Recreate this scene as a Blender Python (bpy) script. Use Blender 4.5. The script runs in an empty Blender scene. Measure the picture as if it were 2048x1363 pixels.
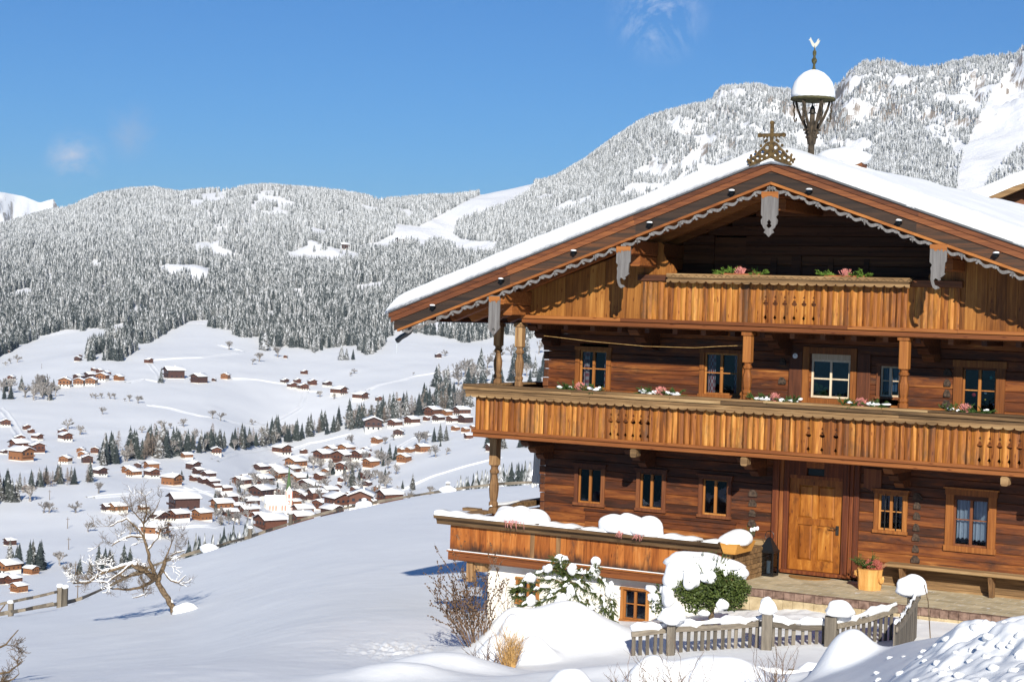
import bpy, math, random
import numpy as np
from mathutils import Matrix, Vector
random.seed(7); np.random.seed(7)
sc = bpy.context.scene
COL = sc.collection
# ---------------------------------------------------------------- camera
F_PX, PITCH, ROLL, YAW = 3645.2, .0173, .0324, .5309
cp, sp, cr, sr = math.cos(PITCH), math.sin(PITCH), math.cos(ROLL), math.sin(ROLL)
RT = np.array([cr, sp*sr, cp*sr]); UP = np.array([-sr, sp*cr, cp*cr]); FW = np.array([0, cp, -sp])
def ray(px, py): return FW+(px-1024)/F_PX*RT-(py-681.5)/F_PX*UP
cam = bpy.data.cameras.new('camera'); camo = bpy.data.objects.new('camera', cam); COL.objects.link(camo)
cam.sensor_width = 36; cam.lens = F_PX/2048*36; cam.clip_start = .2; cam.clip_end = 60000
camo.matrix_world = Matrix(((RT[0], UP[0], -FW[0], 0), (RT[1], UP[1], -FW[1], 0), (RT[2], UP[2], -FW[2], 0), (0, 0, 0, 1)))
sc.camera = camo
# ---------------------------------------------------------------- light
SUN_EL, SUN_AZ = math.radians(25.5), math.radians(-1.5)      # the light travels towards azimuth SUN_AZ (0 = straight ahead)
sun = bpy.data.lights.new('sun', 'SUN'); sun.energy = 4.95; sun.angle = math.radians(.5); sun.color = (1, .945, .83)
suno = bpy.data.objects.new('sun', sun); COL.objects.link(suno)
tr = Vector((math.sin(SUN_AZ)*math.cos(SUN_EL), math.cos(SUN_AZ)*math.cos(SUN_EL), -math.sin(SUN_EL)))
suno.rotation_euler = tr.to_track_quat('-Z', 'Y').to_euler()
w = bpy.data.worlds.new('World'); sc.world = w; w.use_nodes = True
nt = w.node_tree; nt.nodes.clear()
out = nt.nodes.new('ShaderNodeOutputWorld'); bg = nt.nodes.new('ShaderNodeBackground'); sky = nt.nodes.new('ShaderNodeTexSky')
sky.sky_type = 'NISHITA'; sky.sun_disc = False; sky.sun_elevation = SUN_EL
sky.sun_rotation = math.pi + SUN_AZ
sky.altitude = 1000; sky.air_density = 1.0; sky.dust_density = .2; sky.ozone_density = 4.0
hs = nt.nodes.new('ShaderNodeMix'); hs.data_type = 'RGBA'; hs.blend_type = 'MULTIPLY'; hs.inputs[0].default_value = 1; hs.inputs[7].default_value = (.31, .67, 1.03, 1)
nt.links.new(sky.outputs[0], hs.inputs[6])
gt = nt.nodes.new('ShaderNodeTexCoord'); cn = nt.nodes.new('ShaderNodeTexNoise'); cn.inputs['Scale'].default_value = 26; cn.inputs['Detail'].default_value = 9; cn.inputs['Roughness'].default_value = .68; cn.inputs['Distortion'].default_value = .5
nt.links.new(gt.outputs['Generated'], cn.inputs['Vector']); cur = hs.outputs[2]
for (cpx, cpy, rad_, lo_, hi_, st_, ccol) in ((1318, 30, .032, .43, .66, .9, (10.5, 10.8, 12.)), (148, 318, .020, .42, .62, .85, (8.4, 8.6, 10.)), (262, 264, .022, .48, .72, .5, (5.2, 6.2, 8.4))):
    dv = ray(cpx, cpy); dv = dv/np.linalg.norm(dv)
    ds = nt.nodes.new('ShaderNodeVectorMath'); ds.operation = 'DISTANCE'; ds.inputs[1].default_value = tuple(dv); nt.links.new(gt.outputs['Generated'], ds.inputs[0])
    m1_ = nt.nodes.new('ShaderNodeMapRange'); m1_.interpolation_type = 'SMOOTHSTEP'; m1_.inputs[1].default_value = rad_; m1_.inputs[2].default_value = .0; nt.links.new(ds.outputs['Value'], m1_.inputs[0])
    m2_ = nt.nodes.new('ShaderNodeMapRange'); m2_.inputs[1].default_value = lo_; m2_.inputs[2].default_value = hi_; nt.links.new(cn.outputs[0], m2_.inputs[0])
    m3_ = nt.nodes.new('ShaderNodeMath'); m3_.operation = 'MULTIPLY'; nt.links.new(m1_.outputs[0], m3_.inputs[0]); nt.links.new(m2_.outputs[0], m3_.inputs[1])
    m4_ = nt.nodes.new('ShaderNodeMath'); m4_.operation = 'MULTIPLY'; m4_.inputs[1].default_value = st_; nt.links.new(m3_.outputs[0], m4_.inputs[0])
    mx_ = nt.nodes.new('ShaderNodeMix'); mx_.data_type = 'RGBA'; nt.links.new(m4_.outputs[0], mx_.inputs[0]); nt.links.new(cur, mx_.inputs[6]); mx_.inputs[7].default_value = (*ccol, 1); cur = mx_.outputs[2]
nt.links.new(cur, bg.inputs[0]); bg.inputs[1].default_value = .066
nt.links.new(bg.outputs[0], out.inputs[0])
sc.view_settings.view_transform = 'Standard'; sc.view_settings.look = 'None'; sc.view_settings.exposure = .36; sc.view_settings.gamma = 1
sc.cycles.max_bounces = 6; sc.cycles.diffuse_bounces = 3; sc.cycles.glossy_bounces = 2; sc.cycles.transmission_bounces = 4; sc.cycles.transparent_max_bounces = 6
# ---------------------------------------------------------------- helpers
def ray(px, py): return FW + (px-1024)/F_PX*RT - (py-681.5)/F_PX*UP
def rz(px, py, r):
    d = ray(px, py); return d*(r/math.hypot(d[0], d[1]))
def tag(o, label=None, cat=None, group=None, kind=None):
    if label: o['label'] = label
    if cat: o['category'] = cat
    if group: o['group'] = group
    if kind: o['kind'] = kind
    return o
def empty(name, loc=(0, 0, 0), rz_=0, label=None, cat=None, group=None):
    o = bpy.data.objects.new(name, None); o.empty_display_size = .1; COL.objects.link(o)
    o.location = loc; o.rotation_euler = (0, 0, rz_); return tag(o, label, cat, group)
def kids(o): return [c for c in KID.get(o.name, [])]
KID = {}
def setp(o, p):
    o.parent = p; KID.setdefault(p.name, []).append(o)
def copy_tree(o, parent=None):
    c = o.copy(); COL.objects.link(c)
    if parent: setp(c, parent)
    for ch in kids(o): copy_tree(ch, c)
    return c
def mesh_np(name, V, F, mat, parent=None, attrs=None, smooth=False, loc=None):
    """V (n,3), F: list/array of quads or tris (array), or list of arrays"""
    me = bpy.data.meshes.new(name)
    V = np.asarray(V, np.float32)
    if not isinstance(F, list): F = [F]
    F = [np.asarray(f, np.int32) for f in F if len(f)]
    nl = sum(f.size for f in F); npoly = sum(len(f) for f in F)
    me.vertices.add(len(V)); me.vertices.foreach_set('co', V.ravel())
    me.loops.add(nl); me.loops.foreach_set('vertex_index', np.concatenate([f.ravel() for f in F]))
    st = []; s = 0
    for f in F:
        st.append(s + np.arange(len(f))*f.shape[1]); s += f.size
    me.polygons.add(npoly); me.polygons.foreach_set('loop_start', np.concatenate(st).astype(np.int32))
    if smooth: me.polygons.foreach_set('use_smooth', np.ones(npoly, bool))
    me.update(calc_edges=True)
    if attrs:
        for k, a in attrs.items():
            at = me.attributes.new(k, 'FLOAT', 'POINT'); at.data.foreach_set('value', np.asarray(a, np.float32))
    me.validate()
    if mat: me.materials.append(mat)
    o = bpy.data.objects.new(name, me); COL.objects.link(o)
    if parent: setp(o, parent)
    if loc is not None: o.location = loc
    return o
class MB:
    """collects shapes; rnd = a number per shape that the wood materials read"""
    def __init__(s): s.v = []; s.f = []; s.r = []; s.rnd = 0.5; s.M = None; s.mk = []
    def add(s, vs, fs, r=None):
        n = len(s.v); s.mk.append((n, len(s.f)))
        if s.M is not None: vs = [tuple(s.M @ Vector(v)) for v in vs]
        s.v += [tuple(v) for v in vs]; s.f += [tuple(i+n for i in f) for f in fs]
        s.r += [s.rnd if r is None else r]*len(vs)
    def box(s, x0, x1, y0, y1, z0, z1, r=None, b=0.0):
        if x0 > x1: x0, x1 = x1, x0
        if y0 > y1: y0, y1 = y1, y0
        if z0 > z1: z0, z1 = z1, z0
        if b <= 0:
            vs = [(x, y, z) for z in (z0, z1) for y in (y0, y1) for x in (x0, x1)]
            s.add(vs, [(0, 2, 3, 1), (4, 5, 7, 6), (0, 1, 5, 4), (2, 6, 7, 3), (0, 4, 6, 2), (1, 3, 7, 5)], r)
        else:       # chamfered along its long axis
            d = (x1-x0, y1-y0, z1-z0); ax = d.index(max(d)); b = min(b, sorted(d)[0]*.45)
            o = [i for i in range(3) if i != ax]; lo = (x0, y0, z0); hi = (x1, y1, z1)
            P = []
            for e in (lo[ax], hi[ax]):
                for a_, c_ in ((lo[o[0]]+b, lo[o[1]]), (hi[o[0]]-b, lo[o[1]]), (hi[o[0]], lo[o[1]]+b), (hi[o[0]], hi[o[1]]-b), (hi[o[0]]-b, hi[o[1]]), (lo[o[0]]+b, hi[o[1]]), (lo[o[0]], hi[o[1]]-b), (lo[o[0]], lo[o[1]]+b)):
                    p = [0, 0, 0]; p[ax] = e; p[o[0]] = a_; p[o[1]] = c_; P.append(p)
            fs = [(i, (i+1) % 8, (i+1) % 8+8, i+8) for i in range(8)] + [tuple(range(7, -1, -1)), tuple(range(8, 16))]
            if ax == 1: fs = [tuple(reversed(f)) for f in fs]
            s.add(P, fs, r)
    def bar(s, a, b, wdt, hgt, r=None, up=(0, 0, 1)):
        a = Vector(a); b = Vector(b); d = (b-a).normalized(); sd = d.cross(Vector(up)).normalized(); u2 = sd.cross(d)
        vs = []
        for p in (a, b):
            for i, j in ((-1, -1), (1, -1), (1, 1), (-1, 1)): vs.append(p + sd*(i*wdt/2) + u2*(j*hgt/2))
        s.add(vs, [(3, 2, 1, 0), (4, 5, 6, 7), (0, 1, 5, 4), (1, 2, 6, 5), (2, 3, 7, 6), (3, 0, 4, 7)], r)
    def tube(s, pts, rad, n=8, r=None, cap=True):
        pts = [Vector(p) for p in pts]; m = len(pts)
        if not hasattr(rad, '__len__'): rad = [rad]*m
        d0 = (pts[1]-pts[0]).normalized(); u = d0.orthogonal().normalized(); vs = []
        for i, p in enumerate(pts):
            d = (pts[min(i+1, m-1)]-pts[max(i-1, 0)])
            if d.length < 1e-9: d = d0
            d = d.normalized(); u = (u - d*u.dot(d))
            u = u.normalized() if u.length > 1e-6 else d.orthogonal().normalized()
            w_ = d.cross(u)
            for k in range(n):
                a = 2*math.pi*k/n; vs.append(p + (u*math.cos(a)+w_*math.sin(a))*rad[i])
        fs = [(i*n+k, i*n+(k+1) % n, (i+1)*n+(k+1) % n, (i+1)*n+k) for i in range(m-1) for k in range(n)]
        if cap: fs += [tuple(range(n-1, -1, -1)), tuple((m-1)*n+k for k in range(n))]
        s.add(vs, fs, r)
    def lathe(s, c, prof, n=12, r=None, sq=False):
        c = Vector(c); vs = []; ph = math.pi/n if sq else 0
        for rr, z in prof:
            for k in range(n):
                a = 2*math.pi*k/n+ph; vs.append(c + Vector((math.cos(a)*rr, math.sin(a)*rr, z)))
        m = len(prof)
        fs = [(i*n+k, i*n+(k+1) % n, (i+1)*n+(k+1) % n, (i+1)*n+k) for i in range(m-1) for k in range(n)]
        fs += [tuple(range(n-1, -1, -1)), tuple((m-1)*n+k for k in range(n))]
        s.add(vs, fs, r)
    def prism(s, poly, y0, y1, r=None):
        """poly in (x,z), simple, extruded along y; triangulated by ear clipping"""
        poly = [tuple(p) for p in poly]
        A = sum(poly[i][0]*poly[(i+1) % len(poly)][1]-poly[(i+1) % len(poly)][0]*poly[i][1] for i in range(len(poly)))
        if A < 0: poly = poly[::-1]
        n = len(poly); T = earclip(poly)
        vs = [(p[0], y0, p[1]) for p in poly] + [(p[0], y1, p[1]) for p in poly]
        fs = [t for t in T] + [(t[2]+n, t[1]+n, t[0]+n) for t in T]
        fs += [((i+1) % n, i, i+n, (i+1) % n+n) for i in range(n)]
        s.add(vs, fs, r)
    def blob(s, c, rad, seg=14, rings=8, bump=.12, seed=0, r=None, flat=0.0):
        rnd = random.Random(seed); ph = [rnd.uniform(0, 6.28) for _ in range(8)]; c = Vector(c)
        if not hasattr(rad, '__len__'): rad = (rad, rad, rad)
        vs = []
        for i in range(rings+1):
            t = math.pi*i/rings
            for k in range(seg):
                a = 2*math.pi*k/seg; x, y, z = math.sin(t)*math.cos(a), math.sin(t)*math.sin(a), math.cos(t)
                q = 1+bump*(math.sin(3*x+ph[0])*math.cos(2.6*y+ph[1])+.6*math.sin(5.1*y+ph[2]+2*z)+.5*math.sin(6*z+ph[3]+3*x))
                if z < 0: z *= (1-flat)
                vs.append(c+Vector((x*rad[0]*q, y*rad[1]*q, z*rad[2]*q)))
        fs = [((i+1)*seg+k, (i+1)*seg+(k+1) % seg, i*seg+(k+1) % seg, i*seg+k) for i in range(rings) for k in range(seg)]
        s.add(vs, fs, r)
    def each(s, name, mat, parent=None, smooth=False):
        out = []
        for (v0, f0), (v1, f1) in zip(s.mk, s.mk[1:]+[(len(s.v), len(s.f))]):
            m_ = MB(); m_.v = s.v[v0:v1]; m_.r = s.r[v0:v1]; m_.f = [tuple(i-v0 for i in f) for f in s.f[f0:f1]]; out.append(m_.build(name, mat, parent, smooth))
        return out
    def build(s, name, mat, parent=None, smooth=False, loc=None, merge=False):
        me = bpy.data.meshes.new(name); me.from_pydata([tuple(v) for v in s.v], [], s.f)
        at = me.attributes.new('rnd', 'FLOAT', 'POINT'); at.data.foreach_set('value', np.array(s.r, np.float32))
        if smooth: me.polygons.foreach_set('use_smooth', [True]*len(me.polygons))
        me.materials.append(mat); me.validate(); me.update()
        o = bpy.data.objects.new(name, me); COL.objects.link(o)
        if parent: setp(o, parent)
        if loc is not None: o.location = loc
        return o
def earclip(P):
    n = len(P); idx = list(range(n)); T = []
    def cr_(a, b, c): return (b[0]-a[0])*(c[1]-a[1])-(b[1]-a[1])*(c[0]-a[0])
    g = 0
    while len(idx) > 3 and g < 3000:
        g += 1; ok = False
        for i in range(len(idx)):
            a, b, c = idx[i-1], idx[i], idx[(i+1) % len(idx)]
            if cr_(P[a], P[b], P[c]) <= 1e-12: continue
            if any(cr_(P[a], P[b], P[q]) >= -1e-12 and cr_(P[b], P[c], P[q]) >= -1e-12 and cr_(P[c], P[a], P[q]) >= -1e-12 for q in idx if q not in (a, b, c)): continue
            T.append((a, b, c)); idx.pop(i); ok = True; break
        if not ok: idx.pop(0)
    if len(idx) == 3: T.append(tuple(idx))
    return T
# ---------------------------------------------------------------- noise
def _h(ix, iy, s):
    n = (ix*374761393 + iy*668265263 + s*1442695041) & 0x7fffffff
    n = ((n ^ (n >> 13))*1274126177) & 0x7fffffff
    return ((n ^ (n >> 16)) & 0xffff)/65535.0
def vnoise(x, y, s=0):
    x = np.asarray(x, float); y = np.asarray(y, float)
    ix = np.floor(x).astype(np.int64); iy = np.floor(y).astype(np.int64); fx = x-ix; fy = y-iy
    fx = fx*fx*fx*(fx*(fx*6-15)+10); fy = fy*fy*fy*(fy*(fy*6-15)+10)
    a, b, c, d = _h(ix, iy, s), _h(ix+1, iy, s), _h(ix, iy+1, s), _h(ix+1, iy+1, s)
    return (a*(1-fx)+b*fx)*(1-fy)+(c*(1-fx)+d*fx)*fy
def fbm(x, y, s=0, o=4, g=.5):
    t = 0; a = 1; q = 0
    for i in range(o):
        t = t+a*vnoise(x*2**i+i*17.3, y*2**i-i*9.1, s+i); q += a; a *= g
    return t/q*2-1
# ---------------------------------------------------------------- materials
def newmat(name):
    m = bpy.data.materials.new(name); m.use_nodes = True; nt = m.node_tree
    b = nt.nodes['Principled BSDF']; return m, nt, b
def N(nt, t, **k):
    n = nt.nodes.new(t)
    for a, v in k.items():
        if a[0] == 'i' and a[1:].isdigit(): n.inputs[int(a[1:])].default_value = v
        else: setattr(n, a, v)
    return n
def ramp(nt, stops, interp='LINEAR'):
    r = nt.nodes.new('ShaderNodeValToRGB'); e = r.color_ramp.elements; r.color_ramp.interpolation = interp
    while len(e) < len(stops): e.new(.5)
    for i, (p, c) in enumerate(stops):
        e[i].position = p; e[i].color = (c, c, c, 1) if not hasattr(c, '__len__') else (*c, 1)
    return r
def plain(name, col, rough=.7, metal=0, spec=.3):
    m, nt, b = newmat(name); b.inputs['Base Color'].default_value = (*col, 1); b.inputs['Roughness'].default_value = rough
    b.inputs['Metallic'].default_value = metal; b.inputs['Specular IOR Level'].default_value = spec; return m
def noisy(name, c1, c2, scale=8, rough=.8, bump=.3, dist=.01, det=4):
    m, nt, b = newmat(name); tc = N(nt, 'ShaderNodeTexCoord'); no = N(nt, 'ShaderNodeTexNoise'); no.inputs['Scale'].default_value = scale; no.inputs['Detail'].default_value = det
    nt.links.new(tc.outputs['Object'], no.inputs['Vector']); r = ramp(nt, [(.35, c1), (.65, c2)])
    nt.links.new(no.outputs[0], r.inputs[0]); nt.links.new(r.outputs[0], b.inputs['Base Color'])
    bp = N(nt, 'ShaderNodeBump'); bp.inputs['Strength'].default_value = bump; bp.inputs['Distance'].default_value = dist
    nt.links.new(no.outputs[0], bp.inputs['Height']); nt.links.new(bp.outputs[0], b.inputs['Normal'])
    b.inputs['Roughness'].default_value = rough; b.inputs['Specular IOR Level'].default_value = .25; return m
def snowmat(name, scale=6., strength=.35, dist=.03, fine=60., col=(.87, .885, .905)):
    m, nt, b = newmat(name); tc = N(nt, 'ShaderNodeTexCoord')
    a = N(nt, 'ShaderNodeTexNoise'); a.inputs['Scale'].default_value = scale; a.inputs['Detail'].default_value = 5
    nt.links.new(tc.outputs['Object'], a.inputs['Vector'])
    c = N(nt, 'ShaderNodeTexNoise'); c.inputs['Scale'].default_value = fine; c.inputs['Detail'].default_value = 2
    nt.links.new(tc.outputs['Object'], c.inputs['Vector'])
    bp = N(nt, 'ShaderNodeBump'); bp.inputs['Strength'].default_value = strength; bp.inputs['Distance'].default_value = dist
    nt.links.new(a.outputs[0], bp.inputs['Height'])
    b2 = N(nt, 'ShaderNodeBump'); b2.inputs['Strength'].default_value = strength*.6; b2.inputs['Distance'].default_value = dist*.12
    nt.links.new(c.outputs[0], b2.inputs['Height']); nt.links.new(bp.outputs[0], b2.inputs['Normal']); nt.links.new(b2.outputs[0], b.inputs['Normal'])
    b.inputs['Base Color'].default_value = (*col, 1); b.inputs['Roughness'].default_value = .55; b.inputs['Specular IOR Level'].default_value = .25
    return m
def woodmat(name, stops, grain='x', gscale=(1.2, 30), knots=True, rough=.6, streak=None, rvar=1.0, bump=.5, low=None):
    """stops: colour ramp driven by plank number + grain noise; grain = local axis the fibres run along"""
    m, nt, b = newmat(name); L = nt.links
    tc = N(nt, 'ShaderNodeTexCoord'); at = N(nt, 'ShaderNodeAttribute', attribute_name='rnd')
    ax = {'x': (gscale[0], gscale[1], gscale[1]), 'z': (gscale[1], gscale[1], gscale[0]), 'y': (gscale[1], gscale[0], gscale[1])}[grain]
    vm = N(nt, 'ShaderNodeVectorMath', operation='MULTIPLY'); vm.inputs[1].default_value = ax; L.new(tc.outputs['Object'], vm.inputs[0])
    off = N(nt, 'ShaderNodeVectorMath', operation='SCALE'); off.inputs[0].default_value = (37., 53., 71.); L.new(at.outputs['Fac'], off.inputs['Scale'])
    ad = N(nt, 'ShaderNodeVectorMath', operation='ADD'); L.new(vm.outputs[0], ad.inputs[0]); L.new(off.outputs[0], ad.inputs[1])
    g = N(nt, 'ShaderNodeTexNoise'); g.inputs['Scale'].default_value = 1; g.inputs['Detail'].default_value = 6; g.inputs['Roughness'].default_value = .65; g.inputs['Distortion'].default_value = .6
    L.new(ad.outputs[0], g.inputs['Vector'])
    # value = .5*plank + .7*(grain-.5) + .25
    fr = N(nt, 'ShaderNodeMath', operation='FRACT'); m1 = N(nt, 'ShaderNodeMath', operation='MULTIPLY'); m1.inputs[1].default_value = 7.31
    L.new(at.outputs['Fac'], m1.inputs[0]); L.new(m1.outputs[0], fr.inputs[0])
    m2 = N(nt, 'ShaderNodeMath', operation='MULTIPLY_ADD'); m2.inputs[1].default_value = .55*rvar; m2.inputs[2].default_value = -.35*rvar+.15*rvar*0
    L.new(fr.outputs[0], m2.inputs[0])
    m3 = N(nt, 'ShaderNodeMath', operation='MULTIPLY_ADD'); m3.inputs[1].default_value = 1.5; m3.inputs[2].default_value = -.19
    L.new(g.outputs[0], m3.inputs[0]); m4 = N(nt, 'ShaderNodeMath', operation='ADD'); L.new(m2.outputs[0], m4.inputs[0]); L.new(m3.outputs[0], m4.inputs[1])
    r = ramp(nt, stops); L.new(m4.outputs[0], r.inputs[0]); colr = r.outputs[0]
    if knots:
        vm2 = N(nt, 'ShaderNodeVectorMath', operation='MULTIPLY'); k = 3.2
        vm2.inputs[1].default_value = {'x': (k*.8, k*4, k*4), 'z': (k*3.2, k*3.2, k*1.0), 'y': (k*4, k*.8, k*4)}[grain]
        L.new(tc.outputs['Object'], vm2.inputs[0]); a2 = N(nt, 'ShaderNodeVectorMath', operation='ADD'); L.new(vm2.outputs[0], a2.inputs[0]); L.new(off.outputs[0], a2.inputs[1])
        vo = N(nt, 'ShaderNodeTexVoronoi'); vo.inputs['Scale'].default_value = 1; L.new(a2.outputs[0], vo.inputs['Vector'])
        kr = ramp(nt, [(.07, 1.), (.17, 0.)]); L.new(vo.outputs['Distance'], kr.inputs[0])
        mx = N(nt, 'ShaderNodeMix', data_type='RGBA', blend_type='MULTIPLY'); L.new(kr.outputs[0], mx.inputs[0]); L.new(colr, mx.inputs[6]); mx.inputs[7].default_value = (.45, .3, .2, 1); colr = mx.outputs[2]
    if streak:   # (colour, scale vec, lo, hi): weathering patches
        for colS, scv, lo, hi in streak:
            v3 = N(nt, 'ShaderNodeVectorMath', operation='MULTIPLY'); v3.inputs[1].default_value = scv; L.new(tc.outputs['Object'], v3.inputs[0])
            n3 = N(nt, 'ShaderNodeTexNoise'); n3.inputs['Scale'].default_value = 1; n3.inputs['Detail'].default_value = 5; n3.inputs['Roughness'].default_value = .7
            L.new(v3.outputs[0], n3.inputs['Vector']); r3 = ramp(nt, [(lo, 0.), (hi, 1.)]); L.new(n3.outputs[0], r3.inputs[0])
            mx = N(nt, 'ShaderNodeMix', data_type='RGBA'); L.new(r3.outputs[0], mx.inputs[0]); L.new(colr, mx.inputs[6]); mx.inputs[7].default_value = (*colS, 1); colr = mx.outputs[2]
    if low:      # damp-blackened lower ends of the boards (z0 .. z1), broken up by noise
        sz = N(nt, 'ShaderNodeSeparateXYZ'); L.new(tc.outputs['Object'], sz.inputs[0]); mr = N(nt, 'ShaderNodeMapRange'); mr.inputs[1].default_value = low[1]; mr.inputs[2].default_value = low[0]; mr.inputs[3].default_value = -.35; mr.inputs[4].default_value = .45; L.new(sz.outputs[2], mr.inputs[0])
        v4 = N(nt, 'ShaderNodeVectorMath', operation='MULTIPLY'); v4.inputs[1].default_value = (7, 7, 3); L.new(tc.outputs['Object'], v4.inputs[0]); n4 = N(nt, 'ShaderNodeTexNoise'); n4.inputs['Scale'].default_value = 1; n4.inputs['Detail'].default_value = 5; L.new(v4.outputs[0], n4.inputs['Vector'])
        s4 = N(nt, 'ShaderNodeMath', operation='ADD'); L.new(mr.outputs[0], s4.inputs[0]); L.new(n4.outputs[0], s4.inputs[1]); r4 = ramp(nt, [(.5, 0.), (.95, .9)]); L.new(s4.outputs[0], r4.inputs[0])
        mx = N(nt, 'ShaderNodeMix', data_type='RGBA'); L.new(r4.outputs[0], mx.inputs[0]); L.new(colr, mx.inputs[6]); mx.inputs[7].default_value = (.035, .018, .011, 1); colr = mx.outputs[2]
    L.new(colr, b.inputs['Base Color'])
    bp = N(nt, 'ShaderNodeBump'); bp.inputs['Strength'].default_value = bump; bp.inputs['Distance'].default_value = .008
    L.new(g.outputs[0], bp.inputs['Height']); L.new(bp.outputs[0], b.inputs['Normal'])
    b.inputs['Roughness'].default_value = rough; b.inputs['Specular IOR Level'].default_value = .3
    return m
M = {}
M['snow'] = snowmat('snow')
M['snow_soft'] = snowmat('snow_soft', 3., .3, .04, 40.)
M['snow_ground'] = snowmat('snow_ground', 1.3, .5, .06, 22.)
# ---------------------------------------------------------------- terrain
def H_(x): return 618.+.0324*(x-1024)
def pchip(xk, Y, xq):
    """monotone cubic through (xk, Y[...,k]); xq 1-D -> (...,q)"""
    xk = np.asarray(xk, float); Y = np.asarray(Y, float); h = np.diff(xk); d = np.diff(Y, axis=-1)/h
    m = np.zeros_like(Y); a, b = d[..., :-1], d[..., 1:]; w1 = 2*h[1:]+h[:-1]; w2 = h[1:]+2*h[:-1]
    with np.errstate(all='ignore'):
        hm = (w1+w2)/(w1/a+w2/b)
    m[..., 1:-1] = np.where(a*b > 0, hm, 0); m[..., 0] = d[..., 0]; m[..., -1] = d[..., -1]
    xq = np.clip(xq, xk[0], xk[-1]); i = np.clip(np.searchsorted(xk, xq)-1, 0, len(xk)-2); t = (xq-xk[i])/h[i]
    return (Y[..., i]*(2*t**3-3*t**2+1)+m[..., i]*h[i]*(t**3-2*t**2+t)+Y[..., i+1]*(-2*t**3+3*t**2)+m[..., i+1]*h[i]*(t**3-t**2))
CX = [-2600, -500, 0, 350, 700, 1000, 1300, 1600, 1700, 1850, 2048, 2600, 4600]
RN = [2, 8, 14, 18, 20, 24, 28, 32, 36, 45, 60, 85, 100, 115, 150, 200, 300, 450]
ZN = [
 [-2.2, -2.7, -3.4, -4.1, -4.5, -5.3, -6.1, -6.9, -7.7, -9.6, -12.5, -16.5, -19, -21, -32, -46, -68, -85],
 [-2.2, -2.7, -3.4, -4.1, -4.4, -5.2, -6.0, -6.8, -7.6, -9.3, -11.8, -15.6, -18, -21, -31, -46, -68, -82],
 [-2.2, -2.7, -3.4, -4.1, -4.4, -5.1, -5.9, -6.7, -7.4, -8.9, -11.0, -14.7, -17.8, -21, -31, -46, -66, -76],
 [-2.2, -2.7, -3.4, -4.1, -4.4, -5.0, -5.6, -6.4, -7.1, -8.4, -10.3, -13.0, -14.4, -16.8, -26, -39, -58, -76],
 [-2.2, -2.7, -3.3, -4.0, -4.3, -4.95, -5.5, -5.95, -6.35, -7.3, -8.6, -10.6, -11.8, -13.05, -19.5, -31, -51, -77],
 [-2.2, -2.6, -3.2, -3.9, -4.25, -4.9, -5.5, -5.95, -6.2, -7.0, -8.1, -9.7, -10.5, -11.3, -17, -28, -48, -76],
 [-2.2, -2.6, -3.2, -3.8, -4.2, -4.8, -5.3, -5.6, -6.0, -6.5, -7.6, -9.0, -9.7, -10.5, -15, -25, -45, -72],
 [-2.2, -2.5, -3.0, -3.6, -3.95, -4.65, -5.2, -5.32, -5.32, -5.4, -5.8, -7.0, -7.8, -8.6, -13, -22, -40, -66],
 [-2.1, -2.4, -2.9, -3.4, -3.75, -4.6, -5.2, -5.25, -5.25, -5.3, -5.5, -6.4, -7.2, -8, -12, -20, -38, -64],
 [-2.0, -2.2, -2.6, -3.05, -3.35, -4.5, -5.2, -5.2, -5.2, -5.2, -5.2, -5.6, -6.2, -7, -11, -18, -34, -60],
 [-1.9, -2.0, -2.3, -2.83, -3.18, -4.4, -5.2, -5.2, -5.2, -5.0, -4.8, -4.8, -5.2, -6, -9, -15, -30, -55],
 [-1.8, -1.8, -2.0, -2.5, -2.9, -4.2, -5.2, -5.2, -5.1, -4.6, -4.0, -3.5, -3.5, -4, -7, -12, -25, -45],
 [-1.7, -1.6, -1.6, -2.0, -2.3, -3.2, -4.2, -4.6, -4.4, -3.6, -2.5, -1, 0, 0, -2, -6, -18, -35]]
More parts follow.
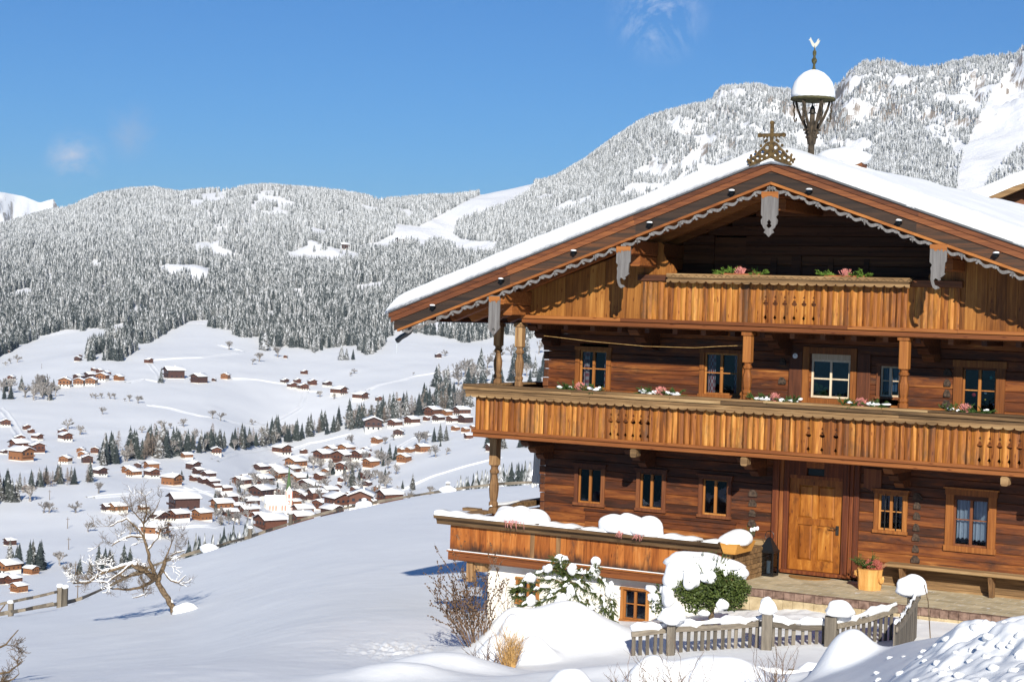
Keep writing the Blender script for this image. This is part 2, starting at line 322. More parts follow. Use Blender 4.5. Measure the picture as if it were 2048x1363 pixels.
# far ground, screen rows against distance (metres)
FAR = {
 -2600: [(600, 1120), (750, 1040), (900, 950), (1150, 860), (1350, 800), (1600, 750), (1900, 720), (2300, 660), (2900, 560)],
 -500: [(600, 1115), (750, 1040), (900, 955), (1150, 865), (1350, 805), (1600, 752), (1900, 722), (2300, 665), (2900, 570)],
 0: [(600, 1112), (750, 1040), (900, 955), (1150, 868), (1350, 805), (1600, 752), (1850, 712), (2300, 640), (2900, 540)],
 200: [(600, 1110), (750, 1040), (900, 965), (1150, 878), (1350, 810), (1600, 742), (2000, 665), (2300, 610), (2900, 510)],
 400: [(600, 1105), (750, 1045), (900, 985), (1150, 890), (1350, 820), (1600, 748), (2000, 655), (2300, 600), (2900, 500)],
 600: [(600, 1120), (750, 1090), (1000, 1034), (1200, 955), (1400, 868), (1600, 775), (2000, 672), (2300, 610), (2900, 500)],
 800: [(600, 1120), (750, 1075), (900, 1022), (1130, 930), (1350, 842), (1600, 762), (2000, 672), (2300, 605), (2900, 500)],
 1000: [(600, 1100), (750, 1035), (900, 968), (1130, 888), (1350, 830), (1600, 765), (1950, 688), (2300, 605), (2900, 490)],
 1250: [(600, 1080), (750, 1000), (900, 940), (1130, 870), (1350, 800), (1600, 740), (1950, 650), (2300, 570), (2900, 440)],
 1500: [(600, 1060), (750, 980), (900, 920), (1130, 840), (1350, 770), (1600, 690), (1950, 590), (2300, 500), (2900, 360)],
 1750: [(600, 1040), (750, 960), (900, 900), (1130, 810), (1350, 730), (1600, 650), (1950, 540), (2300, 450), (2900, 310)],
 2048: [(600, 1000), (750, 930), (900, 870), (1130, 770), (1350, 690), (1600, 600), (1950, 500), (2300, 410), (2900, 270)],
 4600: [(600, 1000), (750, 930), (900, 870), (1130, 770), (1350, 690), (1600, 600), (1950, 500), (2300, 410), (2900, 270)]}
FX = sorted(FAR); FR = [500, 600, 750, 900, 1150, 1350, 1600, 1950, 2300, 2900]
SKY = [(-2600, 420), (-900, 470), (-300, 500), (0, 462), (70, 438), (130, 424), (190, 401), (250, 391), (300, 389), (350, 399), (400, 394), (450, 388), (520, 383), (600, 386), (680, 393), (750, 407), (800, 404), (880, 402), (960, 392), (1060, 370), (1100, 362), (1160, 328), (1220, 283), (1260, 256), (1330, 233), (1400, 216), (1425, 190), (1500, 185), (1560, 192), (1600, 222), (1640, 224), (1680, 174), (1710, 150), (1760, 160), (1830, 178), (1850, 172), (1900, 162), (1960, 158), (2005, 162), (2048, 118), (2150, 60), (2600, 40), (4600, 100)]
RSKY = 3800.
AZ0, AZ1, NCOL = -.62, .62, 900
tt = np.linspace(-1, 1, NCOL); az = np.sign(tt)*(np.abs(tt)*.30+np.abs(tt)**4*.32)      # denser in the middle
xcol = 1024+np.tan(az)*F_PX
rows = np.unique(np.concatenate([np.geomspace(2, 9, 30), np.geomspace(9, 42, 520), np.geomspace(42, 130, 130), np.geomspace(130, 500, 60), np.geomspace(500, 4300, 380), np.geomspace(4300, 7000, 16)]))
lr = np.log(rows)
# near part on its columns
Zn = pchip(np.log(RN), np.array(ZN), np.log(np.clip(rows, 2, 450)))            # (ncx, rows)
Zn = pchip(CX, Zn.T, np.clip(xcol, CX[0], CX[-1])).T                              # (ncol, rows)
FY = np.array([np.interp(FR, [p[0] for p in FAR[x]], [p[1] for p in FAR[x]]) for x in FX])
fr_all = [450]+FR[1:]+[RSKY, 4300, 5200, 7000]
ysk = np.interp(xcol, [p[0] for p in SKY], [p[1] for p in SKY])
fy = pchip(FX, FY.T, np.clip(xcol, FX[0], FX[-1])).T                              # (ncol, len FR)
hz = H_(xcol)[:, None]; nodes = np.zeros((NCOL, len(fr_all)))
z450 = pchip(CX, np.array(ZN)[:, -1][None, :], np.clip(xcol, CX[0], CX[-1]))[0]
nodes[:, 0] = z450
nodes[:, 1:10] = -(fy[:, 1:]-hz)/F_PX*np.array(FR[1:])
nodes[:, 10] = -(ysk-hz[:, 0])/F_PX*RSKY
nodes[:, 11] = nodes[:, 10]-40; nodes[:, 12] = nodes[:, 10]-300; nodes[:, 13] = -400
Zf = pchip(fr_all, nodes, np.clip(rows, 450, 7000))
Z = np.where(rows[None, :] <= 450, Zn, Zf)
XX = np.sin(az)[:, None]*rows[None, :]; YY = np.cos(az)[:, None]*rows[None, :]
# relief: drifts near by, swells in the valley, spurs and gullies on the mountain
R2 = np.broadcast_to(rows[None, :], Z.shape)
wn = np.clip((R2-6)/20, 0, 1)*np.clip((140-R2)/40, 0, 1)
Z = Z+wn*(.13*fbm(XX/6, YY/16+XX/9, 3, 3)+.03*fbm(XX/1.6, YY/2.4, 5, 2))
wv = np.clip((R2-450)/150, 0, 1)*np.clip((2400-R2)/500, 0, 1)
Z = Z+wv*(3.2*fbm(XX/130, YY/170, 9, 4)+.35*fbm(XX/22, YY/60+XX/40, 11, 3))
wm = np.clip((R2-2000)/500, 0, 1)*np.clip((RSKY-R2)/700, 0, 1)
rg = 1-np.abs(fbm(XX/330+YY/900, YY/1500-XX/1700, 21, 4, .55))*2
Z = Z+wm*(28*(rg-.5)+9*fbm(XX/90, YY/160, 25, 3))
# steep snowy rock on the high right-hand mountain
wr = np.clip((xcol[:, None]-1150)/400, 0, 1)*np.clip((R2-2900)/400, 0, 1)*np.clip((4300-R2)/400, 0, 1)
Z = Z+wr*(38*(1-np.abs(fbm(XX/120+YY/400, YY/220, 31, 5, .65))*2-.5)+14*fbm(XX/38, YY/60, 37, 3, .6))*np.clip((RSKY+30-R2)/300, .12, 1)
def bump_at(px, py, r, sx, sy, h, p=2.0):
    """a drift or heap of snow: centre, half widths across and along the view, height"""
    global Z
    c = rz(px, py, r); a = math.atan2(c[0], c[1]); ca, sa = math.cos(a), math.sin(a)
    dx = (XX-c[0])*ca-(YY-c[1])*sa; dy = (XX-c[0])*sa+(YY-c[1])*ca
    q = np.sqrt((dx/sx)**2+(dy/sy)**2)
    Z = Z+h*np.exp(-q**p*1.2)
bump_at(1098, 1275, 31.3, 1.2, 1.15, .74, 2.0); bump_at(1150, 1262, 31.0, .35, .3, .07, 2.0)
bump_at(1180, 1295, 30.6, 1.2, .9, .22, 2.0)
bump_at(992, 1300, 29.8, .34, .35, .38, 2.4); bump_at(1064, 1300, 29.4, .36, .35, .40, 2.4); bump_at(1020, 1270, 30.4, .22, .25, .40, 2.6); bump_at(1010, 1262, 31.0, .4, .4, .3, 2.2)
bump_at(890, 1345, 26.5, 1.1, .8, .36); bump_at(790, 1370, 25, 1.0, .7, .25); bump_at(1290, 1330, 24.5, 2.2, .9, .18); bump_at(1400, 1330, 24.0, 1.6, .5, .12)
bump_at(1350, 1365, 21.2, .55, .45, .36, 2.6); bump_at(1445, 1368, 20.8, .5, .4, .36, 2.4); bump_at(1140, 1376, 21.3, .30, .30, .30, 3.2); bump_at(1290, 1370, 20.8, .3, .3, .34, 2.4)
bump_at(1690, 1320, 19.6, .32, .4, .42, 2.4); bump_at(1760, 1270, 24.6, .35, .4, .30, 2.4)
bump_at(1560, 1350, 20.5, .9, .4, .12); bump_at(1990, 1300, 13, .9, 1.0, .18); bump_at(2030, 1345, 10.5, .7, .7, .14)
# churned snow on the ploughed bank lower right, trodden strip in the garden, scuffed patch on the slope
wb = np.clip((xcol[:, None]-1730-(R2-10)*18)/150, 0, 1)*np.clip((R2-5)/2, 0, 1)*np.clip((17.2-R2)/3.5, 0, 1)
ch = fbm(XX/.62, YY/.75, 41, 4, .5); Z = Z+wb*(.27*np.clip(ch+.02, 0, 1)**.8+.03*fbm(XX/.13, YY/.15, 47, 2))
wt = np.exp(-(((xcol[:, None]-1640)/210)**4))*np.exp(-((R2-33.2)/1.7)**4); Z = Z+wt*(.045*fbm(XX/.22, YY/.3, 43, 3))
ws = np.exp(-(((xcol[:, None]-805)/85)**2))*np.exp(-((R2-31.5)/1.6)**2); Z = Z+ws*(.13*np.abs(fbm(XX/.16, YY/.3, 44, 3))-.03)
wf = np.clip((R2-9)/4, 0, 1)*np.clip((44-R2)/8, 0, 1); Z = Z+wf*(.012*fbm(XX/.5, YY/.9+XX/1.4, 51, 3))
def zat(x, y):
    a = math.atan2(x, y); r = math.hypot(x, y)
    i = np.interp(a, az, np.arange(NCOL)); j = np.interp(r, rows, np.arange(len(rows)))
    i0 = int(min(i, NCOL-2)); j0 = int(min(j, len(rows)-2)); u = i-i0; v = j-j0
    return float((Z[i0, j0]*(1-u)+Z[i0+1, j0]*u)*(1-v)+(Z[i0, j0+1]*(1-u)+Z[i0+1, j0+1]*u)*v)
def at(px, py, rmin=3., rmax=7000.):
    """where the line of sight through a pixel first meets the ground beyond rmin"""
    d = ray(px, py); h = math.hypot(d[0], d[1]); a = math.atan2(d[0], d[1]); s = d[2]/h
    i = np.interp(a, az, np.arange(NCOL)); i0 = int(min(i, NCOL-2)); u = i-i0
    zz = Z[i0]*(1-u)+Z[i0+1]*u
    k = np.where((rows > rmin) & (rows < rmax) & (zz >= rows*s))[0]
    if not len(k): r = rmax if rmax < 6000 else 2500.; return Vector((math.sin(a)*r, math.cos(a)*r, zat(math.sin(a)*r, math.cos(a)*r)))
    k = k[0]; r = rows[k]
    if k > 0 and rows[k-1] > rmin:
        f0, f1 = zz[k-1]-rows[k-1]*s, zz[k]-rows[k]*s; r = rows[k-1]+(rows[k]-rows[k-1])*(-f0/(f1-f0) if f1 != f0 else 0)
    x, y = math.sin(a)*r, math.cos(a)*r
    return Vector((x, y, zat(x, y)))
def project(p):
    dd = p[0]*FW[0]+p[1]*FW[1]+p[2]*FW[2]
    return 1024+F_PX*(p[0]*RT[0]+p[1]*RT[1]+p[2]*RT[2])/dd, 681.5-F_PX*(p[0]*UP[0]+p[1]*UP[1]+p[2]*UP[2])/dd
M['snow_valley'] = snowmat('snow_valley', .05, .25, .6, .8)
# mountain: snow with bare rock where it is steep
def mountmat():
    m, nt, b = newmat('snow_mountain'); L = nt.links; ge = N(nt, 'ShaderNodeNewGeometry'); tc = N(nt, 'ShaderNodeTexCoord')
    no = N(nt, 'ShaderNodeTexNoise'); no.inputs['Scale'].default_value = .035; no.inputs['Detail'].default_value = 8; no.inputs['Roughness'].default_value = .7
    L.new(tc.outputs['Object'], no.inputs['Vector']); sx = N(nt, 'ShaderNodeSeparateXYZ'); L.new(ge.outputs['True Normal'], sx.inputs[0])
    a = N(nt, 'ShaderNodeMath', operation='MULTIPLY_ADD'); a.inputs[1].default_value = -1.1; a.inputs[2].default_value = 1.0; L.new(sx.outputs[2], a.inputs[0])
    s = N(nt, 'ShaderNodeMath', operation='ADD'); L.new(a.outputs[0], s.inputs[0]); L.new(no.outputs[0], s.inputs[1])
    r = ramp(nt, [(.80, 0.), (.95, 1.)]); L.new(s.outputs[0], r.inputs[0])
    mx = N(nt, 'ShaderNodeMix', data_type='RGBA'); L.new(r.outputs[0], mx.inputs[0]); mx.inputs[6].default_value = (.9, .91, .94, 1); mx.inputs[7].default_value = (.30, .25, .21, 1)
    L.new(mx.outputs[2], b.inputs['Base Color']); b.inputs['Roughness'].default_value = .8; b.inputs['Specular IOR Level'].default_value = .1
    bp = N(nt, 'ShaderNodeBump'); bp.inputs['Strength'].default_value = .6; bp.inputs['Distance'].default_value = 6; L.new(no.outputs[0], bp.inputs['Height']); L.new(bp.outputs[0], b.inputs['Normal'])
    return m
M['mount'] = mountmat()
def grid_part(name, j0, j1, mat):
    v = np.stack([XX[:, j0:j1+1], YY[:, j0:j1+1], Z[:, j0:j1+1]], -1); nc, nr = v.shape[:2]
    idx = np.arange(nc*nr).reshape(nc, nr)
    q = np.stack([idx[:-1, :-1], idx[1:, :-1], idx[1:, 1:], idx[:-1, 1:]], -1).reshape(-1, 4)
    o = mesh_np(name, v.reshape(-1, 3), q, mat, smooth=True); o['kind'] = 'structure'; return o
jn = int(np.searchsorted(rows, 135)); jm = int(np.searchsorted(rows, 2050))
grid_part('snowfield', 0, jn, M['snow_ground']); grid_part('valley', jn, jm, M['snow_valley']); grid_part('mountainside', jm, len(rows)-1, M['mount'])
# far snowy peaks on the left
def peaks():
    pts = [(-1600, 380), (-700, 350), (-250, 400), (-60, 385), (0, 392), (40, 399), (72, 411), (88, 406), (101, 403), (108, 421), (120, 420), (135, 414), (155, 410), (170, 416), (260, 440), (500, 470)]
    xs = np.linspace(-1600, 500, 420); ys = np.interp(xs, [p[0] for p in pts], [p[1] for p in pts])
    rr = np.linspace(12000, 9000, 60); V = []
    top = (H_(xs)-ys)/F_PX*12000
    for i, x in enumerate(xs):
        a = math.atan((x-1024)/F_PX)
        for j, r in enumerate(rr):
            t = j/59; z = top[i]*(1-t)**1.1-t*500+(math.sin(min(t*6, 1)*math.pi/2))*170*(fbm(x/46.+t*1.5, t*3+x/300., 77, 5, .62)) 
            V.append((math.sin(a)*r, math.cos(a)*r, z))
    idx = np.arange(len(V)).reshape(len(xs), 60); q = np.stack([idx[:-1, :-1], idx[:-1, 1:], idx[1:, 1:], idx[1:, :-1]], -1).reshape(-1, 4)
    o = mesh_np('far_mountains', np.array(V), q, M['mount'], smooth=True); o['kind'] = 'structure'
peaks()
# ---------------------------------------------------------------- wood and other house materials
HONEY = [(0, (.065, .020, .005)), (.32, (.19, .058, .010)), (.62, (.38, .140, .022)), (1, (.60, .31, .078))]
M['board'] = woodmat('board', HONEY, 'z', (1.3, 22), streak=[((.085, .042, .018), (2.6, 2.6, .9), .50, .72), ((.05, .026, .014), (9, 9, .8), .60, .74)], rvar=.9)
M['board_terrace'] = woodmat('board_terrace', [(0, (.12, .032, .006)), (.4, (.29, .085, .015)), (.75, (.42, .145, .03)), (1, (.5, .22, .07))], 'z', (1.6, 18), streak=[((.08, .035, .018), (3.5, 3.5, 1.4), .56, .7)], rvar=.8, low=(.02, .34))
M['plank'] = woodmat('plank', [(0, (.085, .028, .006)), (.35, (.19, .066, .012)), (.7, (.32, .13, .026)), (1, (.46, .22, .055))], 'z', (1.0, 18), rvar=.9)
M['log'] = woodmat('log', [(0, (.022, .009, .004)), (.28, (.070, .021, .008)), (.52, (.145, .041, .011)), (.78, (.25, .083, .019)), (1, (.42, .18, .05))], 'x', (.9, 9), streak=[((.040, .020, .015), (.9, 1, 3.2), .50, .68), ((.27, .095, .022), (1.3, 1, 7.), .60, .74), ((.02, .010, .008), (.5, 1, 30.), .60, .68)], rough=.6, bump=1.)
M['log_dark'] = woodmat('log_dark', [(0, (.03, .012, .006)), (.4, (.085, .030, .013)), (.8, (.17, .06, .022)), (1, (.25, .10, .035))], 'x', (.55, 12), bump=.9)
M['beam'] = woodmat('beam', [(0, (.09, .026, .008)), (.4, (.19, .06, .016)), (.8, (.33, .12, .03)), (1, (.46, .2, .06))], 'x', (.5, 20))
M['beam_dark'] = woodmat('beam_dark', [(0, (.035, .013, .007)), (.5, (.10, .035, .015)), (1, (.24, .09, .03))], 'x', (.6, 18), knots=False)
M['rake_red'] = woodmat('rake_red', [(0, (.06, .022, .012)), (.45, (.15, .050, .020)), (1, (.33, .12, .04))], 'x', (.4, 26), knots=False)
M['rake_dark'] = woodmat('rake_dark', [(0, (.018, .014, .012)), (.45, (.05, .030, .020)), (.8, (.14, .055, .022)), (1, (.30, .12, .04))], 'x', (.5, 14), knots=False)
M['rake_orange'] = woodmat('rake_orange', [(0, (.17, .05, .014)), (.6, (.38, .14, .034)), (1, (.55, .25, .07))], 'x', (.5, 22), knots=False)
M['weathered'] = woodmat('weathered', [(0, (.040, .024, .012)), (.35, (.13, .075, .034)), (.65, (.27, .16, .072)), (1, (.44, .31, .16))], 'x', (.8, 14), knots=False, rough=.8, bump=.9)
M['weathered_v'] = woodmat('weathered_v', [(0, (.06, .034, .018)), (.4, (.17, .09, .04)), (.7, (.30, .17, .075)), (1, (.42, .27, .13))], 'z', (1.0, 16), knots=False, rough=.8, bump=.9)
M['grey_fret'] = woodmat('grey_fret', [(0, (.075, .066, .062)), (.5, (.145, .135, .132)), (1, (.24, .23, .225))], 'z', (1.5, 24), knots=False, rough=.85)
M['winblack'] = plain('winblack', (.01, .014, .02), .1)
M['endgrain'] = noisy('endgrain', (.030, .022, .017), (.095, .062, .044), 22, .9)
M['turret_wood'] = noisy('turret_wood', (.030, .024, .018), (.085, .064, .045), 14, .85)
M['brown_fret'] = noisy('brown_fret', (.055, .035, .016), (.14, .09, .035), 14, .85)
M['grey_fence'] = woodmat('grey_fence', [(0, (.05, .043, .034)), (.5, (.13, .112, .09)), (1, (.25, .215, .17))], 'z', (1.5, 22), knots=False, rough=.85, bump=.9)
M['grey_rail'] = woodmat('grey_rail', [(0, (.055, .046, .036)), (.5, (.145, .122, .096)), (1, (.27, .23, .18))], 'x', (1.0, 22), knots=False, rough=.85, bump=.9)
M['frame'] = woodmat('frame', [(0, (.11, .034, .009)), (.5, (.23, .076, .016)), (1, (.38, .15, .035))], 'z', (1.2, 26), knots=False)
M['frame_dark'] = woodmat('frame_dark', [(0, (.06, .02, .01)), (.5, (.14, .045, .018)), (1, (.24, .09, .03))], 'z', (1.2, 26), knots=False)
M['sash'] = woodmat('sash', [(0, (.20, .07, .016)), (.5, (.36, .14, .032)), (1, (.50, .24, .07))], 'z', (1.2, 26), knots=False)
M['sash_pale'] = woodmat('sash_pale', [(0, (.38, .27, .16)), (.5, (.55, .42, .28)), (1, (.7, .6, .45))], 'z', (1.5, 26), knots=False)
M['door'] = woodmat('door', [(0, (.09, .028, .006)), (.4, (.24, .075, .011)), (.72, (.38, .14, .022)), (1, (.52, .24, .05))], 'z', (1.6, 8), rough=.45, rvar=.6, streak=[((.10, .032, .008), (5, 5, 3.), .55, .72)])
M['door_frame'] = woodmat('door_frame', [(0, (.04, .012, .006)), (.45, (.13, .033, .011)), (.8, (.26, .085, .02)), (1, (.42, .18, .05))], 'z', (.8, 20), knots=False, bump=.9)
M['yellow'] = woodmat('yellow', [(0, (.40, .15, .025)), (.5, (.56, .25, .05)), (1, (.68, .36, .09))], 'x', (1.5, 22), knots=False)
M['stump'] = woodmat('stump', [(0, (.34, .13, .03)), (.5, (.58, .29, .08)), (1, (.74, .45, .16))], 'z', (1.2, 16), knots=False)
M['plaster'] = noisy('plaster', (.74, .70, .62), (.83, .80, .73), 5, .9, .3, .01)
M['black'] = plain('black', (.012, .013, .015), .4, .3)
M['dark'] = plain('dark', (.010, .008, .007), .9)  # near-black colour standing in for the gloom of unlit rooms
M['tin'] = plain('tin', (.10, .10, .10), .45, .7)
M['tin_edge'] = plain('tin_edge', (.16, .16, .165), .5, .5)
M['iron'] = plain('iron', (.05, .045, .04), .5, .6)
M['gilt'] = plain('gilt', (.75, .72, .62), .4, .3)
M['cloth'] = plain('cloth', (.78, .78, .76), .9)
M['white'] = plain('white', (.8, .8, .78), .5)
M['candle'] = plain('candle', (.75, .72, .6), .5)
M['terracotta'] = plain('terracotta', (.35, .12, .05), .8)
M['bluepane'] = plain('bluepane', (.08, .16, .32), .25)
M['green_leaf'] = noisy('green_leaf', (.03, .075, .012), (.09, .17, .03), 20, .7)
M['fir'] = noisy('fir', (.025, .06, .015), (.08, .14, .03), 25, .7)
M['fir_bright'] = noisy('fir_bright', (.08, .16, .02), (.18, .28, .05), 25, .7)
M['heather'] = noisy('heather', (.42, .13, .12), (.66, .30, .27), 30, .8)
M['heather_red'] = noisy('heather_red', (.30, .07, .05), (.52, .17, .13), 30, .8)
M['bark'] = noisy('bark', (.065, .045, .028), (.20, .14, .085), 14, .9, .8, .01)
M['twig'] = noisy('twig', (.075, .045, .028), (.19, .12, .075), 10, .85)
M['straw'] = noisy('straw', (.30, .17, .06), (.50, .31, .12), 12, .85)
M['boxleaf'] = noisy('boxleaf', (.03, .055, .012), (.12, .15, .04), 18, .5)
M['moss'] = noisy('moss', (.040, .038, .020), (.10, .09, .04), 20, .9)
M['ice'] = plain('ice', (.6, .66, .7), .1)
def glassmat():
    m, nt, b = newmat('window_glass'); L = nt.links; nt.nodes.remove(b); o = nt.nodes['Material Output']
    t = N(nt, 'ShaderNodeBsdfTransparent'); t.inputs[0].default_value = (.55, .62, .70, 1); g = N(nt, 'ShaderNodeBsdfGlossy'); g.inputs['Roughness'].default_value = .02; g.inputs[0].default_value = (.42, .48, .62, 1)
    fr = N(nt, 'ShaderNodeFresnel'); fr.inputs[0].default_value = 1.52; ma = N(nt, 'ShaderNodeMath', operation='MULTIPLY_ADD'); ma.inputs[1].default_value = 1.6; ma.inputs[2].default_value = .01; L.new(fr.outputs[0], ma.inputs[0])
    tc = N(nt, 'ShaderNodeTexCoord'); no = N(nt, 'ShaderNodeTexNoise'); no.inputs['Scale'].default_value = 3; bp = N(nt, 'ShaderNodeBump'); bp.inputs['Strength'].default_value = .2; bp.inputs['Distance'].default_value = .01
    L.new(tc.outputs['Object'], no.inputs[0]); L.new(no.outputs[0], bp.inputs['Height']); L.new(bp.outputs[0], g.inputs['Normal'])
    mx = N(nt, 'ShaderNodeMixShader'); L.new(ma.outputs[0], mx.inputs[0]); L.new(t.outputs[0], mx.inputs[1]); L.new(g.outputs[0], mx.inputs[2]); L.new(mx.outputs[0], o.inputs[0]); return m
M['glass'] = glassmat()
def lacemat(name, c1, c2, sc_, alpha_lo=.35):
    m, nt, b = newmat(name); L = nt.links; tc = N(nt, 'ShaderNodeTexCoord'); wv = N(nt, 'ShaderNodeTexWave'); wv.inputs['Scale'].default_value = sc_; wv.inputs['Distortion'].default_value = 1.2
    L.new(tc.outputs['Object'], wv.inputs[0]); r = ramp(nt, [(.2, c1), (.9, c2)]); L.new(wv.outputs[0], r.inputs[0]); L.new(r.outputs[0], b.inputs['Base Color']); b.inputs['Roughness'].default_value = .9; return m
M['lace'] = lacemat('lace', (.50, .54, .56), (.78, .80, .80), 4)
def checkmat():
    m, nt, b = newmat('check_curtain'); L = nt.links; tc = N(nt, 'ShaderNodeTexCoord'); ck = N(nt, 'ShaderNodeTexChecker'); ck.inputs['Scale'].default_value = 14
    ck.inputs[1].default_value = (.62, .52, .48, 1); ck.inputs[2].default_value = (.42, .10, .10, 1); L.new(tc.outputs['Object'], ck.inputs[0]); L.new(ck.outputs[0], b.inputs['Base Color']); b.inputs['Roughness'].default_value = .9; return m
M['check'] = checkmat()
def paving():
    m, nt, b = newmat('paving'); L = nt.links; tc = N(nt, 'ShaderNodeTexCoord'); br = N(nt, 'ShaderNodeTexBrick'); br.inputs['Scale'].default_value = 1
    br.inputs['Brick Width'].default_value = .36; br.inputs['Row Height'].default_value = .24; br.inputs['Mortar Size'].default_value = .008; br.inputs['Color1'].default_value = (.44, .36, .22, 1); br.inputs['Color2'].default_value = (.60, .50, .32, 1); br.inputs['Mortar'].default_value = (.62, .58, .48, 1)
    L.new(tc.outputs['Object'], br.inputs[0]); no = N(nt, 'ShaderNodeTexNoise'); no.inputs['Scale'].default_value = 5; no.inputs['Detail'].default_value = 7; L.new(tc.outputs['Object'], no.inputs[0])
    n2 = N(nt, 'ShaderNodeTexNoise'); n2.inputs['Scale'].default_value = 2.4; n2.inputs['Detail'].default_value = 8; n2.inputs['Roughness'].default_value = .7; L.new(tc.outputs['Object'], n2.inputs[0])
    r = ramp(nt, [(.3, .75), (.7, 1.1)]); L.new(no.outputs[0], r.inputs[0]); mx = N(nt, 'ShaderNodeMix', data_type='RGBA', blend_type='MULTIPLY'); mx.inputs[0].default_value = 1; L.new(br.outputs[0], mx.inputs[6]); L.new(r.outputs[0], mx.inputs[7])
    r2 = ramp(nt, [(.62, 0.), (.67, .85)]); L.new(n2.outputs[0], r2.inputs[0]); m2 = N(nt, 'ShaderNodeMix', data_type='RGBA'); L.new(r2.outputs[0], m2.inputs[0]); L.new(mx.outputs[2], m2.inputs[6]); m2.inputs[7].default_value = (.85, .87, .9, 1)
    L.new(m2.outputs[2], b.inputs['Base Color']); b.inputs['Roughness'].default_value = .85; return m
M['paving'] = paving()
M['kerb'] = noisy('kerb', (.10, .06, .045), (.26, .17, .13), 9, .9)
M['tan_stone'] = noisy('tan_stone', (.34, .26, .15), (.5, .40, .25), 7, .9)
# ---------------------------------------------------------------- the farmhouse (x along the front, y into the house, z up, door sill = 0)
O0 = Vector((5.93992855, 35.9376028, -5.00848011))
HOUSE = empty('farmhouse', O0, -YAW, 'large old dark timber farmhouse with carved balconies and a snow-covered gable roof', 'house')
HM = Matrix.Translation(O0) @ Matrix.Rotation(-YAW, 4, 'Z')
EXv = Vector((math.cos(YAW), -math.sin(YAW), 0)); EYv = Vector((math.sin(YAW), math.cos(YAW), 0))
def hw(u, v, z): return O0+EXv*u+EYv*v+Vector((0, 0, z))
def uz(px, py, v):
    d = Vector(ray(px, py)); t = (v+O0.dot(EYv))/d.dot(EYv); q = d*t-O0; return q.dot(EXv), q.z
def vz(px, py, u):
    d = Vector(ray(px, py)); t = (u+O0.dot(EXv))/d.dot(EXv); q = d*t-O0; return q.dot(EYv), q.z
SLL, SLR, ZAP = .365, .334, 7.95
def zr(u): return ZAP-(SLL*-u if u < 0 else SLR*u)
UL, UR = -8.45, 8.5
RN_ = random.Random(3)
def logs(mb, u0, u1, z0, z1, y0, y1, holes, h=.19, axis='x', seed=1, zfun=None):
    R = random.Random(seed); n = max(1, round((z1-z0)/h)); h = (z1-z0)/n
    for i in range(n):
        a, b_ = z0+i*h, z0+(i+1)*h; iv = [(u0, u1)]
        if zfun:
            # clip under the roof
            uu = [u for u in np.linspace(u0, u1, 200) if zfun(u) > b_]
            if not uu: continue
            iv = [(min(uu), max(uu))]
        for (h0, h1, k0, k1) in holes:
            if k1 > a+.02 and k0 < b_-.02:
                new = []
                for s, e in iv:
                    if h1 <= s or h0 >= e: new.append((s, e)); continue
                    if h0 > s: new.append((s, h0))
                    if h1 < e: new.append((h1, e))
                iv = new
        j = R.uniform(-.004, .005); r = .28+.44*R.random()
        for s, e in iv:
            if e-s < .01: continue
            if axis == 'x': mb.box(s, e, y0+j, y1, a+.0015, b_-.0015, r, b=.009)
            else: mb.box(y0+j, y1, s, e, a+.004, b_-.004, r, b=.022)
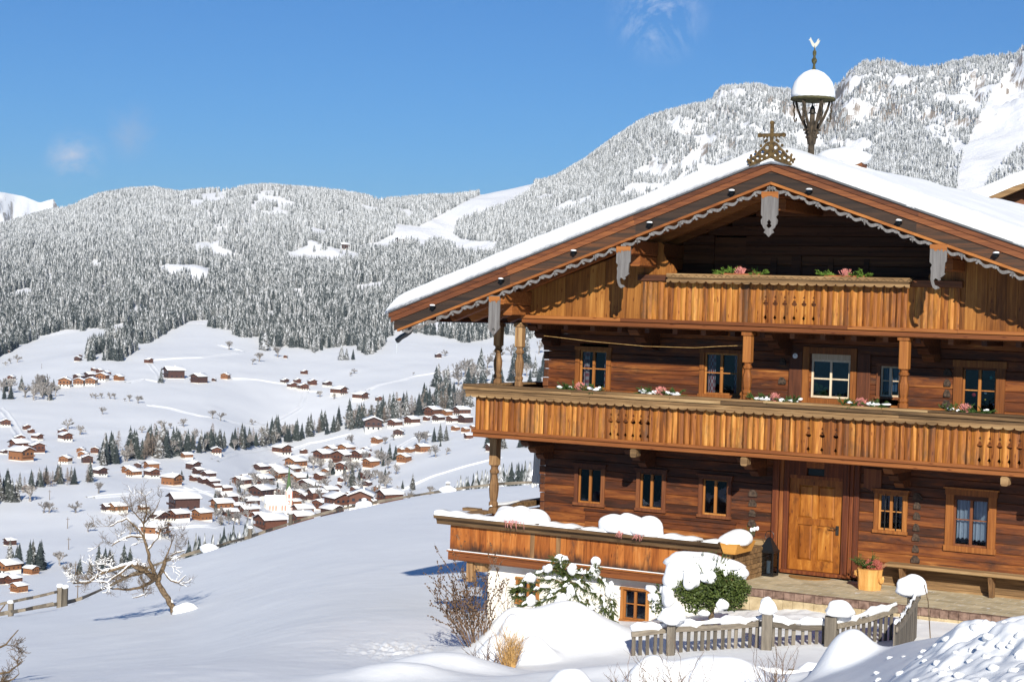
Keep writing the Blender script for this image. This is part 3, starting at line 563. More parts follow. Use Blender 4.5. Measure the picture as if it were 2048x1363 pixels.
def window(parent, u0, u1, z0, z1, y=0., fw=.085, style='two', mats=('frame', 'sash'), curtain=None, name='window', lab=None, lip=True):
    """u0..u1, z0..z1 = outside of the surround"""
    f = MB(); R = random.Random(int(u0*100)); rr = R.random
    f.box(u0, u0+fw, y-.035, y+.10, z0, z1, rr()); f.box(u1-fw, u1, y-.035, y+.10, z0, z1, rr())
    f.box(u0-.02, u1+.02, y-.045, y+.10, z1, z1+fw*.75, rr()); f.box(u0-.02, u1+.02, y-.05, y+.10, z0-fw*.7, z0, rr())
    if lip: f.box(u0-.045, u1+.045, y-.075, y-.0, z1+fw*.75, z1+fw*.75+.03, rr())
    root = f.build(name, M[mats[0]], parent)
    if lab: root['label'] = lab
    a0, a1, b0, b1 = u0+fw, u1-fw, z0, z1; s = MB(); sw = .035; ys, ye = y+.02, y+.06
    mid = (a0+a1)/2
    s.box(a0, a0+sw, ys, ye, b0, b1, rr()); s.box(a1-sw, a1, ys, ye, b0, b1, rr())
    s.box(a0+sw, a1-sw, ys, ye, b0, b0+sw, rr()); s.box(a0+sw, a1-sw, ys, ye, b1-sw, b1, rr())
    if style in ('two', 'twobar', 'four', 'bars'): s.box(mid-sw*.75, mid+sw*.75, ys-.012, ye, b0+sw, b1-sw, rr())
    if style in ('twobar', 'four', 'bars'):
        zm = b0+(b1-b0)*.52
        s.box(a0+sw, mid-sw*.75, ys+.008, ye-.008, zm-.011, zm+.011, rr()); s.box(mid+sw*.75, a1-sw, ys+.008, ye-.008, zm-.011, zm+.011, rr())
    s.build('sash', M[mats[1]], root)
    if style == 'bars':
        k = MB()
        for t in (.27, .73): k.tube([(a0+(a1-a0)*t, y-.01, b0-.01), (a0+(a1-a0)*t, y-.01, b1+.01)], .009, 6)
        k.build('iron_bars', M['iron'], root)
    g = MB(); g.add([(a0+sw, y+.045, b0+sw), (a1-sw, y+.045, b0+sw), (a1-sw, y+.045, b1-sw), (a0+sw, y+.045, b1-sw)], [(0, 1, 2, 3)]); g.build('pane', M['glass'], root)
    def drape(x0, x1, zlo, zhi, mat, wav=.018, nm='curtain', scal=0):
        n = 40; m_ = MB(); vs = []
        for i in range(n+1):
            t = i/n; x = x0+(x1-x0)*t; d = y+.13+wav*math.sin(t*(x1-x0)*70)
            zl = zlo+(scal*abs(math.sin(t*(x1-x0)*40)) if scal else 0)
            vs += [(x, d, zl), (x, d, zhi)]
        m_.add(vs, [(2*i, 2*i+2, 2*i+3, 2*i+1) for i in range(n)]); m_.build(nm, M[mat], root, smooth=True)
    if curtain == 'check':
        drape(a0+.03, a0+.03+(mid-a0)*.45, b0+.02, b1-.02, 'check'); drape(a1-.03-(mid-a0)*.28, a1-.03, b0+.02, b1-.02, 'check')
    elif curtain == 'lace':
        drape(a0+.03, mid-.015, b0+.12, b1-.03, 'lace', scal=.03); drape(mid+.015, a1-.03, b0+.10, b1-.03, 'lace', scal=.03)
    elif curtain == 'white':
        drape(a0+.03, a0+.07, b0+.02, b1-.02, 'cloth'); drape(a1-.07, a1-.03, b0+.02, b1-.02, 'cloth')
    elif curtain == 'blue':
        drape(a0+.02, a1-.02, b0+.1, b1-.02, 'bluecurtain')
    return root
M['bluecurtain'] = plain('bluecurtain', (.10, .17, .26), .8)
# --- openings
LW = [(-5.16, -4.58, 1.00, 1.70), (-3.70, -3.16, 1.00, 1.70), (-2.28, -1.70, .99, 1.68)]
MW = [(-5.22, -4.54, 3.40, 4.20), (-2.34, -1.56, 3.42, 4.26)]
holes = [(-.39, .73, .0, 1.86), (1.44, 1.96, 1.02, 1.66), (2.92, 3.60, .90, 1.70), (-.02, .33, 1.93, 2.07),
         (-.02, .78, 3.0, 4.34), (1.40, 1.82, 3.56, 4.14), (2.99, 3.68, 3.36, 4.14)] + LW + MW
mb = MB(); logs(mb, -5.96, 6.0, -.02, 4.72, 0., .17, holes, seed=11); mb.build('log_wall', M['log'], HOUSE)
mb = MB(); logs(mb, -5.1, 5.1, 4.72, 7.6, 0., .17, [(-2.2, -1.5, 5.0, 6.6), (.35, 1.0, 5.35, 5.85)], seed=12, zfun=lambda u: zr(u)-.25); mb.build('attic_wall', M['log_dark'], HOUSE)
mb = MB(); logs(mb, .18, 16.5, -1.7, 4.9, -5.96, -5.79, [], axis='y', seed=13); logs(mb, .18, 16.5, -.02, 4.9, 5.83, 6.0, [], axis='y', seed=14); mb.build('side_wall', M['log'], HOUSE)
mb = MB(); logs(mb, -5.96, 6.0, -.02, 4.9, 16.5, 16.67, [], seed=15); mb.build('rear_wall', M['log'], HOUSE)
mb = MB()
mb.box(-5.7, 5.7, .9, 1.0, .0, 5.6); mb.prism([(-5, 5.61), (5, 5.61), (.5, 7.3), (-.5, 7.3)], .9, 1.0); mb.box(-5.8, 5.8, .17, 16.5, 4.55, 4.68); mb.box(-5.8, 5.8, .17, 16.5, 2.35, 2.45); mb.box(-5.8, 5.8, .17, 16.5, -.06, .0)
mb.build('dark_room_backing', M['dark'], HOUSE)  # added backing and floors, room darkness painted in so the windows look dark
# corner log ends, and the ends of the cross walls showing on the front
mb = MB(); R = random.Random(5)
for i in range(0, 25):
    z = -.02+i*.1896
    if z > 4.5: break
    mb.box(-6.10+R.uniform(-.02, .02), -5.965, .01, .16, z+.01, z+.18, R.random(), b=.02)
mb.each('log_end', M['log_dark'], HOUSE)
for uc, zs in ((-1.16, (.42, .62, .82, 1.02, 1.22, 1.42)), (2.22, (.42, .62, .84, 1.03, 1.25, 1.45, 1.62)), (-.62, (3.3, 3.7, 4.08)), (2.72, (3.42, 3.62, 3.82, 4.02))):
    mb = MB()
    for z in zs:
        wz = R.uniform(.06, .09)
        mb.prism([(uc-wz, z), (uc+wz, z), (uc+wz*1.05, z+.06), (uc+wz*.4, z+.13), (uc-wz*.5, z+.14), (uc-wz, z+.07)], -.035, .0, R.random())
    mb.each('cross_log_end', M['endgrain'], HOUSE)
# wainscot boards under the lower windows
mb = MB()
for i in range(5): mb.box(-4.95, -1.52, -.02-.006*(i % 2), .0, .28+i*.108, .28+(i+1)*.108-.006, R.random(), b=.01)
mb.box(-4.97, -1.50, -.045, -.0, .825, .87, .3); mb.build('wainscot', M['log'], HOUSE)
# --- windows
for i, (a, b_, c, d) in enumerate(LW): window(HOUSE, a-.07, b_+.07, c-.02, d+.02, fw=.085, style='two', mats=('frame_dark', 'sash'), curtain=None)
window(HOUSE, 1.37, 2.03, .99, 1.69, fw=.085, style='bars')
window(HOUSE, 2.78, 3.74, .82, 1.78, fw=.15, style='four', mats=('frame', 'frame_dark'), curtain='lace', lab='window with white lace curtains in a wide wooden surround')
for a, b_, c, d in MW: window(HOUSE, a-.08, b_+.08, c, d, fw=.10, style='twobar', mats=('frame', 'sash'), curtain='check', lab='window with red checked curtains', lip=False)
window(HOUSE, 1.33, 1.86, 3.56, 4.15, fw=.07, style='twobar', mats=('frame_dark', 'sash_pale'), curtain='blue', lip=False)
o = window(HOUSE, 2.84, 3.82, 3.30, 4.20, fw=.17, style='four', mats=('frame', 'sash'), lip=False, lab='window with star and bauble ornaments behind the glass')
for (x, z, rr, cl) in ((3.52, 4.02, .045, (.05, .5, .35)), (3.20, 3.68, .05, (.5, .05, .06)), (3.42, 3.73, .04, (.25, .35, .4)), (3.60, 3.52, .045, (.3, .45, .6)), (3.42, 3.60, .02, (.9, .7, .1))):
    m_ = MB()
    if rr == .045 and z > 4: m_.prism([(x+math.cos(a*math.pi/5+math.pi/2)*(rr if a % 2 == 0 else rr*.42), z+math.sin(a*math.pi/5+math.pi/2)*(rr if a % 2 == 0 else rr*.42)) for a in range(10)], .085, .095)
    else: m_.blob((x, .10, z), rr*.8, 10, 7, 0)
    m_.build('ornament', plain('ornament', cl, .4), o)
# transom over the door, attic window
m_ = MB(); m_.box(-.02, .33, .02, .05, 1.93, 2.07); m_.build('transom_window', M['winblack'], HOUSE)
m_ = MB(); m_.box(.37, .98, .03, .06, 5.37, 5.83); m_.build('attic_window', M['bluepane'], HOUSE)
mb = MB(); mb.box(.26, .36, -.03, .05, 5.3, 6.2, .4); mb.box(.99, 1.09, -.03, .05, 5.3, 6.2, .7); mb.box(.36, .99, -.03, .05, 5.84, 5.93, .2); mb.box(-.5, -.3, -.05, .1, 4.9, 6.25, .9); mb.box(-.95, -.82, -.03, .05, 4.9, 6.2, .6); mb.build('attic_frame', M['log_dark'], HOUSE)
m_ = MB(); m_.box(-2.2, -1.5, .05, .1, 5.0, 6.6); m_.build('attic_door', M['log_dark'], HOUSE)
# --- front door
fr = MB()
for a, b_, r in ((-.74, -.60, .2), (-.595, -.50, .8), (-.495, -.39, .45), (.73, .86, .3), (.865, .95, .75), (.955, 1.07, .15)): fr.box(a, b_, -.06+.02*(r > .7), .1, .02, 2.28, r, b=.015)
fr.box(-.39, .73, -.05, .1, 1.86, 1.925, .5); fr.box(-.39, -.03, -.04, .1, 1.925, 2.28, .3); fr.box(.34, .73, -.04, .1, 1.925, 2.28, .6); fr.box(-.03, .34, -.04, .1, 2.08, 2.28, .1)
fr.box(-.5, .95, -.10, .05, -.02, .045, .9)
FRD = fr.build('door_frame', M['door_frame'], HOUSE)
d = MB(); d0, d1, zb, zt = -.385, .725, .05, 1.855; yf = .015
for a, b_, c, e, r in ((d0, d0+.19, zb, zt, .3), (d1-.17, d1, zb, zt, .6), (d0+.19, d1-.17, zb, zb+.2, .5), (d0+.19, d1-.17, .95, 1.08, .45), (d0+.19, d1-.17, zt-.12, zt, .55), (.10, .20, zb+.2, .95, .5), (.10, .20, 1.08, zt-.12, .4)): d.box(a, b_, yf, yf+.045, c, e, r)
for a, b_, c, e, r in ((d0+.20, .09, zb+.21, .94, .15), (.21, d1-.18, zb+.21, .94, .8), (d0+.20, .09, 1.09, zt-.13, .35), (.21, d1-.18, 1.09, zt-.13, .65)):
    d.box(a-.01, b_+.01, yf+.03, yf+.04, c-.01, e+.01, r)
    ms = .035; d.add([(a, yf+.028, c), (b_, yf+.028, c), (b_, yf+.028, e), (a, yf+.028, e), (a+ms, yf+.008, c+ms), (b_-ms, yf+.008, c+ms), (b_-ms, yf+.008, e-ms), (a+ms, yf+.008, e-ms)], [(4, 5, 6, 7), (0, 1, 5, 4), (1, 2, 6, 5), (2, 3, 7, 6), (3, 0, 4, 7)], r)
DR = d.build('front_door', M['door'], HOUSE)
hd = MB(); hd.box(.60, .66, -.005, .012, .80, .98); hd.tube([(.63, 0, .93), (.63, -.06, .93), (.50, -.065, .93)], .012, 6); hd.build('handle', M['iron'], DR)
# balcony door on the middle floor, with its red side boards
fr = MB(); fr.box(-.19, -.06, -.05, .1, 3.0, 4.46, .5); fr.box(.80, .92, -.05, .1, 3.0, 4.46, .2); fr.box(-.06, .80, -.05, .1, 4.33, 4.46, .7); fr.box(-.06, .80, -.03, .09, 3.0, 3.46, .6)
bd = fr.build('balcony_door', M['frame'], HOUSE)
s = MB()
for a, b_, c, e in ((-.02, .02, 3.47, 4.22), (.74, .78, 3.47, 4.22), (.02, .74, 3.47, 3.51), (.02, .74, 4.18, 4.22), (.36, .40, 3.51, 4.18), (.02, .36, 3.83, 3.86), (.40, .74, 3.83, 3.86)): s.box(a, b_, .02, .06, c, e, .4)
s.box(-.02, .78, .01, .06, 4.22, 4.33, .2); s.build('sash', M['sash_pale'], bd)
g = MB(); g.box(.02, .74, .044, .048, 3.5, 4.19); g.build('pane', M['glass'], bd)
g = MB()
for q in range(14): g.blob((.04+.22*R.random(), .085, 3.50+.22*R.random()), (.045, .02, .045), 7, 5, .2, q)
g.build('houseplant', M['green_leaf'], bd)
s = MB(); s.box(-.48, -.20, -.04, .0, 3.35, 4.36, .55, b=.01); s.build('shutter', M['frame_dark'], HOUSE); s = MB(); s.box(.93, 1.20, -.04, .0, 3.35, 4.36, .15, b=.01); s.build('shutter', M['frame_dark'], HOUSE)
# carved shield on the wall
m_ = MB(); m_.prism([(1.15, 1.80), (1.32, 1.72), (1.50, 1.80), (1.50, 2.15), (1.15, 2.15)], -.045, -.012); o = m_.build('carved_shield', M['frame_dark'], HOUSE)
# --- planks with fretwork cut-outs
def notch(z):
    """half width of the pierced pattern, z from the middle of the clover"""
    w_ = 0
    if .095 < z < .15: w_ = max(w_, .010, .036*max(0, 1-abs(z-.115)/.012))
    if -.045 < z < .022: w_ = max(w_, .052*math.sqrt(max(0, 1-((z+.012)/.034)**2)))
    if .0 < z < .062: w_ = max(w_, .026*math.sqrt(max(0, 1-((z-.032)/.032)**2)))
    if -.33 < z < -.20: w_ = max(w_, .004+.03*max(0, 1-abs(z+.29)/.06)) if z > -.295 else max(w_, .012*(z+.33)/.035+.002)
    if -.22 < z < -.04: w_ = max(w_, .003)
    return w_
def boards(name, parent, u0, u1, z0, z1, y, groups, mat, pitch=.118, bulge=.02, seed=0, axis='x', jag=0., wl=0.):
    """vertical boards; groups = [(first hole, pitch, count, z)], holes sit on the joints"""
    R = random.Random(seed); js = [u0]; hol = {}
    gs = sorted(groups)
    while js[-1] < u1-.001:
        c = js[-1]; nx = None
        for g0, gp, gn, gz in gs:
            if c < g0-1e-6: nx = g0; gg = (g0, gp, gn, gz); break
            k = (c-g0)/gp
            if abs(k-round(k)) < 1e-3 and 0 <= round(k) < gn-1: nx = c+gp; break
            if abs(k-round(k)) < 1e-3 and round(k) == gn-1: continue
        st = pitch*R.uniform(.82, 1.2)
        if nx is None: js.append(min(u1, c+st))
        else:
            chain = any(abs(c-(g0+k*gp)) < 1e-6 for g0, gp, gn, gz in gs for k in range(gn-1))
            if nx-c > st*1.6 and not chain: js.append(c+st)
            else: js.append(nx)
        if u1-js[-1] < .04: js[-1] = u1
    for g0, gp, gn, gz in gs:
        for k in range(gn): hol[round(g0+gp*k, 3)] = gz
    mb = MB()
    for a, b_ in zip(js[:-1], js[1:]):
        ha, hb = hol.get(round(a, 3)), hol.get(round(b_, 3)); r = R.random(); bz = bulge*R.uniform(.35, 1.15); dy = R.uniform(-.006, .006)
        zl = z0-R.random()*jag
        zs = [zl, z1] if ha is None and hb is None else sorted(set([zl, z1]+[round((ha if ha is not None else hb)+q*.008, 4) for q in range(-44, 22)]))
        zs = [q for q in zs if zl <= q <= z1]; nc = 6; rows_ = []
        for z in zs:
            xa = a+.0025+(notch(z-ha) if ha is not None else 0); xb = b_-.0025-(notch(z-hb) if hb is not None else 0)
            fr_ = []
            for k in range(nc+1):
                x = xa+(xb-xa)*k/nc; t = (x-a)/(b_-a); wv_ = bz*(math.sin(math.pi*t)**1.3-.25)
                fr_.append((x, y-wv_+dy, z))
            bk = [(xb, y+.028, z), (xa, y+.028, z)]
            rows_.append(fr_+bk)
        L_ = nc+3; vs = [p for row in rows_ for p in row]; fs = []
        for i in range(len(rows_)-1):
            for k in range(L_): fs.append((i*L_+k, i*L_+(k+1) % L_, (i+1)*L_+(k+1) % L_, (i+1)*L_+k))
        fs += [tuple(range(L_-1, -1, -1)), tuple((len(rows_)-1)*L_+k for k in range(L_))]
        if axis == 'y': vs = [(p[1], -p[0], p[2]) for p in vs]
        mb.add(vs, fs, r)
    return mb.build(name, M[mat], parent)
# --- middle balcony
YB = -1.30
BAL = MB()
BAL.box(-6.98, 6.9, YB-.05, YB+.16, 2.31, 2.40, .35, b=.01); BAL.box(-7.0, 6.9, YB-.085, YB+.14, 2.402, 2.47, .75, b=.01)
for v in np.arange(-.9, .0, .22): BAL.box(-6.95, 6.9, YB+.17+(v+.9), YB+.17+(v+.9)+.215, 2.40, 2.44, random.random())
BAL.box(-7.0, -6.8, YB+.17, 9., 2.31, 2.47, .5)
BAL.box(-6.79, -5.97, -.10, 9., 2.40, 2.44, .6)
BALC = BAL.build('balcony_floor', M['beam'], HOUSE)
boards('balcony_boards', HOUSE, -6.96, 6.9, 2.47, 3.21, YB-.01, [(-3.75, .168, 6, 2.84), (.47, .275, 3, 2.82), (3.75, .18, 6, 2.84)], 'board', pitch=.122, bulge=.034, seed=4)
boards('side_balcony_boards', HOUSE, -9., 1.27, 2.47, 3.21, -6.97, [], 'board', seed=6, axis='y')
def wavy(name, parent, u0, u1, zt, zb, y0, y1, mat, per=.20, amp=.028, seed=0):
    mb = MB(); n = int((u1-u0)/.02); vs = []
    for i in range(n+1):
        u = u0+(u1-u0)*i/n; t = (u/per) % 1; zz = zb-amp*(abs(math.sin(math.pi*t))**.7)+(amp*.6 if t < .08 or t > .92 else 0)
        vs += [(u, y0, zz), (u, y0, zt), (u, y1, zt), (u, y1, zz)]
    fs = []
    for i in range(n):
        b_ = 4*i; fs += [(b_, b_+4, b_+5, b_+1), (b_+1, b_+5, b_+6, b_+2), (b_+2, b_+6, b_+7, b_+3), (b_+3, b_+7, b_+4, b_)]
    mb.add(vs, fs); return mb.build(name, M[mat], parent)
RL = MB()
# rail: a sloping weathered ledge in three laps
for (a, b_, c, e, r) in ((YB-.20, YB+.10, 3.375, 3.415, .8), (YB-.185, YB-.06, 3.30, 3.372, .4), (YB-.15, YB-.03, 3.23, 3.298, .65)): 
    u = -7.17+(e < 3.35)*.03
    while u < 6.9:
        e2 = min(6.9, u+R.uniform(2.2, 3.6)); RL.box(u, e2-.004, a+R.uniform(-.005, .005), b_, c+R.uniform(-.004, .004), e, R.random(), b=.008); u = e2
RL.box(-7.18, -6.86, YB+.11, 1.6, 3.37, 3.41, .5, b=.008); RL.box(-7.13, -7.0, YB-.0, 9, 3.23, 3.368, .3)
RL.build('balcony_rail', M['weathered'], HOUSE)
wavy('rail_valance', HOUSE, -7.12, 6.9, 3.235, 3.175, YB-.155, YB-.125, 'weathered')
# turned posts
def post(name, u, v, z0, z1, w_=.085, dark=True, mat='weathered_v', turn=.55):
    mb = MB(); h = z1-z0; q = w_*1.0; zt = z0+h*turn
    mb.box(u-q, u+q, v-q, v+q, zt, z1, .4, b=.014)
    pr = [(.98, 0), (.98, .10), (.78, .13), (.95, .17), (.95, .22), (.70, .26), (.86, .34), (1.0, .50), (.98, .60), (.66, .74), (.62, .80), (.95, .84), (.98, .88), (.72, .92), (.72, .96), (.98, 1.0)]
    mb.lathe((u, v, z0), [(q*1.12*a, b_*(zt-z0)) for a, b_ in pr], 8, .6, sq=True)
    mb.box(u-q*1.25, u+q*1.25, v-q*1.25, v+q*1.25, z1-.09, z1-.02, .2)
    return mb.build(name, M[mat], HOUSE, smooth=False)
post('post', -5.99, -1.20, 3.42, 4.74, turn=.62); post('post', -6.95, -.46, 3.42, 4.72, turn=.62)
post('post', -.87, -1.20, 3.42, 4.74, .085, mat='frame', turn=.54); post('post', 2.26, -1.20, 3.42, 4.76, .09, mat='frame', turn=.54); post('post', 5.3, -1.20, 3.42, 4.76, .09, mat='frame', turn=.54)
post('post', -6.95, -.46, .62, 2.31, .095, turn=.62)
# brackets under the balconies: stacked beam heads
def corbel(u, z, L=1.1, n=3, w_=.09, mat='beam_dark'):
    mb = MB()
    for i in range(n):
        l = L-(i)*L*.30; zz = z-(i+1)*.15; y1 = .0
        pts = [(-l, zz+.148), (-l-.03, zz+.10), (-l+.02, zz+.05), (-l+.09, zz+.0), (0, zz), (0, zz+.148)]
        A = [(p[0], p[1]) for p in pts]; vs = [(u-w_, p[0], p[1]) for p in A]+[(u+w_, p[0], p[1]) for p in A]; k = len(A)
        mb.add(vs, [tuple(range(k)), tuple(range(2*k-1, k-1, -1))]+[((i2+1) % k, i2, i2+k, (i2+1) % k+k) for i2 in range(k)], R.random())
    mb.build('bracket', M[mat], HOUSE)
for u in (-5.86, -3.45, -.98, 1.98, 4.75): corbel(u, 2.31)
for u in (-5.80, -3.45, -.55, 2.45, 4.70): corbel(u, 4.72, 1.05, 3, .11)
mb = MB()
for u in (-3.22, -.83, 4.22, 5.0): mb.box(u-.07, u+.07, -1.32, -1.13, 2.13, 2.30, R.random(), b=.025)
mb.each('joist_end', M['weathered'], HOUSE)
# --- top storey: beam, planked gable, loggia balcony
YG = -1.20
mb = MB()
mb.box(-5.87, 6.3, YG-.16, YG+.1, 4.74, 4.83, .3, b=.01)
u = -5.88
while u < 6.3: e2 = min(6.3, u+R.uniform(1.6, 2.8)); mb.box(u, e2-.004, YG-.19, YG+.08, 4.833, 4.905, R.random(), b=.008); u = e2
mb.box(-5.8, 6.2, YG+.1, -.001, 4.72, 4.77, .2); mb.build('upper_beam', M['beam'], HOUSE)
mb = MB()
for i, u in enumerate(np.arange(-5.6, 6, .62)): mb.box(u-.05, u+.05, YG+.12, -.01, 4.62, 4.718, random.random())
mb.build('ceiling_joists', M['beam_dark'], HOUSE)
def gable_planks(name, u0, u1, edge=None, seed=0):
    mb = MB(); R = random.Random(seed); u = u0
    while u < u1-.01:
        e = min(u1, u+R.uniform(.15, .21))
        if u1-e < .06: e = u1
        y = YG+R.uniform(-.006, .006); zt = lambda x: zr(x)-.42
        zz = [(u+.002, 4.905), (e-.002, 4.905)]
        ta, tb = zt(u), zt(e)
        if edge: ta, tb = min(ta, edge(u)), min(tb, edge(e))
        vs = [(u+.002, y, 4.905), (e-.002, y, 4.905), (e-.002, y, tb), (u+.002, y, ta), (u+.002, y+.03, 4.905), (e-.002, y+.03, 4.905), (e-.002, y+.03, tb), (u+.002, y+.03, ta)]
        mb.add(vs, [(0, 1, 2, 3), (5, 4, 7, 6), (1, 5, 6, 2), (4, 0, 3, 7), (3, 2, 6, 7)], R.random()); u = e
    return mb.build(name, M['plank'], HOUSE)
gable_planks('gable_planks', -5.84, -2.95, seed=21); gable_planks('gable_planks', 3.15, 6.25, seed=22)
# curved boards beside the loggia opening
for sgn, ub, ztop in ((-1, -2.95, zr(-2.95)-.45), (1, 3.15, zr(3.15)-.45)):
    mb = MB(); P = [(ub, 4.905), (ub-sgn*.46, 4.905), (ub-sgn*.46, 5.70), (ub-sgn*.50, 5.86), (ub-sgn*.42, 5.98), (ub-sgn*.26, 6.10), (ub-sgn*.19, 6.25), (ub-sgn*.20, 6.38), (ub-sgn*.12, min(6.52, ztop+.03)), (ub, ztop)]
    mb.prism(P, YG, YG+.03, .62); mb.build('opening_board', M['plank'], HOUSE)
boards('loggia_boards', HOUSE, -3.20, 3.27, 4.905, 5.66, YG-.045, [(-.52, .196, 6, 5.29)], 'board', pitch=.125, bulge=.022, seed=9)
mb = MB(); mb.box(-3.26, -2.56, YG-.10, YG-.03, 5.665, 5.79, .3, b=.008); mb.box(2.36, 3.32, YG-.10, YG-.03, 5.665, 5.79, .8, b=.008); mb.each('loggia_rail', M['beam_dark'], HOUSE)
mb = MB(); mb.box(-2.56, 2.38, YG-.24, YG+.02, 5.74, 5.82, .5, b=.006); mb.box(-2.54, 2.36, YG-.22, YG-.04, 5.69, 5.738, .7)
for i in range(30):
    u = -2.45+i*.165; mb.tube([(u, YG-.245, 5.765), (u+.05, YG-.25, 5.80), (u+.11, YG-.245, 5.765)], .009, 5, .9)
mb.build('flower_shelf', M['weathered'], HOUSE)
wavy('shelf_valance', HOUSE, -2.56, 2.38, 5.70, 5.665, YG-.235, YG-.215, 'weathered', per=.19)
# --- roof
RF = MB()
for sgn, uo in ((-1, UL), (1, UR)):
    for k in range(40):
        v0 = -2.40+k*.49; 
        for t0, t1 in ((0, .5), (.5, 1)):
            a, b_ = uo*t0, uo*t1; za, zb_ = zr(a), zr(b_)
            vs = [(a, v0, za-.10), (b_, v0, zb_-.10), (b_, v0+.48, zb_-.10), (a, v0+.48, za-.10), (a, v0, za-.02), (b_, v0, zb_-.02), (b_, v0+.48, zb_-.02), (a, v0+.48, za-.02)]
            RF.add(vs, [(0, 3, 2, 1), (4, 5, 6, 7), (0, 1, 5, 4), (2, 3, 7, 6), (1, 2, 6, 5), (3, 0, 4, 7)], R.random())
ROOF = RF.build('roof', M['beam'], HOUSE)
RA = MB()
for k in range(24):
    v = -1.55+k*.78
    for sgn, uo in ((-1, UL+.80), (1, UR-.8)):
        za, zb_ = zr(0)-.11, zr(uo)-.11
        vs = [(0, v-.08, za-.22), (uo+(.25 if uo < 0 else -.25), v-.08, zb_-.33), (uo+(.25 if uo < 0 else -.25), v+.08, zb_-.33), (0, v+.08, za-.22), (0, v-.08, za), (uo, v-.08, zb_), (uo, v+.08, zb_), (0, v+.08, za)]
        RA.add(vs, [(0, 3, 2, 1), (4, 5, 6, 7), (0, 1, 5, 4), (2, 3, 7, 6), (1, 2, 6, 5), (3, 0, 4, 7)], R.random())
RA.each('rafter', M['beam'], ROOF)
PU = MB()
for u in (-5.87, -3.0, 0, 3.22, 6.0): zz = zr(u)-.42; PU.box(u-.13, u+.13, -2.30, 16.6, zz-.28, zz, R.random(), b=.02); PU.box(u-.11, u+.11, -1.95, -.0, zz-.50, zz-.285, R.random(), b=.02)
PU.each('purlin', M['beam'], ROOF)
def rake(name, o0, o1, y0, y1, mat, u_l=UL, u_r=UR, cut=.0):
    mb = MB()
    for uo in (u_l, u_r):
        n = 3; R_ = random.Random(int(abs(uo)*10+o0*100))
        for i in range(n):
            a, b_ = uo*i/n, uo*(i+1)/n
            if uo < 0: a, b_ = b_, a
            vs = [(a, y0, zr(a)-o1), (b_, y0, zr(b_)-o1), (b_, y1, zr(b_)-o1), (a, y1, zr(a)-o1), (a, y0, zr(a)-o0), (b_, y0, zr(b_)-o0), (b_, y1, zr(b_)-o0), (a, y1, zr(a)-o0)]
            mb.add(vs, [(0, 3, 2, 1), (4, 5, 6, 7), (0, 1, 5, 4), (2, 3, 7, 6), (1, 2, 6, 5), (3, 0, 4, 7)], R_.random())
    return mb.build(name, M[mat], ROOF)
rake('roof_edge', -.015, .02, -2.50, -2.405, 'tin_edge')
rake('bargeboard', .025, .115, -2.47, -2.41, 'rake_red'); rake('bargeboard', .12, .225, -2.455, -2.405, 'rake_red', UL+.05, UR-.05)
rake('bargeboard', .23, .42, -2.43, -2.39, 'rake_dark', UL+.12, UR-.12); rake('bargeboard', .425, .475, -2.46, -2.38, 'rake_orange', UL+.22, UR-.22)
# eave boards, gutter
mb = MB(); mb.box(UL+.04, UL+.08, -2.38, 17, zr(UL)-.17, zr(UL)-.105, .3); mb.build('eave_board', M['rake_red'], ROOF)
g = MB(); g.tube([(UL+.0, -2.3, zr(UL)-.14), (UL+.0, 17, zr(UL)-.16)], .045, 10); g.build('gutter', M['tin'], ROOF)
sp = MB(); (gu, gz) = uz(817, 650, -1.9)
P = [uz(x, y, -1.9) for x, y in ((822, 648), (822, 656), (819, 663), (811, 669), (802, 674), (794, 681))]
sp.tube([(a, -1.9, b_) for a, b_ in P], [.06, .06, .058, .056, .056, .06], 10)
SPT = sp.build('rain_spout', M['tin'], ROOF, smooth=True)
ic = MB(); ic.tube([(P[-1][0], -1.9, P[-1][1]-.02), (P[-1][0], -1.9, P[-1][1]-.12), (P[-1][0], -1.9, P[-1][1]-.26)], [.012, .007, .002], 6); ic.build('icicle', M['ice'], SPT)
# scrollwork under the bargeboards
def scroll():
    mb = MB(); per = .30
    for sgn, uo in ((-1, UL+.35), (1, UR-.35)):
        k = 0; s = .03
        while s < abs(uo)-.05:
            def P_(t, off): uu = sgn*(s+t*per); return (uu, zr(uu)-.475-off)
            # a drooping S band
            top = []; bot = []
            for i in range(13):
                t = i/12; c = .025+.062*math.sin(math.pi*min(1, t*1.0))**1.0*(1 if t < .5 else 1)+.02*math.sin(2*math.pi*t)
                th = .020+.010*math.sin(math.pi*t)
                top.append(P_(t, c-th)); bot.append(P_(t, c+th))
            n = len(top); vs = [(p[0], -2.425, p[1]) for p in bot]+[(p[0], -2.425, p[1]) for p in top]+[(p[0], -2.40, p[1]) for p in bot]+[(p[0], -2.40, p[1]) for p in top]
            fs = []
            for i in range(n-1): fs += [(i, i+1, n+i+1, n+i), (2*n+i+1, 2*n+i, 3*n+i, 3*n+i+1), (i+1, i, 2*n+i, 2*n+i+1), (n+i, n+i+1, 3*n+i+1, 3*n+i)]
            mb.add(vs, fs, .5)
            # curl and leaf at each cusp
            cx_, cz = P_(0.0, .05); 
            for (ox, oz, rr) in ((.0, .0, .030), (.035, -.035 if k % 2 else -.01, .022), (-.03, -.03 if k % 2 else -.0, .020)):
                q = [(cx_+ox+rr*math.cos(a*math.pi/5), cz+oz+rr*math.sin(a*math.pi/5)) for a in range(10)]; mb.prism(q, -2.43-.003*(ox > 0)-.006*(ox < 0), -2.398, .4)
            if k % 3 == 0: mb.prism([(cx_-.035, cz+.01), (cx_, cz-.085), (cx_+.035, cz+.01)], -2.436, -2.40, .3)
            s += per; k += 1
    mb.build('scrollwork', M['grey_fret'], ROOF)
scroll()
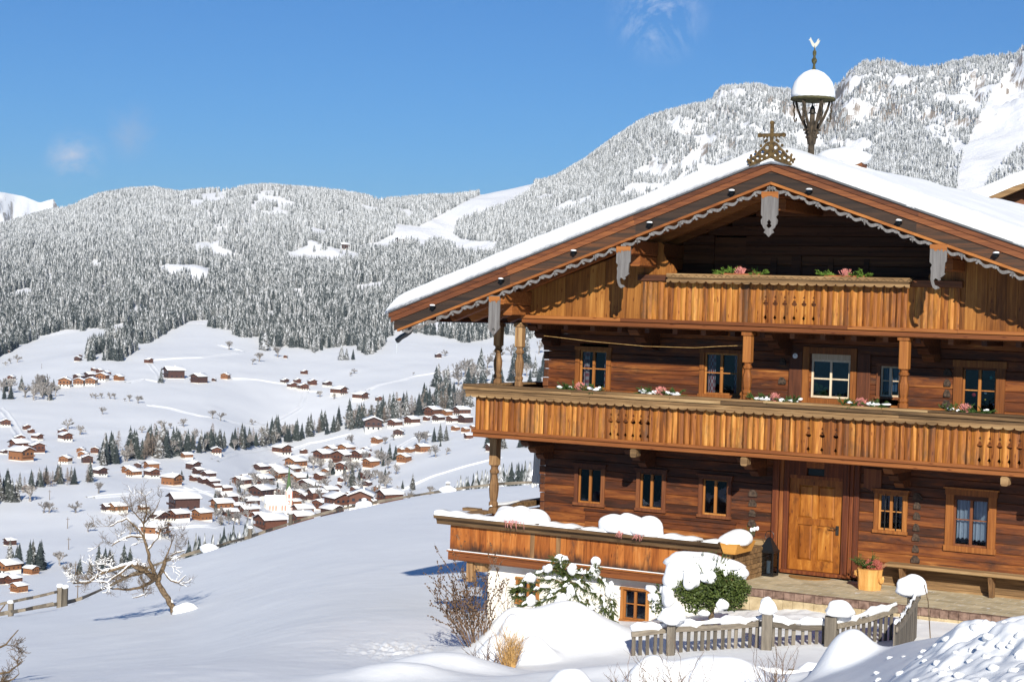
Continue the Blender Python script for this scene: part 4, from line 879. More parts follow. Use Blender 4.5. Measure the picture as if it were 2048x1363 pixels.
def pendant(u, zt, zb, kind):
    h = zt-zb; w_ = .165 if kind == 'c' else .15
    mb = MB()
    if kind == 'c':
        L_ = [(w_, 0), (w_, .50), (.13, .55), (.165, .62), (.155, .70), (.13, .74), (.105, .80), (.07, .84), (.10, .90), (.06, .925), (.0, 1.0)]
        P = [(u+a, zt-b_*h) for a, b_ in L_]+[(u-a, zt-b_*h) for a, b_ in reversed(L_[:-1])]
        # opening in the middle: build as two halves round a keyhole
        hole = [(0, .60), (.045, .665), (.03, .70), (.055, .745), (.035, .78), (0, .80)]
        for s_ in (1, -1):
            half = [(u, zt)]+[(u+s_*a, zt-b_*h) for a, b_ in L_]+[(u+s_*a, zt-b_*h) for a, b_ in reversed(hole)]
            mb.prism(half, -2.475, -2.44, .5)
    elif kind == 'f':
        L_ = [(.125, 0), (.125, .72), (.145, .78), (.12, .84), (.06, .92), (.0, 1.0)]
        hole = [(0, .80), (.035, .84), (.03, .875), (0, .90)]
        for s_ in (1, -1):
            half = [(u, zt)]+[(u+s_*a, zt-b_*h) for a, b_ in L_]+[(u+s_*a, zt-b_*h) for a, b_ in reversed(hole)]
            mb.prism(half, -2.475, -2.44, .5)
    else:
        s_ = 1 if kind == 'l' else 1
        P = [(-.15, 0), (.15, 0), (.15, .36), (.125, .40), (.12, .50), (.115, .62), (.14, .64), (.09, .70), (.05, .73), (.055, .78), (.03, .80), (-.01, .755), (-.04, .745), (-.07, .80), (-.045, .90), (.02, .93), (.045, .97), (-.03, 1.0), (-.075, .96), (-.105, .88), (-.125, .76), (-.12, .60), (-.13, .52), (-.105, .44), (-.15, .38)]
        mb.prism([(u+(a if kind == 'l' else a), zt-b_*h) for a, b_ in P], -2.475, -2.44, .5)
    p = mb.build('pendant_board', M['grey_fret'], ROOF)
    t = MB(); w2 = w_+.004 if kind != 'f' else .129; z1_ = zt+.02
    P = [(u-w2, z1_), (u+w2, z1_)]+[(u+w2-(2*w2)*k/10, zt-.05-R.uniform(0, .07)) for k in range(11)]; t.prism(P, -2.48, -2.476, .6); t.build('sheltered_top', M['rake_orange'], p)
pendant(.0, 7.32, 6.50, 'c'); pendant(-3.0, 6.28, 5.49, 'l'); pendant(3.22, 6.38, 5.60, 'r'); pendant(-5.88, 5.24, 4.47, 'f'); pendant(6.0, 5.4, 4.6, 'f')
# bolt heads with snow caps on the bargeboard
for x, y in ((868, 614), (1005, 561), (1150, 505), (1302, 449), (1466, 385), (1621, 383), (1800, 445), (1994, 510)):
    u, z = uz(x, y, -2.46); b = MB(); b.tube([(u, -2.42, z), (u, -2.53, z-.005)], .036, 8); b.box(u-.055, u+.055, -2.55, -2.50, z+.0, z+.022); o = b.build('peg', M['black'], ROOF)
    s = MB(); s.blob((u, -2.525, z+.034), (.062, .045, .026), 10, 6, .1, x, flat=.6); s.build('snow_cap', M['snow'], o, smooth=True)
# snow on the roof
def roof_snow():
    us = np.concatenate([np.linspace(UL-.14, UL+.6, 16), np.linspace(UL+.75, -.5, 70), np.linspace(-.42, .42, 13), np.linspace(.5, UR-.6, 70), np.linspace(UR-.5, UR+.14, 14)])
    vs_ = np.concatenate([np.linspace(-2.43, -1.95, 20), np.linspace(-1.93, 17, 150)])
    U, V = np.meshgrid(us, vs_, indexing='ij')
    base = ZAP-np.where(U < 0, SLL*-U, SLR*U); base = np.where(np.abs(U) < .4, base-.0, base)
    du = np.minimum(U-us[0], us[-1]-U); dv = np.minimum(V-vs_[0]+.0, vs_[-1]-V)
    du2 = np.clip(du/.55, 0, 1); dv2 = np.clip(dv/.20, 0, 1)
    prof = (1-(1-du2)**2.2)**.5*(1-(1-dv2)**2.4)**.5
    T = np.where(U > -.3, .29, .36)+.05*fbm(U/.9, V/1.3, 3, 3)
    crust = np.exp(-((V+2.25)/.16)**2)*.018*fbm(U/.12, V/.1, 8, 3)
    top = base+T*prof+np.where(np.abs(U)<.5,-.10*(1-np.abs(U)/.5)*np.exp(-((V+2.3)/.5)**2),0)+crust*np.where(U > 0, 1, .4)+.003*fbm(U/.2, V/.2, 12, 2)
    U2 = U+(1-prof)*0; n0, n1 = U.shape
    # the overhanging lip sags a little
    V = V-.07*np.exp(-((V+2.43)/.25)**2)*(.5+fbm(U/.7, V*0, 19, 3)); X = np.stack([U, V, top], -1).reshape(-1, 3); idx = np.arange(n0*n1).reshape(n0, n1)
    q = np.stack([idx[:-1, :-1], idx[1:, :-1], idx[1:, 1:], idx[:-1, 1:]], -1).reshape(-1, 4)
    per = np.concatenate([idx[:, 0], idx[-1, 1:], idx[-2::-1, -1], idx[0, -2:0:-1]])
    B = X[per].copy(); bz = base.reshape(-1)[per]+.005; B[:, 2] = bz; off = len(X); k = np.arange(len(per)); k2 = (k+1) % len(per)
    sk = np.stack([per[k2], per[k], off+k, off+k2], -1)
    o = mesh_np('roof_snow', np.vstack([X, B]), [q, sk], M['snow'], ROOF, smooth=True)
roof_snow()
# snow hump over a chimney cowl behind the ridge, and the cowl itself
b = MB(); b.box(-.95, -.05, 1.6, 2.6, 7.8, 8.10, .4); cu, cz = uz(1729, 326, 1.9); b.tube([(cu-.30, 1.9, cz-.0), (cu, 1.9, cz-.0)], .17, 12); o = b.build('chimney_cowl', M['beam_dark'], ROOF)
s = MB(); su, sz = uz(1690, 318, 1.9); s.blob((su-.02, 1.9, sz+.02), (.55, .55, .20), 24, 12, .04, 3, flat=.0); s.build('snow_cap', M['snow'], o, smooth=True)
# --- gable cross on its fretwork
c = MB()
c.box(-.030, .030, -2.50, -2.46, 7.93, 8.60, .5); c.box(-.225, -.031, -2.50, -2.46, 8.355, 8.415, .5); c.box(.031, .225, -2.50, -2.46, 8.355, 8.415, .5)
for x, z in ((0, 8.61), (-.235, 8.385), (.235, 8.385)): c.prism([(x+.042*math.cos(a*math.pi/4), z+.042*math.sin(a*math.pi/4)) for a in range(8)], -2.505, -2.455, .5)
for x in (-.09, .09, -.15, .15):
    c.prism([(x+.018*math.cos(a*math.pi/3), 8.345+.018*math.sin(a*math.pi/3)) for a in range(6)], -2.498, -2.462, .5)
CR = c.build('gable_cross', M['brown_fret'], ROOF)
c = MB()
for s_ in (-1, 1):
    def ring(x, z, r_, w_=.022, a0=0, a1=2*math.pi):
        n = 16; pts = [(s_*x+r_*math.cos(a0+(a1-a0)*i/n), -2.48, z+r_*math.sin(a0+(a1-a0)*i/n)) for i in range(n+1)]; c.tube(pts, w_, 6)
    ring(.085, 8.15, .055); ring(.17, 8.06, .06); ring(.27, 7.97, .05); ring(.35, 7.92, .045); ring(.09, 8.02, .05); ring(.18, 7.95, .04)
    c.tube([(s_*.02, -2.48, 8.25), (s_*.10, -2.48, 8.22), (s_*.17, -2.48, 8.14), (s_*.25, -2.48, 8.07), (s_*.30, -2.48, 8.0), (s_*.40, -2.48, 7.95), (s_*.45, -2.48, 7.86)], .024, 6)
    c.tube([(s_*.02, -2.48, 7.97), (s_*.2, -2.48, 7.90), (s_*.42, -2.48, 7.83)], .03, 6)
    for x, z in ((.13, 8.27), (.21, 8.19), (.31, 8.08), (.40, 8.01), (.46, 7.93), (.10, 8.29)): c.blob((s_*x, -2.48, z), (.028, .02, .032), 8, 5, 0)
c.build('fretwork', M['brown_fret'], CR)
# --- bell turret
TU, TV = .0, -.48
def turret():
    c = MB(); c.tube([(TU, TV, 7.9), (TU, TV, 8.62), (TU, TV, 9.0)], [.065, .065, .05], 8)
    T = c.build('bell_turret', M['turret_wood'], ROOF)
    for k in range(6):
        a = math.pi/3*k+.35; ca, sa = math.cos(a), math.sin(a); c = MB()
        P = [(.05, 8.40), (.075, 8.60), (.13, 8.76), (.22, 8.92), (.285, 9.08), (.315, 9.20), (.325, 9.28)]
        c.tube([(TU+ca*r, TV+sa*r, z) for r, z in P], [.030, .038, .034, .030, .027, .025, .028], 6)
        # scrolled outer edge
        Q = [(.36, 9.26), (.37, 9.18), (.345, 9.12), (.37, 9.05), (.34, 8.98), (.355, 8.90), (.335, 8.84), (.30, 8.86), (.305, 8.91)]
        c.tube([(TU+ca*r, TV+sa*r, z) for r, z in Q], .017, 5)
        for r, z in ((.12, 8.62), (.15, 8.68), (.10, 8.54), (.36, 9.05)): c.blob((TU+ca*r, TV+sa*r, z), .026, 6, 5, 0)
        c.build('strut', M['turret_wood'], T)
    c = MB(); c.lathe((TU, TV, 0), [(.05, 9.20), (.40, 9.245), (.44, 9.26), (.43, 9.30), (.38, 9.34), (.3, 9.36)], 20); c.build('brim', M['moss'], T)
    c = MB(); c.lathe((TU, TV, 0), [(.425, 9.295), (.43, 9.36), (.415, 9.47), (.37, 9.60), (.30, 9.70), (.20, 9.79), (.09, 9.84), (.0, 9.855)], 28); c.build('snow_dome', M['snow'], T, smooth=True)
    c = MB(); c.lathe((TU, TV, 0), [(.055, 9.83), (.03, 9.88), (.022, 9.95), (.05, 10.0), (.055, 10.04), (.03, 10.08), (.022, 10.11), (.035, 10.14), (.038, 10.20), (.015, 10.23), (.008, 10.32)], 10); F_ = c.build('finial', M['moss'], T, smooth=True)
    c = MB(); rp = [(-.13, .15), (-.105, .17), (-.09, .205), (-.07, .165), (-.045, .12), (-.01, .075), (.03, .10), (.06, .16), (.085, .17), (.07, .12), (.11, .14), (.085, .08), (.05, .03), (.015, .0), (.005, -.04), (-.01, 0), (-.05, .03), (-.085, .10), (-.10, .14)]
    c.prism([(TU+a, 10.28+b_) for a, b_ in rp], TV-.008, TV+.008); c.build('weathercock', M['gilt'], F_)
    c = MB(); c.lathe((TU, TV-.0, 0), [(.085, 9.00), (.06, 9.03), (.05, 9.10), (.03, 9.14), (.012, 9.16), (.01, 9.22)], 12); c.build('bell', M['iron'], T, smooth=True)
turret()
# --- terrace
YT = -2.10
mb = MB()
mb.box(-7.0, -.78, YT-.04, YT+.14, -.20, -.035, .3, b=.01); mb.box(-7.02, -.80, YT-.07, YT+.02, -.03, .0, .1)
mb.box(-7.0, -6.82, YT+.14, 2.5, -.20, -.035, .5); mb.box(-6.82, -.80, YT+.15, -.0, -.06, -.0, .8)
mb.build('terrace_floor', M['beam'], HOUSE)
o = boards('terrace_boards', HOUSE, -6.99, -.78, .02, .53, YT, [], 'board_terrace', pitch=.19, bulge=.004, seed=31)
# pale replaced boards
mb = MB()
for u in (-5.02, -4.42): mb.box(u-.05, u+.05, YT-.018, YT-.008, .02, .52, .9)
mb.each('pale_board', M['weathered_v'], HOUSE)
boards('terrace_side_boards', HOUSE, -2.5, 1.95, .02, .60, -6.99, [], 'board_terrace', seed=33, axis='y')
mb = MB()
P = [(-2.02, .52), (YT-.10, .525), (YT-.12, .60), (YT-.15, .635), (YT-.23, .655), (YT-.245, .735), (-2.0, .745)]
n_ = len(P)
for (ua, ub, r) in ((-7.26, -4.1, .3), (-4.096, -.84, .7)):
    vs = [(ua, p[0], p[1]) for p in P]+[(ub, p[0], p[1]) for p in P]; mb.add(vs, [tuple(range(n_)), tuple(range(2*n_-1, n_-1, -1))]+[((i+1) % n_, i, i+n_, (i+1) % n_+n_) for i in range(n_)], r)
mb.box(-7.16, -6.86, -1.98, -.60, .64, .70, .5, b=.01); mb.box(-7.14, -6.88, -.30, 2.4, .66, .78, .6, b=.01)
mb.box(-7.55, -7.17, -.75, -.55, .66, .72, .2)
mb.build('terrace_rail', M['weathered'], HOUSE)
s = MB(); s.box(-7.0, -.82, YT-.064, YT-.02, .001, .014); s.build('ledge_snow', M['snow'], HOUSE)
# stacked plank end wall of the terrace, right side
mb = MB()
for i in range(7): mb.box(-.80+R.uniform(-.01, .01), -.66, -1.95, -.3, -.18+i*.10, -.18+(i+1)*.10-.006, R.random(), b=.01)
for i in range(5): mb.box(-1.05+R.uniform(-.02, .02), -.745, -.29, -.02, .02+i*.115, .02+(i+1)*.115-.006, R.random(), b=.01)
mb.box(-.82, -.70, YT-.02, YT+.1, -.5, .52, .4); mb.build('terrace_end', M['weathered'], HOUSE)
# plastered basement below the terrace
mb = MB(); YW = -1.80
bw = [(-3.12, -2.52, -1.02, -.40), (-5.52, -5.0, -.95, -.45)]
xs = [-6.22, -5.52, -5.0, -3.12, -2.52, -.75]
mb.box(-6.22, -5.52, YW, YW+.25, -1.9, -.21); mb.box(-5.0, -3.12, YW, YW+.25, -1.9, -.21); mb.box(-2.52, -.75, YW, YW+.25, -1.9, -.21)
for a, b_, c_, d_ in bw: mb.box(a, b_, YW, YW+.25, -1.9, c_); mb.box(a, b_, YW, YW+.25, d_, -.21)
mb.box(-6.22, -5.97, YW+.25, 16, -1.9, -.21)
mb.build('basement_wall', M['plaster'], HOUSE)
mb = MB(); mb.box(-6.2, -.8, YW+.8, YW+.9, -1.9, -.3); mb.build('dark_basement_backing', M['dark'], HOUSE)  # added sheet behind the basement windows, its black colour stands for shade inside
for a, b_, c_, d_ in bw: window(HOUSE, a-.005, b_+.005, c_, d_-.03, y=YW-.02, fw=.055, style='four', mats=('sash', 'sash'), lip=False)
mb = MB(); mb.box(-6.6, -6.45, -2.05, -1.9, -.62, -.2, .5); mb.box(-6.45, -6.2, -1.99, -1.8, -.40, -.2, .4); mb.build('terrace_prop', M['weathered_v'], HOUSE)
# --- ledge of paving in front of the door
mb = MB(); mb.box(-.64, 7.5, -2.24, .0, -.5, -.055); P_ = mb.build('paved_ledge', M['paving'], None); P_.location = O0; P_.rotation_euler = (0, 0, -YAW); P_['kind'] = 'structure'; P_.name = 'pavement'
mb = MB(); u = -.64
while u < 7.5: e = u+R.uniform(.16, .22); mb.box(u, e-.008, -2.40, -2.243, -.19, -.052+R.uniform(-.004, .004), R.random(), b=.01); u = e
o = mb.build('pavement_kerb', M['kerb'], None); o.location = O0; o.rotation_euler = (0, 0, -YAW); o['kind'] = 'structure'
mb = MB(); u = -.64
while u < 7.5: e = u+R.uniform(.18, .26); mb.box(u, e-.006, -2.375, -2.25, -.45, -.195, R.random()); u = e
o = mb.build('pavement_footing', M['tan_stone'], None); o.location = O0; o.rotation_euler = (0, 0, -YAW); o['kind'] = 'structure'
mb = MB(); mb.box(1.18, 6.0, -.075, -.0, -.055, -.012, .5); mb.box(1.2, 6.0, -.04, .0, -.01, .33, .2); mb.build('sill_beam', M['weathered'], HOUSE)
# thermometer
m_ = MB(); m_.tube([(-.34, -.06, 4.27), (-.34, -.085, 4.27)], .05, 16); o = m_.build('wall_dial', M['white'], HOUSE); m_ = MB(); m_.box(-.344, -.336, -.09, -.086, 4.27, 4.305); m_.build('pointer', M['black'], o)
# ---------------------------------------------------------------- conifers and bare trees
def conifermat(name, snow_bias, lo, hi):
    m, nt, b = newmat(name); L = nt.links; ge = N(nt, 'ShaderNodeNewGeometry'); tc = N(nt, 'ShaderNodeTexCoord'); oi = N(nt, 'ShaderNodeObjectInfo')
    no = N(nt, 'ShaderNodeTexNoise'); no.inputs['Scale'].default_value = 11; no.inputs['Detail'].default_value = 3; L.new(tc.outputs['Object'], no.inputs['Vector'])
    sx = N(nt, 'ShaderNodeSeparateXYZ'); L.new(ge.outputs['Position'], sx.inputs[0])
    mr = N(nt, 'ShaderNodeMapRange'); mr.inputs[1].default_value = lo; mr.inputs[2].default_value = hi; mr.inputs[3].default_value = -.20; mr.inputs[4].default_value = .09; L.new(sx.outputs[2], mr.inputs[0])
    nz = N(nt, 'ShaderNodeSeparateXYZ'); L.new(ge.outputs['Normal'], nz.inputs[0]); ab = N(nt, 'ShaderNodeMath', operation='ABSOLUTE'); L.new(nz.outputs[2], ab.inputs[0])
    a1 = N(nt, 'ShaderNodeMath', operation='MULTIPLY_ADD'); a1.inputs[1].default_value = 1.3; a1.inputs[2].default_value = snow_bias-.65; L.new(no.outputs[0], a1.inputs[0])
    mr2 = N(nt, 'ShaderNodeMapRange'); mr2.inputs[1].default_value = -120; mr2.inputs[2].default_value = -45; mr2.inputs[3].default_value = 0; mr2.inputs[4].default_value = .12; L.new(sx.outputs[2], mr2.inputs[0])
    a0_ = N(nt, 'ShaderNodeMath', operation='ADD'); L.new(mr.outputs[0], a0_.inputs[0]); L.new(mr2.outputs[0], a0_.inputs[1])
    a2 = N(nt, 'ShaderNodeMath', operation='ADD'); L.new(a1.outputs[0], a2.inputs[0]); L.new(a0_.outputs[0], a2.inputs[1])
    a3 = N(nt, 'ShaderNodeMath', operation='MULTIPLY_ADD'); a3.inputs[1].default_value = .30; L.new(oi.outputs['Random'], a3.inputs[0]); L.new(a2.outputs[0], a3.inputs[2])
    r = ramp(nt, [(.36, 0.), (.74, 1.)]); L.new(a3.outputs[0], r.inputs[0])
    g = ramp(nt, [(0, (.034, .044, .046)), (.6, (.048, .058, .052)), (1, (.085, .075, .062))]); L.new(oi.outputs['Random'], g.inputs[0])
    mx = N(nt, 'ShaderNodeMix', data_type='RGBA'); L.new(r.outputs[0], mx.inputs[0]); L.new(g.outputs[0], mx.inputs[6]); mx.inputs[7].default_value = (.80, .82, .85, 1)
    L.new(mx.outputs[2], b.inputs['Base Color']); b.inputs['Roughness'].default_value = .85; b.inputs['Specular IOR Level'].default_value = .1; return m
M['conifer'] = conifermat('conifer', .20, -145, 140)
M['conifer_snowy'] = conifermat('conifer_snowy', .30, -130, 400)
M['baretwigs'] = noisy('baretwigs', (.13, .11, .095), (.38, .36, .35), 9, .9)
M['larchtwigs'] = noisy('larchtwigs', (.12, .085, .060), (.30, .24, .20), 5, .9)
def conifer_mesh(seed, tiers=13, fr=10, wid=.17, name='crown'):
    R = random.Random(seed); V = []; F = []
    for t in range(tiers):
        f = t/(tiers-1); z = .08+.90*f; rad = wid*(1-f)**.85*(1+R.uniform(-.12, .12))+.012; n = max(5, int(fr*(1-f*.45)))
        a0 = R.uniform(0, 6.28); step = .90/tiers
        for k in range(n):
            a = a0+2*math.pi*k/n+R.uniform(-.2, .2); r = rad*R.uniform(.72, 1.15); w_ = r*R.uniform(.34, .5); dr = step*R.uniform(.6, 1.3)+r*.18
            ca, sa = math.cos(a), math.sin(a); b_ = len(V)
            V += [(0, 0, z+step*.9), (ca*r*.55-sa*w_, sa*r*.55+ca*w_, z+step*.1-dr*.35), (ca*r, sa*r, z-dr*.7), (ca*r*.55+sa*w_, sa*r*.55-ca*w_, z+step*.1-dr*.35), (ca*r*.5, sa*r*.5, z+step*.35)]
            F += [(b_, b_+1, b_+4), (b_+1, b_+2, b_+4), (b_+2, b_+3, b_+4), (b_+3, b_, b_+4)]
    b_ = len(V); V += [(wid*.35*math.cos(a*math.pi/3), wid*.35*math.sin(a*math.pi/3), .05) for a in range(6)]+[(0, 0, .95)]
    F += [(b_+k, b_+(k+1) % 6, b_+6) for k in range(6)]
    me = bpy.data.meshes.new(name); me.from_pydata(V, [], F); me.update(); return me
CON = []
for k in range(6):
    me = conifer_mesh(k, 12+k % 3, 10, .19+.022*(k % 4)); me.materials.append(M['conifer']); CON.append(me)
CONS = []
for k in range(4):
    me = conifer_mesh(20+k, 14, 11, .17+.02*(k % 3)); me.materials.append(M['conifer_snowy']); CONS.append(me)
trm = MB(); trm.tube([(0, 0, -.04), (0, 0, .16)], [.016, .012], 6); TRK = trm.build('trunk', M['bark']); TRKM = TRK.data; bpy.data.objects.remove(TRK)
NCON = [0]
def conifer(px, py, hpx, label, group, top=False, r=None, snowy=False, wide=1.2):
    """a spruce whose foot shows at (px, py); with r given it stands at that distance and its TIP shows at py"""
    if r is None: p = at(px, py, 130.); d = math.hypot(p[0], p[1]); h = hpx/F_PX*d
    else:
        q = rz(px, py, r); gz = zat(q[0], q[1]); p = Vector((q[0], q[1], gz)); h = q[2]-gz
    P = CONS if snowy else CON
    o = empty('spruce', p, random.uniform(0, 6.28), label, 'tree', group); o.scale = (h*wide, h*wide, h)
    c = bpy.data.objects.new('crown', random.choice(P)); COL.objects.link(c); setp(c, o)
    t = bpy.data.objects.new('trunk', TRKM); COL.objects.link(t); setp(t, o)
    NCON[0] += 1; return o
def branchy(seed, depth=5, spread=.62, n0=3, up=.25, rad=.03, segs=3, L0=.30, sides=3, tw=1.0):
    """a bare tree of unit height: returns MB"""
    R = random.Random(seed); mb = MB(); tips = []
    def grow(p, d, L, r, k):
        pts = [p]; dd = Vector(d)
        for i in range(segs):
            dd = (dd+Vector((R.uniform(-1, 1), R.uniform(-1, 1), R.uniform(-.6, 1)))*.16*tw).normalized(); pts.append(pts[-1]+dd*L/segs)
        mb.tube(pts, [r*(1-.45*i/segs) for i in range(segs+1)], sides if k < depth-1 else 3, R.random(), cap=False)
        if k == 0 or L < .02: tips.append(pts[-1]); return
        n = R.choice((2, 3, 3)) if k < depth else n0
        for i in range(n):
            ax = dd.orthogonal().normalized(); ax.rotate(Matrix.Rotation(R.uniform(0, 6.28), 3, dd)); q = dd.copy(); q.rotate(Matrix.Rotation(R.uniform(.35, 1)*spread*(1.2 if k == depth else 1), 3, ax))
            q = (q+Vector((0, 0, up))).normalized(); grow(pts[-1] if i else pts[-1-(R.random() < .4)], q, L*R.uniform(.62, .85), r*.70, k-1)
        if k < depth and R.random() < .7:
            q = (dd+Vector((R.uniform(-1, 1), R.uniform(-1, 1), .2))).normalized(); grow(pts[1], q, L*.5, r*.4, max(0, k-2))
    grow(Vector((0, 0, 0)), Vector((0, 0, 1)), L0, rad, depth); return mb, tips
BARE = []
for k in range(5):
    mb, _ = branchy(60+k, 5, .85, 5, .10, .030, 2, .13, tw=1.3)
    zt = max(v[2] for v in mb.v); mb.v = [(v[0]/zt, v[1]/zt, v[2]/zt) for v in mb.v]; o = mb.build('branches', M['baretwigs']); BARE.append(o.data); bpy.data.objects.remove(o)
LAR = []
for k in range(3):
    R = random.Random(k); mb = MB(); mb.tube([(0, 0, 0), (0, 0, 1)], [.016, .003], 4)
    for i in range(80):
        z = R.uniform(.12, .97); a = R.uniform(0, 6.28); r = .22*(1-z)**.8+.02; mb.tube([(0, 0, z), (math.cos(a)*r*.6, math.sin(a)*r*.6, z+.02), (math.cos(a)*r, math.sin(a)*r, z-.02*R.random())], [.005, .004, .002], 3, cap=False)
        for q in range(3):
            t = R.uniform(.4, 1); mb.tube([(math.cos(a)*r*t, math.sin(a)*r*t, z), (math.cos(a+.4*R.uniform(-1, 1))*r*t*1.15, math.sin(a+.4*R.uniform(-1, 1))*r*t*1.15, z-.035)], [.004, .002], 3, cap=False)
    o = mb.build('branches', M['larchtwigs']); LAR.append(o.data); bpy.data.objects.remove(o)
def bare(px, py, hpx, label, group=None, kind='bare', wide=1.):
    p = at(px, py, 130.); d = math.hypot(p[0], p[1]); h = hpx/F_PX*d
    o = bpy.data.objects.new('bare_tree' if kind == 'bare' else 'larch', random.choice(BARE if kind == 'bare' else LAR)); COL.objects.link(o)
    o.location = p; o.rotation_euler = (0, 0, random.uniform(0, 6.28)); o.scale = (h*wide, h*wide, h); tag(o, label, 'tree', group)
def inpoly(x, y, P):
    c = False; n = len(P)
    for i in range(n):
        (x1, y1), (x2, y2) = P[i], P[(i+1) % n]
        if (y1 > y) != (y2 > y) and x < (x2-x1)*(y-y1)/(y2-y1)+x1: c = not c
    return c
# --- the forest on the mountain
FB = [(-300, 800), (-60, 740), (0, 713), (44, 691), (88, 671), (132, 658), (165, 662), (218, 664), (205, 680), (172, 704), (174, 735), (198, 735), (242, 726), (264, 706), (308, 680), (352, 655), (383, 641), (417, 640), (419, 656), (467, 660), (468, 675), (520, 675), (522, 700), (538, 694), (573, 694), (619, 699), (630, 708), (652, 696), (674, 694), (690, 690), (710, 693), (732, 719), (750, 706), (774, 684), (796, 653), (820, 665), (886, 673), (930, 686), (952, 684), (981, 675), (1010, 668), (1100, 690), (1400, 700), (2300, 700), (2600, 200)]
FPOLY = FB+[(2600, -60), (-300, -60)]
CLEAR = [[(1066, 366), (969, 385), (934, 402), (881, 430), (837, 453), (793, 447), (785, 470), (755, 484), (711, 492), (705, 500), (743, 503), (775, 506), (779, 489), (820, 486), (881, 486), (899, 496), (925, 508), (990, 509), (993, 484), (930, 480), (908, 470), (914, 446), (958, 430), (1010, 415), (1045, 395), (1068, 376)],
 [(405, 425), (430, 412), (452, 440), (462, 460), (440, 490), (425, 510), (418, 500), (432, 465)], [(202, 575), (215, 553), (230, 548), (222, 575), (205, 600)], [(262, 545), (278, 525), (277, 540), (268, 552)], [(318, 548), (342, 522), (340, 540), (322, 552)],
 [(243, 638), (262, 615), (285, 604), (314, 590), (308, 606), (285, 622), (268, 628), (250, 645)], [(372, 548), (408, 524), (405, 540), (380, 552)], [(485, 425), (520, 398), (515, 425), (490, 440)], [(525, 450), (545, 440), (540, 480), (528, 475)],
 [(660, 430), (700, 420), (695, 440), (668, 442)], [(745, 400), (775, 398), (772, 418), (750, 415)], [(590, 470), (606, 465), (600, 490)], [(548, 490), (560, 485), (556, 520), (550, 515)],
 [(2005, 160), (2060, 90), (2120, 200), (2050, 290), (1985, 345), (1955, 420), (1905, 420), (1922, 320), (1945, 262), (1975, 205)], [(1845, 222), (1880, 232), (1915, 280), (1935, 300), (1910, 320), (1880, 290), (1850, 260)], [(1415, 190), (1470, 186), (1440, 205), (1418, 208)], [(1675, 160), (1720, 150), (1700, 175), (1680, 185)]]
